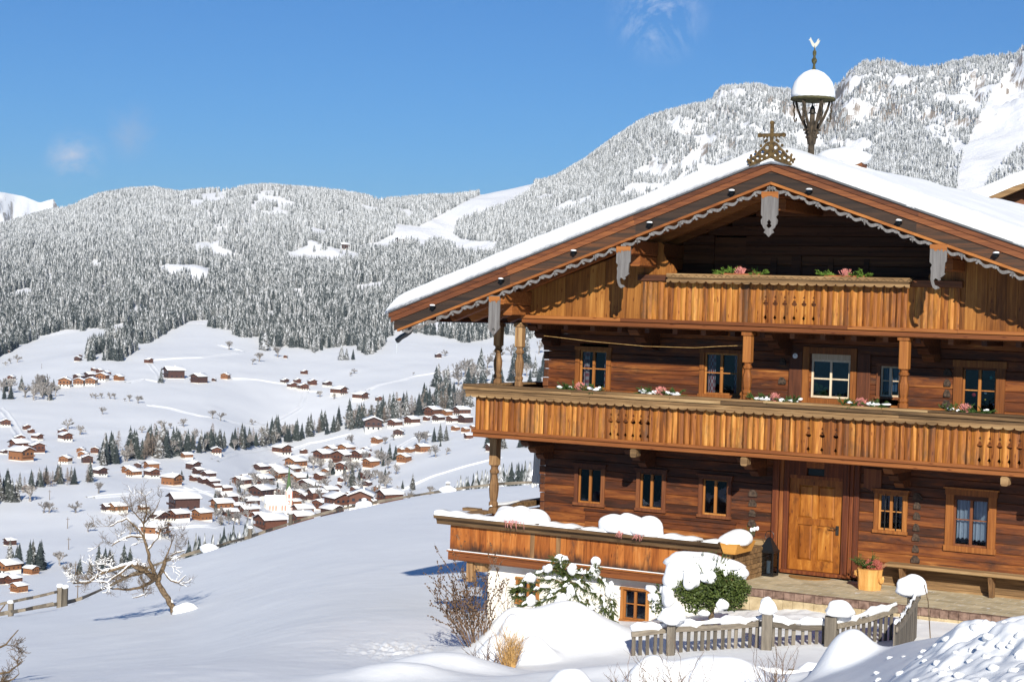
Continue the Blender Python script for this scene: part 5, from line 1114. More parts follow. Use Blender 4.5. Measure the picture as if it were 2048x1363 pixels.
def forest():
    R = np.random.RandomState(5); pts = []; n = 330000
    a = R.uniform(-.30, .34, n); r = np.sqrt(R.uniform(1700**2, 3830**2, n))
    i = np.interp(a, az, np.arange(NCOL)); j = np.interp(r, rows, np.arange(len(rows))); i0 = np.clip(i.astype(int), 0, NCOL-2); j0 = np.clip(j.astype(int), 0, len(rows)-2); u = i-i0; v = j-j0
    z = (Z[i0, j0]*(1-u)+Z[i0+1, j0]*u)*(1-v)+(Z[i0, j0+1]*(1-u)+Z[i0+1, j0+1]*u)*v
    x, y = np.sin(a)*r, np.cos(a)*r
    dd = x*FW[0]+y*FW[1]+z*FW[2]; px = 1024+F_PX*(x*RT[0]+y*RT[1]+z*RT[2])/dd; py = 681.5-F_PX*(x*UP[0]+y*UP[1]+z*UP[2])/dd
    g = fbm(x/60+y/160, y/120-x/200, 91, 4, .6); g2 = fbm(x/260, y/300, 95, 2)
    dens = .70+np.clip((700-py)/900, 0, .2)-.30*np.clip((px-1150)/300, 0, 1)
    right = np.clip((px-1150)/300, 0, 1)
    jx = px+9*fbm(x/40, y/90, 61, 3); jy = py+9*fbm(x/45, y/80, 63, 3); ok = R.rand(n) < .16
    keep = (R.rand(n) < dens) & (g > -.27+right*.05*np.sin(x/70+y/200)-right*.02+np.where((px > 380) & (px < 760) & (py < 560), .12, 0)+.12*(g2 > .25))
    for q in np.where(keep)[0]:
        if inpoly(px[q], py[q], FPOLY) and not inpoly(px[q], py[q], CLEAR[0]) and not inpoly(px[q], py[q], CLEAR[-4]) and (ok[q] or not any(inpoly(jx[q], jy[q], C) for C in CLEAR[1:])): pts.append(q)
    # hide none of the ground seen between: the roof of the house covers the rest
    q = np.array(pts); V = np.stack([x[q], y[q], z[q]-.3], 1); s = (R.uniform(8, 17, len(q))*(1-.25*np.clip((r[q]-2600)/1200, 0, 1)))*(1-.2*right[q]); k = R.randint(0, 4, len(q)).astype(np.float32)
    me = bpy.data.meshes.new('mountain_forest'); me.vertices.add(len(V)); me.vertices.foreach_set('co', V.astype(np.float32).ravel())
    for nm, arr in (('s', s), ('k', k), ('rot', R.uniform(0, 6.28, len(q)))):
        t = me.attributes.new(nm, 'FLOAT', 'POINT'); t.data.foreach_set('value', np.asarray(arr, np.float32))
    me.update(); o = bpy.data.objects.new('mountain_forest', me); COL.objects.link(o); print('forest trees', len(q))
    tag(o, 'dense snow-covered spruce forest spread over the mountainside', 'forest', kind='stuff')
    ng = bpy.data.node_groups.new('forest', 'GeometryNodeTree'); ng.interface.new_socket('Geometry', in_out='INPUT', socket_type='NodeSocketGeometry'); ng.interface.new_socket('Geometry', in_out='OUTPUT', socket_type='NodeSocketGeometry')
    gi = ng.nodes.new('NodeGroupInput'); go = ng.nodes.new('NodeGroupOutput'); L = ng.links; jn_ = ng.nodes.new('GeometryNodeJoinGeometry')
    def attr(nm): t = ng.nodes.new('GeometryNodeInputNamedAttribute'); t.data_type = 'FLOAT'; t.inputs[0].default_value = nm; return t.outputs[0]
    cx_ = ng.nodes.new('ShaderNodeCombineXYZ'); L.new(attr('rot'), cx_.inputs[2])
    for kk in range(4):
        cmp_ = ng.nodes.new('FunctionNodeCompare'); cmp_.data_type = 'FLOAT'; cmp_.operation = 'EQUAL'; L.new(attr('k'), cmp_.inputs[0]); cmp_.inputs[1].default_value = kk; cmp_.inputs[12].default_value = .1
        oi = ng.nodes.new('GeometryNodeObjectInfo'); oi.inputs[0].default_value = FOREST_SRC[kk]; oi.transform_space = 'ORIGINAL'
        ip = ng.nodes.new('GeometryNodeInstanceOnPoints'); L.new(gi.outputs[0], ip.inputs['Points']); L.new(cmp_.outputs[0], ip.inputs['Selection']); L.new(oi.outputs['Geometry'], ip.inputs['Instance']); L.new(cx_.outputs[0], ip.inputs['Rotation']); L.new(attr('s'), ip.inputs['Scale']); L.new(ip.outputs[0], jn_.inputs[0])
    L.new(jn_.outputs[0], go.inputs[0]); md = o.modifiers.new('forest', 'NODES'); md.node_group = ng
R = random.Random(77)
# --- tree belt below the upper hamlets
BL = [(205, 935), (240, 925), (330, 915), (420, 902), (470, 900), (540, 890), (600, 880), (700, 860), (760, 848), (850, 830), (945, 815)]
G1 = 'spruces in the belt of trees above the village'; G2 = 'bare broadleaved trees in the belt above the village'
FOREST_SRC = []
for i in range(270):
    x = R.uniform(205, 940); y = np.interp(x, [p[0] for p in BL], [p[1] for p in BL])-abs(R.gauss(0, 1))*9*(1.8 if x < 330 else 1)
    h = R.uniform(30, 52)*(1.1 if x < 380 else .9)
    if 590 < x < 690 and R.random() < .45: continue
    if R.random() < .62:
        o = conifer(x, y, h, 'dark lightly snowed spruce in the belt of trees above the village', G1)
        if len(FOREST_SRC) < 4: FOREST_SRC.append(kids(o)[0])
    elif R.random() < .6: bare(x, y, h*.72, 'leafless grey tree in the belt of trees above the village', G2, wide=.85)
    else: bare(x, y, h*.95, 'tall brown leafless larch in the belt of trees above the village', 'larches in the belt above the village', 'larch')
for i in range(26):
    x = R.uniform(34, 182); y = 980-(x-34)*.10-R.uniform(0, 10); h = R.uniform(26, 46)
    if R.random() < .5: conifer(x, y, h, 'dark spruce in the small wood at the left of the valley floor', 'spruces in the small left-hand wood')
    else: bare(x, y, h*.8, 'bare brown tree in the small wood at the left of the valley floor', 'bare trees in the small left-hand wood', 'larch')
for i in range(12): x = R.uniform(-30, 34); conifer(x, 1018-(x*.5)-R.uniform(0, 22), R.uniform(35, 58), 'dark spruce at the left edge of the picture below the small wood', 'dark spruces at the left edge')
for i in range(11): x = R.uniform(14, 102); conifer(x, 1135+R.uniform(-6, 12), R.uniform(38, 62), 'dark spruce in the clump beside the orange chalet at lower left', 'spruces beside the lower left chalet')
for i in range(9): x = R.uniform(188, 262); conifer(x, 1135+R.uniform(-4, 8), R.uniform(30, 52), 'dark snow-dusted spruce in the clump behind the old fruit tree', 'spruces behind the fruit tree')
for i in range(4): x = R.uniform(155, 185); conifer(x, 1148, R.uniform(20, 36), 'small spruce left of the clump behind the old fruit tree', 'small spruces left of the fruit tree')
for i in range(20):
    x = 376+i*6.6+R.uniform(-3, 3); conifer(x, 1092-(x-376)*.34+R.uniform(-16, 14), 0, 'snowy spruce standing just below the hillside fence', 'snowy spruces below the hillside fence', r=R.uniform(215, 260), snowy=True, wide=1.2)
for i in range(6): bare(345+i*7, 1150-i*4, 34, 'bare brown tree left of the spruces below the hillside fence', 'bare trees below the hillside fence', 'larch')
for i in range(30):
    x = 908+i*6.2+R.uniform(-3, 3); yt = np.interp(x, [905, 950, 1000, 1085], [972, 948, 938, 925])+R.uniform(-8, 12)
    conifer(x, yt, 0, 'snow-laden young spruce in the row behind the hillside fence', 'snow-laden spruces behind the hillside fence', r=R.uniform(175, 215), snowy=True, wide=1.25)
for i in range(16): x = R.uniform(845, 1100); conifer(x, np.interp(x, [845, 950, 1100], [830, 800, 770])-R.uniform(0, 26), R.uniform(30, 48), 'snowy spruce in the wood behind the balcony corner', 'spruces in the wood behind the balcony')
for i in range(50): x = R.uniform(870, 1100); y = R.uniform(np.interp(x, [860, 1000, 1100], [770, 715, 690]), np.interp(x, [845, 950, 1100], [815, 790, 770])); (conifer(x, y, R.uniform(26, 44), 'snowy spruce in the wood behind the balcony corner', 'spruces in the wood behind the balcony') if R.random() < .7 else bare(x, y, R.uniform(24, 38), 'leafless tree in the wood behind the balcony corner', 'bare trees in the wood behind the balcony'))
for i in range(12): x = R.uniform(965, 1095); conifer(x, 905-(x-965)*.12-R.uniform(0, 14), R.uniform(26, 46), 'snowy spruce above the lone hay barn behind the lower post', 'spruces above the lone barn')
for x, y, h, l in ((825, 980, 34, 'broad dark spruce standing alone on the slope right of the village'), (805, 978, 19, 'small spruce left of the broad lone spruce'), (704, 972, 44, 'tall dark spruce among the chalets in the middle of the village'), (762, 922, 30, 'left of three spruces by the upper village chalets'), (779, 921, 36, 'middle and tallest of three spruces by the upper village chalets'), (791, 919, 30, 'right of three spruces by the upper village chalets'), (868, 883, 30, 'left spruce of the clump below the upper right hamlet'), (880, 882, 36, 'tallest spruce of the clump below the upper right hamlet'), (892, 881, 32, 'right spruce of the clump below the upper right hamlet'), (881, 892, 13, 'little spruce just below the clump under the upper right hamlet'), (363, 959, 20, 'dark pointed spruce beside the orange chalet above the village'), (493, 1078, 40, 'large snowy spruce beside the snowed-up roofs at the lower village edge'), (530, 700, 44, 'dark spruce at the lower edge of the mountain forest'), (603, 1032, 18, 'small spruce in front of a village roof near the church'), (322, 765, 30, 'slim spruce at the left end of the long dark farm'), (693, 719, 24, 'spruce on the meadow below the mountain forest'), (683, 719, 34, 'left-hand spruce on the meadow below the mountain forest'), (706, 719, 22, 'right-hand small spruce on the meadow below the mountain forest')): conifer(x, y, h, l, None)
for x, y, h, l in ((205, 830, 14, 'lone'), (0, 0, 0, ''),): pass
BT = [(205, 828, 14), (136, 858, 20), (160, 869, 18), (284, 865, 13), (324, 858, 17), (341, 857, 11), (367, 853, 16), (424, 836, 16), (441, 841, 16), (504, 850, 12), (197, 986, 20), (176, 1063, 18), (183, 795, 9), (191, 797, 10), (203, 796, 10), (219, 797, 12), (229, 798, 12), (249, 802, 6), (259, 802, 12), (276, 806, 14), (21, 727, 10), (35, 724, 14), (11, 731, 8), (458, 699, 16), (518, 723, 18), (505, 729, 12), (555, 714, 20), (705, 892, 22), (890, 986, 14), (817, 1003, 20), (861, 990, 18), (872, 914, 24), (893, 909, 14), (860, 908, 9), (668, 798, 12), (640, 794, 12), (700, 752, 8), (708, 747, 10), (826, 750, 6), (890, 712, 12), (60, 1002, 30), (87, 1025, 22), (98, 1025, 20), (151, 1025, 22), (120, 1130, 26), (138, 1148, 22), (260, 1070, 26), (478, 1048, 26), (770, 888, 14), (788, 880, 12), (838, 890, 26), (852, 882, 20)]
for i, (x, y, h) in enumerate(sorted(BT)): bare(x, y, h*1.1, 'small leafless tree alone on the valley snow, number %s from the left' % ['first', 'second', 'third', 'fourth', 'fifth', 'sixth', 'seventh', 'eighth', 'ninth', 'tenth'][i] if i < 10 else 'leafless frosted tree standing in the open valley snow', None if i < 10 else 'scattered bare trees in the valley', wide=1.25)
for i in range(26): x = R.uniform(60, 112) if i < 17 else R.uniform(-10, 60); y = (770+R.uniform(0, 32)) if i < 17 else R.uniform(770, 800)-x*.2+8; (bare(x, y, R.uniform(20, 34), 'bare grey tree in the thicket left of the orange hamlet', 'bare trees left of the orange hamlet') if R.random() < .65 else conifer(x, y, R.uniform(20, 34), 'spruce in the thicket left of the orange hamlet', 'spruces left of the orange hamlet'))
for i in range(150):
    x = R.uniform(430, 800); y = np.interp(x, [430, 550, 650, 800], [1005, 975, 950, 935])+R.uniform(-20, 62)
    if y > np.interp(x, [400, 500, 600, 700, 800], [1100, 1072, 1040, 1012, 998]) or (522 < x < 592 and 1000 < y < 1060): continue
    (bare if R.random() < .75 else lambda *a, **k: conifer(*a[:5]))(x, y, R.uniform(14, 30), 'frosted tree between the chalets of the village', 'frosted trees between the village chalets')
# --- chalets
M['wood_o'] = woodmat('wood_o', [(0, (.13, .050, .020)), (.6, (.24, .100, .040)), (1, (.34, .165, .07))], 'x', (.2, 3), knots=False)
M['wood_r'] = woodmat('wood_r', [(0, (.05, .020, .012)), (.6, (.115, .042, .023)), (1, (.19, .080, .045))], 'x', (.2, 3), knots=False)
M['wood_d'] = woodmat('wood_d', [(0, (.03, .015, .012)), (.6, (.07, .03, .022)), (1, (.12, .055, .04))], 'x', (.2, 3), knots=False)
M['winglass'] = plain('winglass', (.02, .025, .035), .15)
def chalet(tone, plinth, W=10., D=12., e=6.6, p=.40, wins=True):
    """gable front faces -y, local origin at the middle of the footprint"""
    root = empty('chalet'); wm = M['wood_'+tone]; zp = 2.6 if plinth else .4; hw_, hd = W/2, D/2; zr_ = e+hw_*p
    m = MB(); m.box(-hw_+.02, hw_-.02, -hd+.02, hd-.02, -4, zp); m.build('plinth', M['plaster'], root)
    m = MB(); m.prism([(-hw_, zp), (hw_, zp), (hw_, e), (0, zr_), (-hw_, e)], -hd, hd, .5); m.build('wall', wm, root)
    o_ = 1.3; m = MB(); t = .22
    for s in (-1, 1):
        x1 = s*(hw_+o_); z1 = zr_-(hw_+o_)*p; vs = [(0, -hd-1.5, zr_), (x1, -hd-1.5, z1), (x1, hd+1.0, z1), (0, hd+1.0, zr_), (0, -hd-1.5, zr_+t), (x1, -hd-1.5, z1+t), (x1, hd+1.0, z1+t), (0, hd+1.0, zr_+t)]
        m.add(vs, [(0, 3, 2, 1), (4, 5, 6, 7), (0, 1, 5, 4), (2, 3, 7, 6), (1, 2, 6, 5)])
    rf = m.build('roof', M['wood_d'] if tone != 'o' else M['wood_r'], root)
    m = MB(); T = .55; L_ = [(-hd-1.4, .1), (-hd-1.15, T), (hd+.65, T), (hd+.9, .1)]; vs = []
    xs = [-(hw_+o_)+.05, -(hw_+o_)+.35, -.6, 0, .6, hw_+o_-.35, hw_+o_-.05]
    for y, tt_ in L_:
        for i, x in enumerate(xs): vs.append((x, y, zr_-abs(x)*p+t+(tt_ if 0 < i < 6 else .02)-(.1 if i == 3 else 0)))
    fs = [(a*7+b, a*7+b+1, (a+1)*7+b+1, (a+1)*7+b) for a in range(3) for b in range(6)]
    m.add(vs, fs); m.build('roof_snow', M['snow_valley'], root, smooth=True)
    m = MB(); zb_ = max(zp+.15, 2.7); m.box(-hw_-.2, hw_+.2, -hd-1.1, -hd+.0, zb_, zb_+.15); m.box(-hw_-.2, hw_+.2, -hd-1.15, -hd-1.05, zb_+.15, zb_+1.0); m.build('balcony', wm, root)
    if wins:
        for x in (-3.1, 0, 3.1):
            for z in (1.0, zb_+1.15):
                if z < 2 and not plinth: continue
                m = MB(); m.box(x-.65, x+.65, -hd-.06, -hd+.05, z, z+1.3); m.build('window', M['winglass'], root)
        for y in (-3.4, 0.2, 3.6):
            for s in (-1, 1):
                m = MB(); m.box(s*hw_-.04, s*hw_+.04, y-.5, y+.5, zp+.9, zp+1.9); m.build('window', M['winglass'], root)
    m = MB(); m.box(.8, 1.4, -.4, .4, zr_-.5, zr_+1.1); ch = m.build('chimney', M['plaster'], rf)
    return root
PROTO = {}
# (x, y of the foot, width in the photo, tone, turn in degrees, plinth); turn > 0: the gable looks to the left
HAM = {
 'the orange hamlet below the mountain forest': [(130, 774, 30, 'o', 10, 1), (158, 772, 26, 'o', 10, 1), (183, 771, 28, 'o', 15, 1), (205, 762, 30, 'o', 20, 1), (180, 757, 26, 'd', 55, 0), (157, 760, 24, 'd', 40, 0), (200, 746, 18, 'r', 45, 0), (214, 750, 18, 'r', 45, 0), (188, 742, 14, 'r', 45, 0), (238, 761, 24, 'o', 40, 0)],
 'the meadows at the far left': [(23, 760, 18, 'r', 30, 1), (80, 778, 18, 'r', -20, 0), (156, 722, 17, 'd', 20, 0), (161, 714, 8, 'd', 10, 0), (17, 705, 8, 'd', 10, 0)],
 'the row of farms on the middle meadow': [(297, 726, 20, 'r', -40, 0), (348, 757, 46, 'd', 70, 0), (398, 766, 38, 'd', 45, 0), (451, 758, 22, 'o', 20, 0), (428, 762, 11, 'd', 20, 0)],
 'the hamlet under the dark spruces': [(569, 767, 20, 'd', -30, 1), (594, 766, 18, 'r', -30, 0), (584, 777, 24, 'r', -25, 1), (606, 781, 26, 'r', -20, 1), (624, 770, 22, 'r', -25, 0), (654, 773, 22, 'd', -30, 1), (608, 748, 17, 'r', -35, 0), (571, 716, 10, 'r', 10, 0), (677, 791, 38, 'r', -50, 1), (720, 801, 36, 'r', -50, 1), (757, 801, 16, 'r', -20, 0), (797, 801, 12, 'o', -30, 0), (876, 715, 16, 'd', -20, 0)],
 'the far left hamlet by the lane': [(10, 853, 24, 'r', -10, 1), (53, 859, 18, 'r', -20, 0), (62, 866, 16, 'r', -20, 0), (74, 880, 26, 'r', -40, 1), (125, 869, 22, 'r', -20, 0), (130, 882, 32, 'r', -25, 1), (39, 886, 26, 'r', -10, 0), (40, 902, 46, 'r', 60, 0), (74, 905, 34, 'r', -15, 0), (42, 921, 54, 'o', -42, 0), (7, 908, 16, 'd', -30, 1)],
 'the group left of the tree belt': [(162, 906, 20, 'o', 20, 0), (190, 906, 20, 'r', 10, 0), (167, 916, 26, 'o', 25, 1), (131, 927, 30, 'o', 25, 1), (174, 926, 26, 'd', -10, 0), (198, 952, 36, 'd', -35, 1), (53, 980, 12, 'r', 10, 0)],
 'the group below the tree belt': [(374, 918, 27, 'o', 60, 1), (432, 909, 24, 'r', -8, 1), (303, 939, 34, 'o', 60, 0), (257, 946, 30, 'o', 50, 0), (275, 936, 18, 'd', 10, 0), (268, 954, 34, 'o', 50, 1), (303, 955, 36, 'r', -30, 1), (343, 970, 46, 'o', -50, 0), (386, 939, 34, 'd', -40, 0), (398, 949, 30, 'd', 50, 0), (418, 957, 32, 'd', 55, 1), (390, 962, 26, 'r', 50, 0), (408, 967, 28, 'd', 50, 0), (425, 973, 34, 'd', 55, 0), (434, 978, 22, 'r', 60, 1)],
 'the lower left of the village': [(237, 1026, 36, 'o', 60, 1), (287, 1022, 22, 'o', 60, 1), (318, 1043, 36, 'd', -40, 1), (368, 1022, 60, 'd', 70, 0), (358, 1043, 42, 'r', 55, 1), (404, 1040, 40, 'o', 50, 0), (444, 1023, 44, 'o', 62, 1), (460, 1036, 32, 'r', 70, 0), (309, 1076, 54, 'o', -65, 1), (455, 1008, 40, 'd', 60, 0), (218, 1024, 30, 'd', 60, 1)],
 'the upper edge of the village': [(563, 910, 38, 'r', -40, 1), (607, 907, 16, 'r', -25, 0), (647, 923, 42, 'r', 45, 1), (665, 911, 36, 'o', 40, 0), (693, 908, 36, 'o', 40, 0), (688, 927, 46, 'r', 40, 0), (732, 907, 22, 'r', 30, 0), (722, 921, 38, 'r', 45, 1), (742, 935, 34, 'o', 45, 0), (688, 944, 34, 'r', 30, 1), (732, 957, 26, 'r', 55, 0), (803, 905, 18, 'o', 40, 0), (820, 905, 20, 'o', 40, 0), (845, 904, 30, 'o', 55, 0), (808, 925, 30, 'o', 30, 0), (754, 887, 24, 'o', 35, 0), (797, 873, 22, 'd', 10, 1)],
 'the centre of the village': [(483, 974, 38, 'r', 45, 1), (493, 964, 28, 'o', 45, 0), (524, 973, 42, 'r', 45, 1), (522, 944, 30, 'd', 45, 1), (548, 949, 36, 'r', 45, 0), (592, 939, 44, 'o', 45, 1), (585, 950, 34, 'r', 40, 0), (560, 963, 46, 'o', 45, 1), (599, 972, 46, 'o', 50, 1), (615, 979, 36, 'd', 40, 1), (628, 983, 30, 'o', 40, 1), (522, 999, 50, 'd', 40, 1), (562, 991, 24, 'r', 30, 0), (597, 997, 30, 'r', 30, 0), (635, 1001, 40, 'r', 65, 0), (660, 992, 34, 'd', 60, 0), (677, 977, 14, 'd', 10, 0), (683, 963, 16, 'r', 30, 0), (758, 985, 24, 'o', 40, 0), (500, 1016, 38, 'd', 60, 1)],
 'the snowy roofs around the church': [(470, 1004, 30, 'r', 45, 1), (640, 1018, 38, 'r', 30, 0), (702, 1000, 34, 'o', 40, 0), (712, 986, 28, 'r', 45, 1), (476, 1022, 34, 'd', 60, 0), (590, 1012, 30, 'o', 50, 0), (640, 960, 30, 'r', 40, 0), (612, 1000, 28, 'd', 50, 0), (735, 972, 22, 'd', 30, 0), (540, 985, 28, 'r', 40, 1), (655, 950, 28, 'o', 35, 1), (452, 985, 30, 'r', 55, 1)],
 'the near edge of the village behind the fence': [(675, 1018, 54, 'r', -30, 1), (664, 1036, 46, 'd', -40, 0), (606, 1034, 42, 'r', 65, 0), (603, 1050, 48, 'r', 60, 0), (542, 1064, 62, 'r', 60, 0), (497, 1034, 42, 'r', 60, 0), (722, 1018, 48, 'r', 5, 1), (749, 1011, 24, 'o', 50, 1), (780, 1009, 52, 'r', 60, 0), (520, 1045, 36, 'r', 60, 0)],
 'the upper right hamlet beside the balcony': [(745, 861, 36, 'd', -5, 1), (790, 855, 30, 'r', 40, 1), (824, 850, 32, 'r', 45, 1), (866, 832, 34, 'r', 40, 0), (894, 831, 22, 'o', 45, 0), (924, 832, 34, 'r', 55, 1), (853, 841, 15, 'r', 30, 0), (877, 844, 26, 'd', 40, 1), (905, 846, 26, 'r', 40, 1), (931, 846, 30, 'd', 45, 0), (911, 861, 18, 'o', 40, 0), (931, 864, 18, 'o', 40, 0), (946, 858, 14, 'o', 40, 0), (937, 877, 18, 'r', 65, 0), (984, 902, 26, 'r', 60, 0)],
 'the lower left corner of the picture': [(16, 1148, 56, 'o', 50, 1), (62, 1148, 34, 'o', -45, 0), (20, 1090, 26, 'd', 60, 0), (3, 1168, 40, 'd', 60, 0), (28, 1168, 22, 'r', 50, 0), (38, 1184, 11, 'o', 50, 0)],
 'the alpine meadow high on the mountain': [(806, 487, 28, 'r', 70, 0), (688, 498, 26, 'd', 60, 0), (984, 506, 8, 'r', 40, 0)]}
ORD = ['leftmost', 'second from the left', 'third from the left', 'fourth from the left', 'fifth from the left', 'sixth from the left', 'seventh from the left', 'eighth from the left', 'ninth from the left', 'tenth from the left', 'eleventh from the left', 'twelfth from the left', 'thirteenth from the left', 'fourteenth from the left', 'fifteenth from the left', 'sixteenth from the left', 'seventeenth from the left', 'eighteenth from the left', 'nineteenth from the left', 'twentieth from the left']
TN = {'o': 'orange', 'r': 'red-brown', 'd': 'dark brown'}
for ham, L_ in HAM.items():
    L_.sort(); cnt = {}
    tot = {}
    for h in L_: tot[h[3]] = tot.get(h[3], 0)+1
    for x, y, w_, tone, rot, pl in L_:
        k = cnt.get(tone, 0); cnt[tone] = k+1
        p = at(x, y, 130.); d = math.hypot(p[0], p[1]); a = abs(math.radians(rot)); app = (12.6*math.cos(a)+14.5*math.sin(a)); s = w_/F_PX*d/app
        key = (tone, pl)
        if key not in PROTO: o = chalet(tone, pl); PROTO[key] = o
        else: o = copy_tree(PROTO[key])
        s = min(max(s*(1.24 if 'village' in ham or 'balcony' in ham else 1.08), .3), 2.4)
        o.scale = (s, s, s*(1.0 if s < 1.15 else 1.15/s)); view = math.atan2(p[0], p[1])
        # push back so that the nearest corner sits at the foot pixel
        o.location = Vector((p[0]+math.sin(view)*4*s, p[1]+math.cos(view)*4*s, p[2])); o.rotation_euler = (0, 0, -view-math.radians(rot))
        pos = ORD[k] if tot[tone] > 1 else 'the only such one'
        tag(o, '%s chalet, %s in %s' % (TN[tone], pos, ham), 'chalet' if w_ > 13 else 'hut', 'chalets in '+ham); o['label'] = ' '.join(o['label'].split()[:16])
# --- parish church
def church():
    p = at(554, 1024, 130.); d = math.hypot(p[0], p[1]); s = 1.12*d/F_PX
    root = empty('church', p, 0, 'small white church with pink-edged tower and tall green pointed spire', 'church')
    root.rotation_euler = (0, 0, -math.atan2(p[0], p[1])+math.radians(12)); k = s
    m = MB(); L0, W0, e, rz_ = 40*k, 17*k, 17*k, 30*k
    m.box(-20*k, 20*k, 0, W0, -8*k, e); m.build('nave_wall', M['plaster'], root)
    m = MB(); vs = [(-21.5*k, -1.5*k, e-1*k), (21.5*k, -1.5*k, e-1*k), (21.5*k, W0+1.5*k, e-1*k), (-21.5*k, W0+1.5*k, e-1*k), (-21*k, W0/2, rz_), (15*k, W0/2, rz_)]
    m.add(vs, [(0, 1, 5, 4), (2, 3, 4, 5), (1, 2, 5), (3, 0, 4), (3, 2, 1, 0)]); m.build('nave_roof', M['snow_valley'], root)
    M['pink'] = plain('pink', (.55, .20, .15), .8); M['spire'] = noisy('spire', (.06, .11, .045), (.10, .16, .06), .3, .7)
    for x in (-13, -7.5, -2, 9, 14.5):
        m = MB(); m.box((x-1.3)*k, (x+1.3)*k, -.25*k, .0, 3*k, 12*k); m.build('window', M['pink'], root)
    T = MB(); tx, ty = 21*k, 6*k; q = 5.6*k; T.box(tx-q, tx+q, ty-q, ty+q, 0, 37*k); tw = T.build('tower', M['plaster'], root)
    for sx_ in (-1, 1):
        m = MB(); m.box(tx+sx_*q*.98-.7*k, tx+sx_*q*.98+.7*k, ty-q-.3*k, ty-q+.4*k, 0, 37*k); m.build('tower_edge', M['pink'], tw)
    for z in (14, 25): m = MB(); m.box(tx-1.6*k, tx+1.6*k, ty-q-.2*k, ty-q+.1*k, z*k, (z+7)*k); m.build('tower_window', M['pink'], tw)
    m = MB()
    for yy in (ty-q, ty+q-.6*k): m.prism([(tx-q, 37*k), (tx+q, 37*k), (tx, 47*k)], yy, yy+.6*k)
    m.build('tower_gable', M['plaster'], tw)
    m = MB(); m.lathe((tx, ty, 0), [(5.0*k, 37*k), (3.6*k, 50*k), (1.8*k, 68*k), (.25*k, 84*k)], 8); m.build('spire', M['spire'], tw)
church()
# --- power poles
for x, y, h in ((135, 1056, 22), (137, 1098, 24), (151, 1150, 28), (155, 1196, 30), (99, 999, 20), (83, 737, 10)):
    p = at(x, y, 130.); d = math.hypot(p[0], p[1]); m = MB(); hh = h/F_PX*d; m.tube([(0, 0, -.5), (0, 0, hh)], [.16, .10], 6); m.box(-.7, .7, -.06, .06, hh-.9, hh-.75); o = m.build('power_pole', M['bark'], loc=p); tag(o, 'thin wooden power pole on the snowy valley floor at lower left', 'pole', 'power poles in the valley')
# --- ploughed paths
def path(P, wd=2.6, bank=.55):
    pts = [at(x, y, 130.) for x, y in P]; Q = []
    for a, b in zip(pts[:-1], pts[1:]):
        n = max(2, int((b-a).length/6)); Q += [a.lerp(b, i/n) for i in range(n)]
    Q.append(pts[-1]); V = []; prof = [(-2.2, -.3), (-1.5, bank), (-.9, bank*.75), (-.75, .05), (.75, .05), (.9, bank*.75), (1.5, bank), (2.2, -.3)]
    for i, q in enumerate(Q):
        d = (Q[min(i+1, len(Q)-1)]-Q[max(i-1, 0)]); d.z = 0; d.normalize(); s = Vector((d.y, -d.x, 0))
        for ox, oz in prof: x, y = q.x+s.x*ox*wd/1.5, q.y+s.y*ox*wd/1.5; V.append((x, y, zat(x, y)+oz+.12*math.sin(i*.9+ox)))
    n = len(prof); idx = np.arange(len(V)).reshape(-1, n); f = np.stack([idx[:-1, :-1], idx[:-1, 1:], idx[1:, 1:], idx[1:, :-1]], -1).reshape(-1, 4)
    o = mesh_np('path', np.array(V), f, M['snow_valley'], smooth=True); o['kind'] = 'structure'
path([(0, 815), (25, 845), (40, 870), (62, 885)]); path([(300, 728), (318, 748), (322, 765), (290, 758), (255, 765)]); path([(640, 783), (612, 782), (600, 815), (560, 838), (522, 848)])
path([(300, 810), (345, 818), (400, 832), (470, 845), (540, 855)]); path([(300, 720), (400, 715), (475, 706), (483, 702), (440, 690)]); path([(460, 757), (520, 760), (580, 768)], 3.2)
path([(180, 995), (260, 988), (330, 976), (420, 985), (470, 990)]); path([(340, 1056), (420, 1053), (480, 1050)], 2.2); path([(735, 780), (830, 752), (900, 742), (945, 738)], 2); path([(500, 960), (520, 925), (560, 912), (610, 908)], 2.4)
path([(430, 920), (470, 905), (540, 897), (620, 885), (700, 868)], 2.2); path([(380, 975), (420, 990), (470, 1002), (505, 1010)], 3); path([(790, 985), (870, 950), (960, 925), (1000, 915)], 1.6); path([(795, 895), (830, 875), (860, 868)], 2)
forest()
# ---------------------------------------------------------------- things around the house
def hthing(name, u, v, z, label, cat, group=None, rz_=0.): return empty(name, hw(u, v, z), -YAW+rz_, label, cat, group)
# bench along the wall
B = hthing('bench', 4.5, -.3, 0, 'long weathered wooden bench fixed along the front wall right of the door', 'bench')
m = MB(); m.box(-2.72, 3.0, -.20, .14, .355, .42, .4, b=.015); m.build('seat', M['weathered'], B)
for u in (-2.42, -.72, 1.1):
    m = MB(); vs = [(u-.035, -.02, -.05), (u+.035, -.02, -.05), (u+.035, -.16, .35), (u-.035, -.16, .35), (u-.035, .12, -.05), (u+.035, .12, -.05), (u+.035, .10, .35), (u-.035, .10, .35)]
    m.add(vs, [(0, 1, 2, 3), (5, 4, 7, 6), (1, 5, 6, 2), (4, 0, 3, 7), (3, 2, 6, 7), (0, 4, 5, 1)], .6); m.build('leg', M['weathered_v'], B)
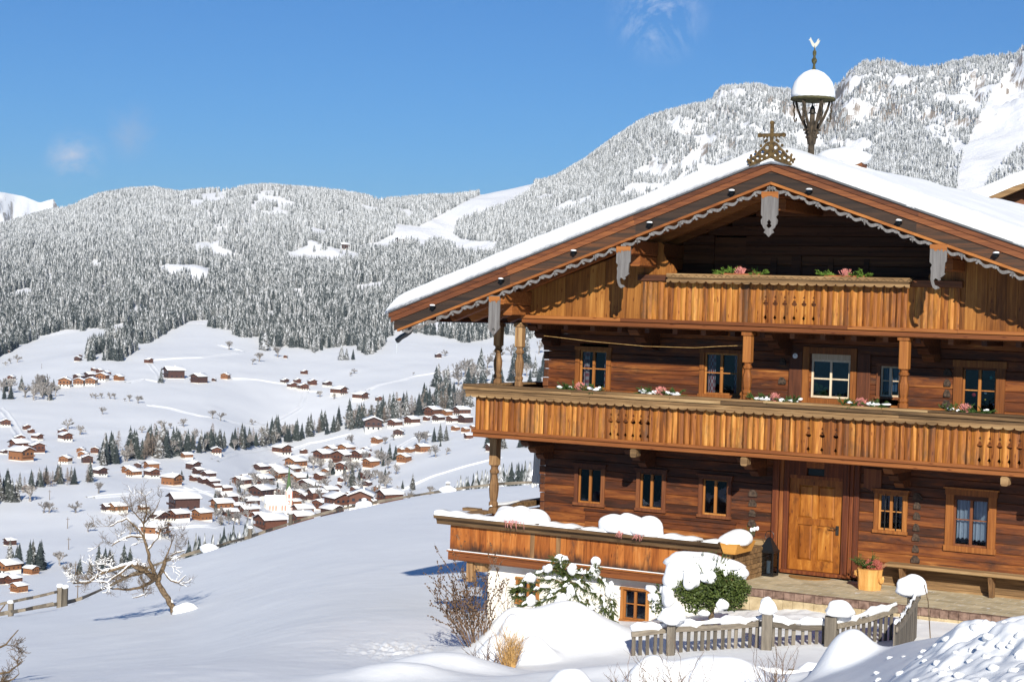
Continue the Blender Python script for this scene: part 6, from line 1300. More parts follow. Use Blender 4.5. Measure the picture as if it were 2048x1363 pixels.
# lantern
u, z = uz(1537, 1137, -.50); Lt = hthing('lantern', u, -.50, -.055, 'tall black metal lantern with a white candle left of the front door', 'lantern')
m = MB(); m.box(-.15, .15, -.15, .15, 0, .05); 
for x in (-.14, .14):
    for y in (-.14, .14): m.box(x-.014, x+.014, y-.014, y+.014, .05, .46)
m.box(-.16, .16, -.16, .16, .46, .50); m.lathe((0, 0, 0), [(.21, .50), (.05, .74), (.0, .76)], 4, sq=True); m.build('housing', M['black'], Lt)
m = MB(); m.tube([(.09*math.cos(a), 0, .78+.10*math.sin(a)) for a in np.linspace(-.6, math.pi+.6, 14)], .007, 5); m.build('handle', M['black'], Lt)
m = MB(); m.tube([(0, 0, .05), (0, 0, .29)], .045, 12); m.build('candle', M['candle'], Lt)
m = MB(); m.box(-.135, .135, -.139, -.137, .05, .46); m.box(.137, .139, -.135, .135, .05, .46); m.build('pane', M['glass'], Lt)
# doormat
m = MB(); n = 20; vs = [(0, 0, .012)]+[(.42*math.cos(math.pi+math.pi*i/n), .42*math.sin(math.pi+math.pi*i/n), .012) for i in range(n+1)]
vs2 = [(a, b, 0) for a, b, c in vs]; k = len(vs); m.add(vs+vs2, [tuple(range(k))]+[((i+1) % k, i, i+k, (i+1) % k+k) for i in range(k)])
M['mat'] = noisy('doormat', (.22, .11, .03), (.36, .20, .07), 60, .95); o = m.build('doormat', M['mat']); o.location = hw(.17, -.16, -.052); o.rotation_euler = (0, 0, -YAW); tag(o, 'half-round tan coir doormat at the front door', 'doormat')
# sprigs, heather
def needles(mb, p, d, L, n, w_, wd=.004, R=random):
    p = Vector(p); d = Vector(d).normalized(); o1 = d.orthogonal().normalized(); o2 = d.cross(o1)
    mb.tube([p, p+d*L], [wd, wd*.5], 3, cap=False)
    for i in range(n):
        t = i/n; a = R.uniform(0, 6.28); q = p+d*L*t; e = (o1*math.cos(a)+o2*math.sin(a))*w_*(1-.5*t)+d*w_*.8; s = e.cross(d).normalized()*w_*.16
        mb.add([q-s, q+s, q+e], [(0, 1, 2)], R.random())
def fir_spray(mb, c, R, n=9, L=.22, nd=16, up=.25):
    for i in range(n):
        a = R.uniform(0, 6.28); d = Vector((math.cos(a), math.sin(a)*.6-.25, R.uniform(-.35, .8)+up-.2)); needles(mb, c, d, L*R.uniform(.6, 1.1), nd, .045, R=R)
        for k in range(3):
            t = R.uniform(.3, .8); d2 = (d+Vector((R.uniform(-1, 1), R.uniform(-1, 1), R.uniform(-.5, .5)))*.7); needles(mb, Vector(c)+d.normalized()*L*t, d2, L*.45, nd//2, .035, R=R)
def heather(mb, c, R, n=60, L=.16):
    for i in range(n):
        a = R.uniform(0, 6.28); t = abs(R.gauss(0, .55)); d = Vector((math.cos(a)*t, math.sin(a)*t, 1)).normalized(); p = Vector(c)+Vector((R.uniform(-1, 1)*.04, R.uniform(-1, 1)*.03, 0)); l = L*R.uniform(.6, 1.1)
        s = d.orthogonal().normalized()*.007; s2 = d.cross(s); mb.add([p-s, p+s, p+d*l+s*.6, p+d*l-s*.6], [(0, 1, 2, 3)], R.random()); mb.add([p-s2, p+s2, p+d*l+s2*.6, p+d*l-s2*.6], [(0, 1, 2, 3)], R.random())
def arrangement(u, v, z, W, label, snow=.5, seed=0, bright=False, red=0):
    R = random.Random(seed); o = hthing('flower_arrangement', u, v, z, label, 'flowers', 'heather and fir arrangements on the balconies')
    f = MB()
    for x in np.linspace(-W, W, 5):
        if abs(x) < .08: continue
        fir_spray(f, (x*.9, 0, .02), R, 8, .19, 16)
    f.build('fir_sprigs', M['fir_bright' if bright else 'fir'], o)
    h = MB(); heather(h, (0, 0, 0), R, 110, .17); h.build('heather', M['heather'], o)
    if snow > 0:
        s = MB()
        for i in range(int(9*snow)+2): x = R.choice((-1, 1))*R.uniform(.12, W+.1); s.blob((x, R.uniform(-.05, .05), R.uniform(.03, .08)), (R.uniform(.04, .10), .05, R.uniform(.015, .035)), 9, 6, .25, i)
        s.build('snow_on_sprigs', M['snow'], o, smooth=True)
    return o
for i, (x, y, sn, lb) in enumerate(((1160, 778, .7, 'lightly snowed heather and fir sprigs on the balcony rail, nearest the left posts'), (1322, 782, 1.6, 'very snowy heather and fir sprigs on the balcony rail between two checked-curtain windows'), (1548, 796, 1.5, 'snowy drooping heather and fir sprigs on the balcony rail left of the balcony door'), (1722, 806, .5, 'heather and green fir sprigs on the balcony rail just right of the balcony door'), (1932, 818, .2, 'almost snow-free heather and fir sprigs below the star-decorated window'))):
    u, z = uz(x, y, YB-.04); arrangement(u, YB-.04, 3.40, .40, lb, sn, i)
for i, (x, y, lb) in enumerate(((1482, 545, 'pink heather and bright green sprigs at the left of the top balcony shelf'), (1690, 545, 'pink heather and bright green sprigs at the right of the top balcony shelf'))):
    u, z = uz(x, y, YG-.10); o = arrangement(u, YG-.10, 5.80, .42, lb, 0, 10+i, True); m = MB(); m.box(-.40, .40, -.05, .07, .0, .045, .5); m.build('box', M['terracotta'], o)
# stump planter
u, z = uz(1735, 1168, -.95); S = hthing('stump_planter', u, -.85, -.055, 'hollow tree-stump planter with red heather and fir, right of the door', 'planter')
m = MB(); R = random.Random(4); n = 20; prof = [(.215, 0), (.225, .08), (.225, .22), (.235, .34), (.245, .39)]; vs = []
for rr, zz in prof:
    for k in range(n): a = 2*math.pi*k/n; q = rr*(1+.05*math.sin(5*a)+.03*math.sin(11*a+1)); vs.append((math.cos(a)*q, math.sin(a)*q, zz))
m.add(vs, [(i*n+k, i*n+(k+1) % n, (i+1)*n+(k+1) % n, (i+1)*n+k) for i in range(4) for k in range(n)]+[tuple(4*n+k for k in range(n))], .5); m.build('stump', M['stump'], S)
for sx, zz in ((-.24, .30), (.245, .20)): m = MB(); m.blob((sx, -.05, zz), (.05, .05, .06), 8, 6, .3, 2); m.build('knot', M['stump'], S)
m = MB(); [fir_spray(m, (-.10+.08*R.random(), .0, .40), R, 9, .30, 20, .6) for i in range(2)]; m.build('fir_sprigs', M['fir'], S)
m = MB(); [heather(m, (x, -.04, .37), R, 90, .20) for x in (.02, .10, .17)]; m.build('heather', M['heather_red'], S)
# flower box at the terrace corner and the buried boxes on the rail
F_ = hthing('flower_box', -.62, -1.9, .53, 'bright yellow-brown wooden flower box on the terrace corner buried under a snow mound', 'flower box')
m = MB(); vs = [(-.16, -.36, 0), (.08, -.36, 0), (.08, .42, 0), (-.16, .42, 0), (-.21, -.42, .20), (.15, -.42, .20), (.15, .46, .20), (-.21, .46, .20)]; m.add(vs, [(3, 2, 1, 0), (4, 5, 6, 7), (0, 1, 5, 4), (1, 2, 6, 5), (2, 3, 7, 6), (3, 0, 4, 7)], .4); m.build('box', M['yellow'], F_)
def mound(c, rad, seed, bump=.10, flat=.75, parts=3):
    R = random.Random(seed); s = MB()
    for i in range(parts):
        t = (i/(max(1, parts-1))-.5)*1.1 if parts > 1 else 0
        s.blob((c[0]+t*rad[0], c[1]+R.uniform(-.04, .04)*rad[1], c[2]), (rad[0]*(.62 if parts > 1 else 1), rad[1]*R.uniform(.9, 1.05), rad[2]*R.uniform(.85, 1.05)), 30, 16, bump, seed*7+i, flat=flat)
    return s
M['snow_lump'] = snowmat('snow_lump', 7., .5, .03, 50.)
mound((-.05, .0, .20), (.28, .44, .24), 3, .08, .7, 1).build('snow_mound', M['snow_lump'], F_, smooth=True)
m = MB(); R = random.Random(8); [needles(m, (.1, .3, .28), (R.uniform(-.6, .8), R.uniform(-.5, .5), .7), .22, 14, .04, R=R) for i in range(7)]; m.build('sprigs', M['fir'], F_)
m = MB(); [m.blob((.12+.07*i, .3-.03*i, .42+.02*i), (.035, .03, .04), 8, 6, .1, i) for i in range(3)]; m.build('snow_tufts', M['snow'], F_, smooth=True)
for x, w_, h_, lab, sd in ((1038, .60, .19, 'long low snow mound with pink twigs on the left part of the terrace rail', 5), (1258, .62, .25, 'thick rounded snow loaf over a flower box in the middle of the terrace rail', 6)):
    u, z = uz(x, 1055, -2.2); o = hthing('snow_mound', u, -2.14, .73, lab, 'snow mound')
    mound((0, .03, .03), (w_*.92, .29, h_*1.35), sd, .09, .8, 3).build('snow', M['snow_lump'], o, smooth=True)
    m = MB(); R = random.Random(sd)
    for i in range(22): x_ = -.05+R.gauss(0, .10) if sd == 5 else R.choice((-.1, .3))+R.gauss(0, .05); y_ = R.uniform(.0, .10); m.tube([(x_, -.20, .08), (x_+R.uniform(-.05, .05), -.26, .03), (x_+R.uniform(-.07, .07), -.27-y_*.4, -.02-y_)], [.006, .005, .003], 4, cap=False)
    m.build('pink_twigs', M['heather'], o)
s = MB(); n = 70; prof = [(-2.36, .722), (-2.34, .755), (-2.2, .775), (-2.05, .77), (-1.99, .742)]; vs = []
for i in range(n+1):
    u = -7.24+6.38*i/n
    for j, (y, z) in enumerate(prof): vs.append((u, y+.012*math.sin(i*.7+j), z+(.018*math.sin(i*.45)+.018*math.sin(i*1.3+1) if 0 < j < 4 else 0)+(.03 if i < 14 and 0 < j < 4 else 0)))
s.add(vs, [(i*5+j, (i+1)*5+j, (i+1)*5+j+1, i*5+j+1) for i in range(n) for j in range(4)]); s.build('rail_snow', M['snow_lump'], HOUSE, smooth=True)
s = MB(); s.box(-6.8, -.8, -1.95, -.1, .0, .10); s.build('terrace_snow', M['snow_lump'], HOUSE)
s = MB(); s.blob((-6.95, -.0, .80), (.10, .6, .035), 14, 8, .2, 3); s.build('side_rail_snow', M['snow_lump'], HOUSE, smooth=True)
# clothesline on the middle floor
C = hthing('clothesline', -4, -.8, 4.4, 'thin cord stretched under the upper balcony from the left corner to the middle post', 'clothesline')
m = MB(); P = [(1088, 671), (1180, 682), (1290, 692), (1390, 695), (1440, 692), (1498, 690)]; q = []
for x, y in P: u, z = uz(x, y, -.9); q.append((u+4, -.1, z-4.4))
m.tube(q, .006, 4); m.build('cord', M['straw'], C)
# linen at the left corner
u, z = uz(1077, 925, .6); o = hthing('hanging_linen', u, .6, z-.5, 'white linen hanging below the balcony at the left house corner', 'linen')
m = MB(); n = 24; vs = []
for i in range(n+1):
    t = i/n-.5; vs += [(t*.28, .03*math.sin(t*30), .0-.05*math.sin(i*.9)), (t*.20, .02*math.sin(t*30), .95)]
m.add(vs, [(2*i, 2*i+2, 2*i+3, 2*i+1) for i in range(n)]); m.build('cloth', M['cloth'], o, smooth=True)
# neighbouring barn whose snowy gable shows over the roof at the right edge
p = rz(2052, 560, 62.); Bn = empty('barn', (p[0], p[1], p[2]), -.25, 'neighbouring wooden barn gable with thick snow on its roof at the right edge', 'barn')
zt = rz(2052, 368, 62.)[2]-p[2]
m = MB(); m.prism([(-3, -4), (3, -4), (3, zt-1.5), (0, zt-.12), (-3, zt-1.5)], 0, 9, .4); m.build('wall', M['log_dark'], Bn)
m = MB(); [m.add([(0, -.8, zt-.1), (s_*4, -.8, zt-1.95), (s_*4, 9.5, zt-1.95), (0, 9.5, zt-.1), (0, -.8, zt+.1), (s_*4, -.8, zt-1.75), (s_*4, 9.5, zt-1.75), (0, 9.5, zt+.1)], [(0, 3, 2, 1), (4, 5, 6, 7), (0, 1, 5, 4), (2, 3, 7, 6), (1, 2, 6, 5)], .5) for s_ in (-1, 1)]; rf = m.build('roof', M['weathered'], Bn)
m = MB(); xs = [-4.05, -3.95, -3, -1.5, -.5, 0, .5, 1.5, 3, 3.95, 4.05]; ys = [-.82, -.7, 0, 5, 9.5]; vs = []
for y in ys:
    for x in xs: vs.append((x, y, zt+.1-abs(x)*.462+(.42 if abs(x) < 3.96 and y > -.8 else .0)-(.06 if x == 0 else 0)))
nx = len(xs); m.add(vs, [(a*nx+b, a*nx+b+1, (a+1)*nx+b+1, (a+1)*nx+b) for a in range(len(ys)-1) for b in range(nx-1)]); m.build('roof_snow', M['snow_lump'], rf, smooth=True)
# ---------------------------------------------------------------- garden fence
def ground(px, py, r): q = rz(px, py, r); return Vector((q[0], q[1], zat(q[0], q[1])))
def topz(px, py, g):
    """height on the vertical through g that shows at row py"""
    lo, hi = g.z-2, g.z+4
    for _ in range(40):
        mid = (lo+hi)/2
        if project((g.x, g.y, mid))[1] > py: lo = mid
        else: hi = mid
    return lo
def fence_run(name, P, label, posts=(), pick=.115, ph=.52, rail_top=.36, seed=0, snow=True, rh=.085, picketw=.058):
    """P: [(px, r, row of rail top)]"""
    R = random.Random(seed); root = empty(name, (0, 0, 0), 0, label, 'fence'); G = []
    for px, r, yt in P: g = ground(px, yt, r); G.append((g, topz(px, yt, g)))
    root.location = G[0][0]; o0 = G[0][0]
    rl = MB(); pk = MB(); sn = MB()
    for (a, za), (b, zb_) in zip(G[:-1], G[1:]):
        A = Vector((a.x, a.y, za))-o0; B_ = Vector((b.x, b.y, zb_))-o0; d = (B_-A).normalized(); nrm = Vector((d.y, -d.x, 0)).normalized()
        if nrm.y > 0: nrm = -nrm
        rl.bar(A+nrm*.03-Vector((0, 0, rh/2)), B_+nrm*.03-Vector((0, 0, rh/2)), .035, rh, R.random())
        L = (B_-A).length; k = pick*.5
        while k < L:
            q = A+d*k; gz = zat(q.x+o0.x, q.y+o0.y)-o0.z; w_ = picketw*R.uniform(.9, 1.1); t = q.z+R.uniform(.03, .09); lean = R.uniform(-.012, .012)
            p0 = Vector((q.x, q.y, gz-.25)); s = d*w_/2; s.z = 0; y = nrm*.0; th = -nrm*.022
            vs = [p0-s, p0+s, Vector((q.x, q.y, t))+s+d*lean, Vector((q.x, q.y, t))-s+d*lean]; vs += [v+th for v in vs]
            pk.add(vs, [(0, 1, 2, 3), (5, 4, 7, 6), (1, 5, 6, 2), (4, 0, 3, 7), (3, 2, 6, 7)], R.random()); k += pick*R.uniform(.92, 1.08)
        if snow:
            n = max(3, int(L/.10)); pts = [A+d*L*i/n+Vector((0, 0, (.0 if snow == 'thin' else 1)*(.045)+.02*math.sin(i*1.1)+.012*math.sin(i*2.7))) for i in range(n+1)]
            k_ = .4 if snow == 'thin' else 1; sn.tube([p+Vector((0, 0, .05 if snow == 'thin' else 0)) for p in pts], [k_*(.055+.022*math.sin(i*.8)+.012*math.sin(i*2.1)) for i in range(n+1)], 10)
    rl.build('rail', M['grey_rail'], root)
    for p_ in pk.each('picket', M['grey_fence'], root): pass
    if snow: sn.build('snow_ridge', M['snow_lump'], root, smooth=True)
    for (px, r, yt, w_, cap) in posts:
        g = ground(px, yt, r); z1 = topz(px, yt, g)-o0.z; q = g-o0; m = MB(); m.M = Matrix.Translation((q.x, q.y, 0)) @ Matrix.Rotation(-.2, 4, 'Z'); m.box(-w_/2, w_/2, -w_/2, w_/2, q.z-.4, z1, R.random(), b=.01); po = m.build('post', M['grey_fence'], root)
        if cap: s = MB(); s.blob((q.x+cap[3] if len(cap) > 3 else q.x, q.y, z1+cap[1]*.45), (cap[0], cap[0]*.9, cap[1]), 26, 14, .13, int(px), flat=.5); s.build('snow_cap', M['snow_lump'], po, smooth=True)
    return root
FN = fence_run('garden_fence', [(1262, 29.2, 1262), (1343, 29.4, 1252), (1440, 29.7, 1248), (1528, 29.9, 1240), (1600, 30.1, 1249), (1655, 30.2, 1248)], 'grey weathered picket fence with snow caps across the garden below the terrace', seed=1,
    posts=((1343, 29.2, 1247, .13, (.21, .18)), (1535, 29.6, 1228, .17, (.15, .19)), (1662, 30.0, 1232, .19, (.24, .18, 0, .14))))
fence_run('garden_fence', [(1672, 30.1, 1246), (1735, 30.6, 1232), (1792, 31.0, 1212)], 'short rising stretch of grey picket fence between the broad post and the snow-topped corner', seed=2)
fence_run('garden_fence', [(1790, 28.6, 1252), (1802, 29.2, 1240), (1836, 31.4, 1186)], 'fence stretch turned towards the house with closely set pickets and a frosty top edge', seed=3, pick=.062, snow='thin', posts=((1822, 31.2, 1192, .12, (.27, .25)),))
# low second fence at the bottom edge, nearly buried
fence_run('buried_fence', [(1415, 21.0, 1362), (1500, 21.2, 1356), (1600, 21.4, 1350), (1690, 21.4, 1336)], 'nearly buried picket fence at the bottom edge with only its grey tips showing', seed=4, ph=.3, pick=.14, snow=True, picketw=.065)
# thin rod by the corner
g = ground(1862, 1235, 28.5); m = MB(); A = Vector(rz(1862, 1236, 28.5)); B_ = Vector(rz(1848, 1168, 28.8)); m.tube([A-Vector((0, 0, .3)), (A+B_)/2+Vector((.01, 0, 0)), B_], .009, 5); o = m.build('thin_rod', M['bark']); tag(o, 'thin leaning brown rod stuck in the snow beside the snow-topped fence corner', 'rod')
# fence along the edge of the hill
def crest(px):
    a = math.atan((px-1024)/F_PX); i = int(np.interp(a, az, np.arange(NCOL))); k = np.where((rows > 55) & (rows < 128))[0]; j = k[np.argmax(Z[i, k]/rows[k])]; return rows[j], a
HF = empty('hillside_fence', (0, 0, 0), 0, 'long low grey rail fence along the brow of the snowy hillside', 'fence'); R = random.Random(2); rl = MB(); last = None
for px in range(-60, 1110, 14):
    r, a = crest(px); r += .6; x, y = math.sin(a)*r, math.cos(a)*r; z = zat(x, y)+.16+.04*math.sin(px*.02)
    if last is not None: rl.bar(last, (x, y, z), .06, .15+.03*math.sin(px*.05), R.random())
    last = (x, y, z)
rl.build('rail', M['grey_rail'], HF)
for k in (0, 1):
    m = MB(); last = None
    for px in range(-60, 150 if k == 0 else 135, 14):
        r, a = crest(px); r += .6-k*4.0; x, y = math.sin(a)*r, math.cos(a)*r; z = zat(x, y)+(.62 if k == 0 else .2)+px*.001
        if last is not None: m.bar(last, (x, y, z), .05, .12, R.random())
        last = (x, y, z)
    m.build('rail', M['grey_rail'], HF)
for px, h in ((134, .95), (145, .85), (512, .62), (592, .72), (37, .6), (738, .45), (905, .55), (992, 1.0), (1076, .7), (300, .35)):
    r, a = crest(px); r += .3; x, y = math.sin(a)*r, math.cos(a)*r; z = zat(x, y); m = MB(); w_ = .11; m.box(x-w_, x+w_, y-w_, y+w_, z-.5, z+h, R.random(), b=.02); po = m.build('post', M['grey_fence'], HF)
    s = MB(); s.blob((x, y, z+h+.05), (.17, .17, .10 if px != 1076 else .3), 12, 8, .1, px); s.build('snow_cap', M['snow_lump'], po, smooth=True)
for px in (905, 738, 430): r, a = crest(px); x, y = math.sin(a)*r, math.cos(a)*r; s = MB(); s.blob((x, y, zat(x, y)+.15), (.55, .4, .26), 14, 8, .15, px); s.build('snow_lump', M['snow_lump'], HF, smooth=True)
# ---------------------------------------------------------------- old fruit tree on the slope
def gnarled(name, base, limbs, S, seed, label, twigs=1.0, snow=1.0, minr=.006, cat='tree', mat='bark', dense=1.0):
    """limbs: polylines [(x, depth, z)] in picture pixels from the foot, scaled by S metres per pixel"""
    R = random.Random(seed); root = empty(name, base, -math.atan2(base[0], base[1]), label, cat); wood = MB(); tw = MB(); sn = MB()
    def cap(pts, rad, amt):
        for a, b, r in zip(pts[:-1], pts[1:], rad):
            d = b-a
            if d.length < 1e-5 or abs(d.normalized().z) > .8: continue
            if vn(a) > amt: continue
            mid_ = (a+b)/2+Vector((0, 0, r*1.0+.012)); s_ = max(r*.85, .011)*R.uniform(.7, 1.3); dn = d.normalized(); L_ = d.length*.62
            sn.tube([mid_-dn*L_, mid_-dn*L_*.4, mid_+dn*L_*.4, mid_+dn*L_], [s_*.55, s_, s_*.95, s_*.5], 6)
    def vn(p): return float(vnoise(p.x*1.7+seed, p.z*1.7+p.y, 3))
    def twig(p, d, L, r, k):
        n = 4; pts = [p]; dd = Vector(d).normalized()
        for i in range(n): dd = (dd+Vector((R.uniform(-1, 1), R.uniform(-1, 1), R.uniform(-.8, 1.1)))*.33).normalized(); pts.append(pts[-1]+dd*L/n)
        rd = [max(minr*.6, r*(1-.6*i/n)) for i in range(n+1)]; tw.tube(pts, rd, 4 if r > .012 else 3, R.random(), cap=False)
        if snow > 0: cap(pts, rd, .36*snow if k else .18*snow)
        if k > 0:
            for i in range(1, n+1):
                for _ in range(2 if R.random() < .6*dense else 1):
                    q = (dd*.6+Vector((R.uniform(-1, 1), R.uniform(-1, 1), R.uniform(-.45, 1.0)))).normalized(); twig(pts[i], q, L*R.uniform(.45, .7), r*.55, k-1)
    for L_, r0, r1, amt in limbs:
        P = [Vector(p)*S for p in L_]; Q = []
        for a, b in zip(P[:-1], P[1:]):
            n = max(2, int((b-a).length/.14))
            for i in range(n): Q.append(a.lerp(b, i/n)+Vector((R.uniform(-1, 1), R.uniform(-1, 1), R.uniform(-1, 1)))*.018*(1 if Q else 0))
        Q.append(P[-1]); n = len(Q); rad = [r0+(r1-r0)*i/(n-1) for i in range(n)]; rad = [r*R.uniform(.88, 1.15) for r in rad]
        wood.tube(Q, rad, 8, R.random()); cap(Q, rad, .62*snow)
        for i in range(1, n):
            for _ in range(3):
                if R.random() < amt*twigs*.16: d = (Q[i]-Q[i-1]).normalized(); e = (d*.4+Vector((R.uniform(-1, 1), R.uniform(-1, 1), R.uniform(-.5, .95)))).normalized(); twig(Q[i], e, R.uniform(.28, .62)*S/.0165, max(minr, rad[i]*.45), 2)
    wood.build('trunk', M[mat], root, smooth=True); tw.build('branches', M[mat], root)
    if snow > 0: sn.build('snow_on_branches', M['snow_lump'], root, smooth=True)
    return root
g = at(352, 1226, 30., 100.); r = math.hypot(g.x, g.y); S = r/F_PX
gnarled('fruit_tree', g, [
    ([(4, 0, -14), (-8, 0, 14), (-22, 0, 38), (-38, 4, 62)], .115, .09, .0),
    ([(-38, 4, 62), (-46, 6, 84), (-55, 4, 104), (-58, 0, 125), (-66, 2, 150), (-68, 4, 176)], .07, .03, .5),
    ([(-66, 2, 150), (-84, -6, 172), (-100, -14, 188), (-118, -10, 180), (-132, -14, 172)], .035, .015, 1.0),
    ([(-66, 2, 150), (-92, 10, 150), (-116, 12, 140), (-128, 8, 132)], .035, .015, 1.0),
    ([(-68, 4, 176), (-62, 0, 200), (-66, 6, 232)], .03, .008, 1.0), ([(-68, 4, 176), (-50, 14, 196), (-38, 16, 222)], .026, .008, 1.0), ([(-68, 4, 176), (-88, -4, 202), (-94, -6, 226)], .026, .008, 1.0),
    ([(-58, 0, 125), (-40, -10, 150), (-34, -14, 170)], .03, .012, .9),
    ([(-38, 4, 62), (-30, 14, 84), (-24, 14, 104)], .085, .06, .2), ([(-26, 14, 100), (-14, 20, 130), (-8, 22, 150)], .03, .012, 1.0), ([(-30, 14, 84), (-12, -6, 66), (2, -10, 62), (16, -12, 76)], .035, .012, .8), ([(-24, 14, 104), (-4, 8, 118), (14, 4, 124)], .025, .01, .9),
    ([(-42, 4, 66), (-62, -8, 84), (-88, -10, 98), (-112, -6, 90), (-142, -2, 80), (-170, 0, 60), (-200, 2, 58)], .085, .02, 1.2),
    ([(-44, 4, 66), (-66, 14, 50), (-92, 18, 44), (-124, 16, 46), (-150, 14, 58)], .06, .015, 1.2), ([(-88, -10, 98), (-108, -24, 84), (-132, -26, 64), (-150, -22, 66)], .04, .012, 1.2), ([(-62, -8, 84), (-80, 12, 74), (-104, 20, 70), (-128, 20, 80)], .045, .012, 1.2), ([(-66, 14, 50), (-60, -18, 40), (-84, -22, 34)], .03, .01, .9)],
    S, 12, 'old gnarled leaning fruit tree with snow on its branches, alone on the slope', 1.0, 1.0)
s = MB(); s.blob((g.x+.35, g.y-.1, g.z+.1), (.5, .4, .28), 16, 10, .15, 4); o = s.build('snow_mound', M['snow_lump'], smooth=True); tag(o, 'small snow heap at the foot of the leaning fruit tree', 'snow mound')
g = ground(-70, 1380, 33.); S = 33./F_PX
gnarled('fruit_tree', g, [([(0, 0, -20), (6, 0, 40), (10, 0, 90)], .10, .05, .2), ([(10, 0, 60), (40, 0, 66), (72, 2, 80), (96, 0, 110)], .035, .008, 1.0), ([(8, 0, 40), (44, -6, 26), (80, -8, 30), (106, -6, 50)], .035, .008, 1.0), ([(10, 0, 90), (50, 0, 130), (70, 0, 160)], .04, .010, 1.0), ([(0, 0, 10), (40, 4, 0), (78, 4, 8), (100, 4, 24)], .03, .008, 1.0)], S, 5, 'bare tree reaching in from the left edge at the bottom of the picture', 1.0, .35)
# ---------------------------------------------------------------- shrubs in the garden
def bush(name, g, W, Hh, n, seed, label, mat, cat='shrub', lean=0., k=2, r=.010, leaf=None):
    R = random.Random(seed); root = empty(name, g, -math.atan2(g[0], g[1]), label, cat); mb = MB(); lf = MB()
    def st(p, d, L, rr, k):
        n_ = 5; pts = [p]; dd = Vector(d).normalized()
        for i in range(n_): dd = (dd+Vector((R.uniform(-1, 1), R.uniform(-1, 1), R.uniform(-.4, .5)))*.13).normalized(); pts.append(pts[-1]+dd*L/n_)
        mb.tube(pts, [rr*(1-.65*i/n_) for i in range(n_+1)], 4, R.random(), cap=False)
        if leaf and k <= 1:
            for i in range(3): q = pts[R.randint(1, n_)]; lf.blob(q, .014, 5, 4, 0)
        if k > 0:
            for i in range(1, n_+1):
                if R.random() < .8: q = (dd+Vector((R.uniform(-1, 1), R.uniform(-1, 1), R.uniform(-.2, .5)))*.75).normalized(); st(pts[i], q, L*R.uniform(.3, .5), rr*.55, k-1)
    for i in range(n):
        a = R.uniform(0, 6.28); t = math.sqrt(R.random()); p = Vector((math.cos(a)*t*W*.35, math.sin(a)*t*W*.35, -.1)); d = Vector((math.cos(a)*t*W/Hh*.9+lean, math.sin(a)*t*W/Hh*.9, 1)); st(p, d, Hh*R.uniform(.7, 1.12), r*R.uniform(.7, 1.2), k)
    mb.build('branches', M[mat], root)
    if leaf: lf.build('dry_leaves', M[leaf], root)
    return root
bush('bare_shrub', ground(950, 1305, 31.), .52, 1.12, 26, 3, 'tangled bare brown shrub in front of the left corner of the white basement', 'twig', lean=-.22, leaf='twig')
bush('bare_shrub', ground(1000, 1235, 34.5), .35, .75, 10, 6, 'sparse reddish twigs against the left end of the white basement wall', 'twig', lean=.1)
bush('dry_grass', ground(1018, 1345, 28.6), .20, .62, 90, 4, 'tuft of dry straw-coloured stems poking from the snow left of the big mound', 'straw', 'dry grass', 0, 1, .006)
bush('bare_shrub', ground(975, 1330, 28.8), .3, .40, 10, 8, 'low brown twigs beside the dry grass tuft', 'twig')
bush('bare_shrub', ground(1262, 1400, 19.6), .22, .42, 12, 9, 'thin reddish twigs rising at the bottom edge left of the buried fence', 'twig', k=2, r=.006)
bush('bare_shrub', ground(1345, 1390, 19.8), .5, .55, 14, 10, 'tall thin twigs through the rounded snow heap at the bottom edge', 'twig', k=2, r=.006)
bush('bare_shrub', ground(1548, 1390, 19.6), .26, .38, 12, 11, 'reddish twigs at the bottom edge in front of the buried fence', 'twig', k=2, r=.006)
# box bush under its snow cap
g = Vector(rz(1398, 1216, 31.6)); bx = empty('box_bush', g, 0, 'round evergreen box bush bursting out under a thick snow cap by the garden fence', 'shrub'); R = random.Random(6); lf = MB(); br = MB()
K = 31.6/F_PX
def leafball(mb, c, rad, n, size, R, low=-1):
    for i in range(n):
        while True:
            p = Vector((R.uniform(-1, 1), R.uniform(-1, 1), R.uniform(low, 1)))
            if .35 < p.length < 1: break
        q = Vector(c)+Vector((p.x*rad[0], p.y*rad[1], p.z*rad[2])); a = Vector((R.uniform(-1, 1), R.uniform(-1, 1), R.uniform(-.2, 1))).normalized()*size*R.uniform(.6, 1.3); s = a.orthogonal().normalized()*size*.35
        s.rotate(Matrix.Rotation(R.uniform(0, 6.28), 3, a.normalized())); mb.add([q, q+a*.5+s, q+a, q+a*.5-s], [(0, 1, 2, 3)], R.random())
for dx, dz, rr, n in ((10, 42, 48, 2600), (45, 46, 44, 2400), (-22, 36, 34, 1300), (58, 28, 36, 1500), (0, 22, 42, 1500), (30, 74, 28, 900), (80, 42, 22, 600)): leafball(lf, (dx*K, -.05+R.uniform(-.1, .1), dz*K), (rr*K, rr*K*.9, rr*K*.85), n, .05, R)
for i in range(60): a = R.uniform(0, 6.28); e = R.uniform(-.1, 1.3); d = Vector((math.cos(a)*math.cos(e), math.sin(a)*math.cos(e), math.sin(e))); c = Vector((25*K, 0, 42*K)); needles(lf, c+d*.42, d, .22, 12, .05, R=R)
lf.build('foliage', M['boxleaf'], bx)
s = MB()
for dx, dy, dz, a, b, c in ((-8, .15, 86, 58, .42, 26), (-46, .12, 60, 26, .36, 38), (40, .18, 84, 52, .36, 17), (76, .15, 68, 22, .25, 16), (-62, .0, 22, 13, .2, 30), (12, -.30, 66, 16, .12, 16), (42, -.35, 14, 13, .1, 14), (-20, -.30, 62, 15, .12, 30), (5, -.42, -2, 10, .09, 8)): s.blob((dx*K, dy, dz*K), (a*K, b, c*K), 26, 14, .13, int(dx+dz), flat=.3)
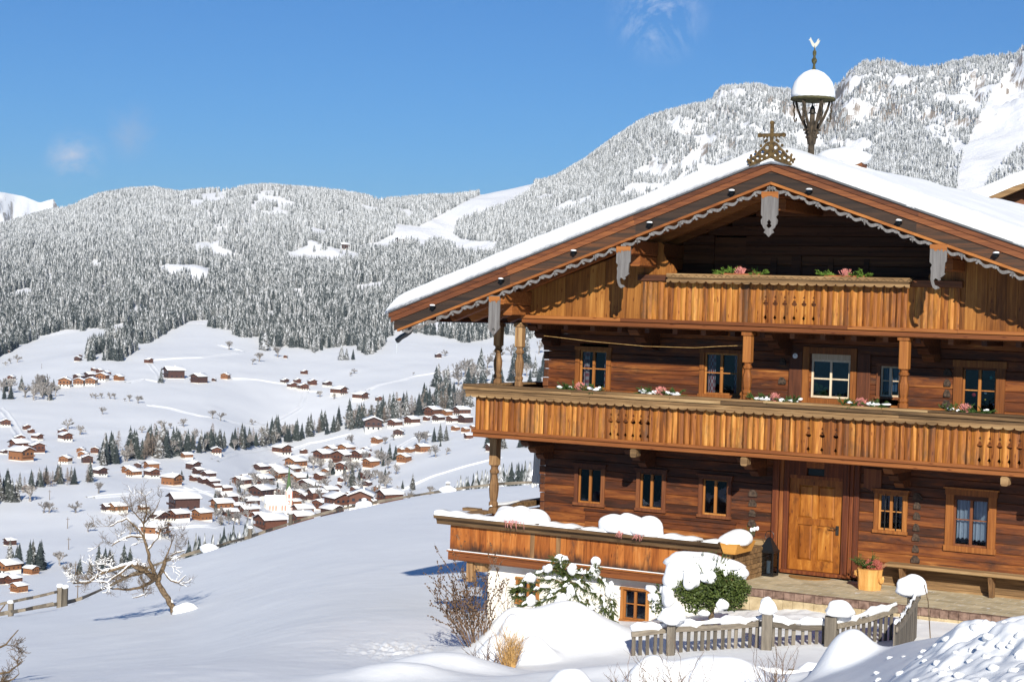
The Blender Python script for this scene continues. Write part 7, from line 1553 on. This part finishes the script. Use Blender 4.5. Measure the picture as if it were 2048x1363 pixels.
for i in range(16): a = R.uniform(0, 6.28); e = R.uniform(.1, 1.1); s.blob((25*K+math.cos(a)*math.cos(e)*.46, math.sin(a)*math.cos(e)*.42-.02, 42*K+math.sin(e)*.42), (R.uniform(.02, .06), .04, R.uniform(.02, .05)), 8, 6, .3, i)
s.build('snow_cap', M['snow_lump'], bx, smooth=True)
m = MB(); m.tube([(25*K, 0, -.2), (25*K, 0, .3)], [.05, .04], 6); m.build('trunk', M['bark'], bx)
# small box shoot left of it
g2 = Vector(rz(1318, 1226, 31.8)); b2 = empty('box_bush', g2, 0, 'small snowy box sprout between the basement window and the big box bush', 'shrub'); lf = MB(); leafball(lf, (0, 0, 26*K), (22*K, .2, 34*K), 500, .05, R); lf.build('foliage', M['boxleaf'], b2)
s = MB(); [s.blob((R.uniform(-18, 14)*K, R.uniform(-.15, .05), R.uniform(5, 62)*K), (R.uniform(.04, .11), .08, R.uniform(.03, .10)), 12, 8, .2, i) for i in range(14)]; s.build('snow_on_leaves', M['snow_lump'], b2, smooth=True)
# drooping spruce shrub before the basement
g = Vector(rz(1125, 1232, 33.6)); K = 33.6/F_PX; sp_ = empty('spruce_shrub', g, 0, 'sprawling low spruce shrub with arching snow-loaded boughs against the white basement wall', 'shrub'); R = random.Random(15); wd = MB(); nd = MB(); sn = MB()
def bough(P, r0, fol=1.0, sw=1.0):
    P = [Vector((a*K, b, c*K)) for a, b, c in P]; Q = []
    for i in range(len(P)-1):
        for t in range(5):
            u = t/5; p0, p1, p2, p3 = P[max(i-1, 0)], P[i], P[i+1], P[min(i+2, len(P)-1)]
            Q.append(.5*((2*p1)+(p2-p0)*u+(2*p0-5*p1+4*p2-p3)*u*u+(3*p1-p0-3*p2+p3)*u**3))
    Q.append(P[-1]); n = len(Q); wd.tube(Q, [r0*(1-.7*i/n) for i in range(n)], 6)
    for i in range(2, n):
        d = (Q[i]-Q[i-1]).normalized()
        for k in range(4):
            e = (d*.9+Vector((R.uniform(-1, 1), R.uniform(-1, 1), R.uniform(-1.2, .25)))*.8); L = R.uniform(.12, .26); needles(nd, Q[i], e, L*fol, 22, .042, R=R)
    rs = [(.022+.030*math.sin(math.pi*min(1, i/(n-1)*1.1))*R.uniform(.4, 1.5))*sw for i in range(n)]
    sn.tube([q+Vector((0, 0, rs[i]*.75)) for i, q in enumerate(Q)], [max(.012, r*(1 if i not in (0, n-1) else .5)) for i, r in enumerate(rs)], 9)
wd.tube([(0, 0, -.3), (0, -.05, .3), (5*K, -.1, .7)], [.05, .04, .02], 7)
BO = [(-22, 118, 30, 150), (-28, 100, 36, 160), (-58, 88, 40, 185), (-84, 74, 34, 190), (-100, 62, 26, 180), (-96, 44, 30, 185), (-84, 30, 34, 185), (-60, 60, 40, 190), (-40, 78, 36, 170), (-10, 92, 34, 120), (8, 84, 30, 60), (28, 96, 34, 30), (50, 92, 34, 10), (72, 80, 34, -30), (88, 62, 30, -50), (96, 42, 28, -70), (98, 22, 26, -70), (80, 30, 28, -80), (60, 56, 34, -50), (40, 64, 34, -40), (20, 60, 34, 240), (-6, 64, 34, 200), (-28, 54, 34, 190), (-46, 38, 36, 190), (-20, 32, 30, 200), (6, 36, 30, 260), (34, 38, 30, -60), (58, 24, 28, -60), (-66, 20, 30, 190), (96, 6, 24, -80), (80, 8, 24, -90), (62, 102, 22, 60), (-12, 110, 22, 110), (46, 16, 26, -90), (-98, 54, 22, 175), (-38, 14, 26, 190), (12, 14, 26, 250)]
for i, (bx_, bz_, bl, ba) in enumerate(BO):
    a_ = math.radians(ba+R.uniform(-15, 15)); dp = -.10-.35*R.random()-(.15 if bz_ < 70 else 0); L_ = bl*K*R.uniform(.9, 1.25)
    tip = Vector((bx_*K, dp-.12, bz_*K)); dr = Vector((math.cos(a_), -.25, math.sin(a_)*.75)).normalized(); st_ = tip-dr*L_; mid_ = (tip+st_)/2+Vector((0, 0, .05))
    wd.tube([st_, mid_, tip], [.014, .011, .005], 5)
    Q = [st_.lerp(mid_, t/4) for t in range(4)]+[mid_.lerp(tip, t/5) for t in range(6)]
    for q in Q:
        for k in range(6): e = dr*.8+Vector((R.uniform(-1, 1), R.uniform(-1, 1), R.uniform(-1.1, .5)))*.85; needles(nd, q, e, R.uniform(.08, .17), 18, .034, R=R)
    m_q = Q[3:]; rr_ = [R.uniform(.010, .046)*(1 if 0 < i_ < len(m_q)-1 else .4) for i_ in range(len(m_q))]; sn.tube([q_+Vector((R.uniform(-.012, .012), R.uniform(-.02, .02), .012+rr_[i_]*.6)) for i_, q_ in enumerate(m_q)], rr_, 8)
    for j in range(1 if i % 3 == 0 else 0): t = R.uniform(.25, 1.0); q = st_.lerp(tip, t)+Vector((R.uniform(-.04, .04), R.uniform(-.05, .05), .045)); sn.blob(q, (R.uniform(.06, .13), R.uniform(.06, .10), R.uniform(.028, .060)), 12, 7, .28, i*5+j, flat=.3)
    if R.random() < .25: q = mid_+Vector((0, -.03, .03)); sn.blob(q, (.09, .08, R.uniform(.07, .14)), 12, 8, .22, i, flat=.0)
sn.blob((62*K, -.2, 116*K), (.09, .09, .095), 16, 10, .05, 3)
wd.build('trunk', M['bark'], sp_); nd.build('needles', M['boxleaf'], sp_); sn.build('snow_on_boughs', M['snow_lump'], sp_, smooth=True)
# clods of thrown snow on the bank at lower right
R = random.Random(21); CL = []
for k in range(4): s = MB(); s.blob((0, 0, 0), (1, .9, .85), 20, 14, .08, 50+k, flat=.2); o = s.build('snow_clod', M['snow_lump'], smooth=True); CL.append(o.data); bpy.data.objects.remove(o)
spots = [(1890, 1258, 8), (1893, 1272, 11), (1950, 1248, 11), (1970, 1240, 8), (1985, 1243, 8), (2008, 1240, 8), (2038, 1225, 7), (2010, 1225, 6), (1978, 1268, 16), (2044, 1262, 14), (1780, 1312, 8), (1808, 1310, 5), (1962, 1290, 12), (1755, 1342, 9), (1870, 1286, 7), (1912, 1300, 9), (1800, 1342, 11), (1990, 1330, 15), (2030, 1335, 12), (1920, 1345, 14), (1870, 1335, 9), (1940, 1318, 9), (2040, 1300, 12), (1830, 1355, 10), (1757, 1356, 8), (1925, 1262, 6), (2000, 1285, 10), (1905, 1330, 8), (1968, 1355, 12), (2042, 1360, 12), (1850, 1318, 7), (2025, 1280, 8)]
for i in range(14): spots.append((R.uniform(1840, 2048), 0, R.uniform(6, 11)))
for i, (x, y, w_) in enumerate(spots):
    if y == 0: y = R.uniform(1262+(2048-x)*.18, 1363)
    p = at(x, y+w_*.4, 5., 24.); d = p.length; q = w_/F_PX*d
    o = bpy.data.objects.new('snow_clod', R.choice(CL)); COL.objects.link(o); q *= .9; o.location = p-Vector((0, 0, q*.12)); o.scale = (q*R.uniform(.9, 1.2), q, q*R.uniform(.75, 1)); o.rotation_euler = (R.uniform(-.4, .4), R.uniform(-.4, .4), R.uniform(0, 6.28))
    tag(o, 'rounded clod of thrown snow on the churned bank at lower right', 'snow clod', 'snow clods on the bank')
# ---------------------------------------------------------------- one label per thing where position tells look-alikes apart
def relabel():
    G = {}
    for o in COL.objects:
        if o.parent is None and o.get('label') and o.get('group'): G.setdefault((o['label'], o['group']), []).append(o)
    for (lab, gr), L_ in G.items():
        if len(L_) < 2: continue
        L_.sort(key=lambda o: project(o.location)[0]); n = len(L_)
        if n <= 20:
            for i, o in enumerate(L_): o['label'] = ' '.join((ORD[i]+' '+lab).split()[:16])
        else:
            for i, o in enumerate(L_):
                t = i*3//n; w_ = ('left third', 'middle third', 'right third')[t]; o['label'] = lab+', '+w_; o['group'] = gr+', '+w_
relabel()
# ---------------------------------------------------------------- the hazy winter air
def haze(dens):
    m = bpy.data.materials.new('haze'); m.use_nodes = True; nt = m.node_tree; nt.nodes.clear(); o = nt.nodes.new('ShaderNodeOutputMaterial'); v = nt.nodes.new('ShaderNodeVolumePrincipled')
    v.inputs['Color'].default_value = (.66, .82, 1, 1); v.inputs['Density'].default_value = dens; v.inputs['Anisotropy'].default_value = 0
    nt.links.new(v.outputs[0], o.inputs['Volume'])
    mb = MB(); mb.box(-7200, 7200, -60, 13000, -760, 820); h = mb.build('haze', m); h['kind'] = 'stuff'
haze(3.5e-5)
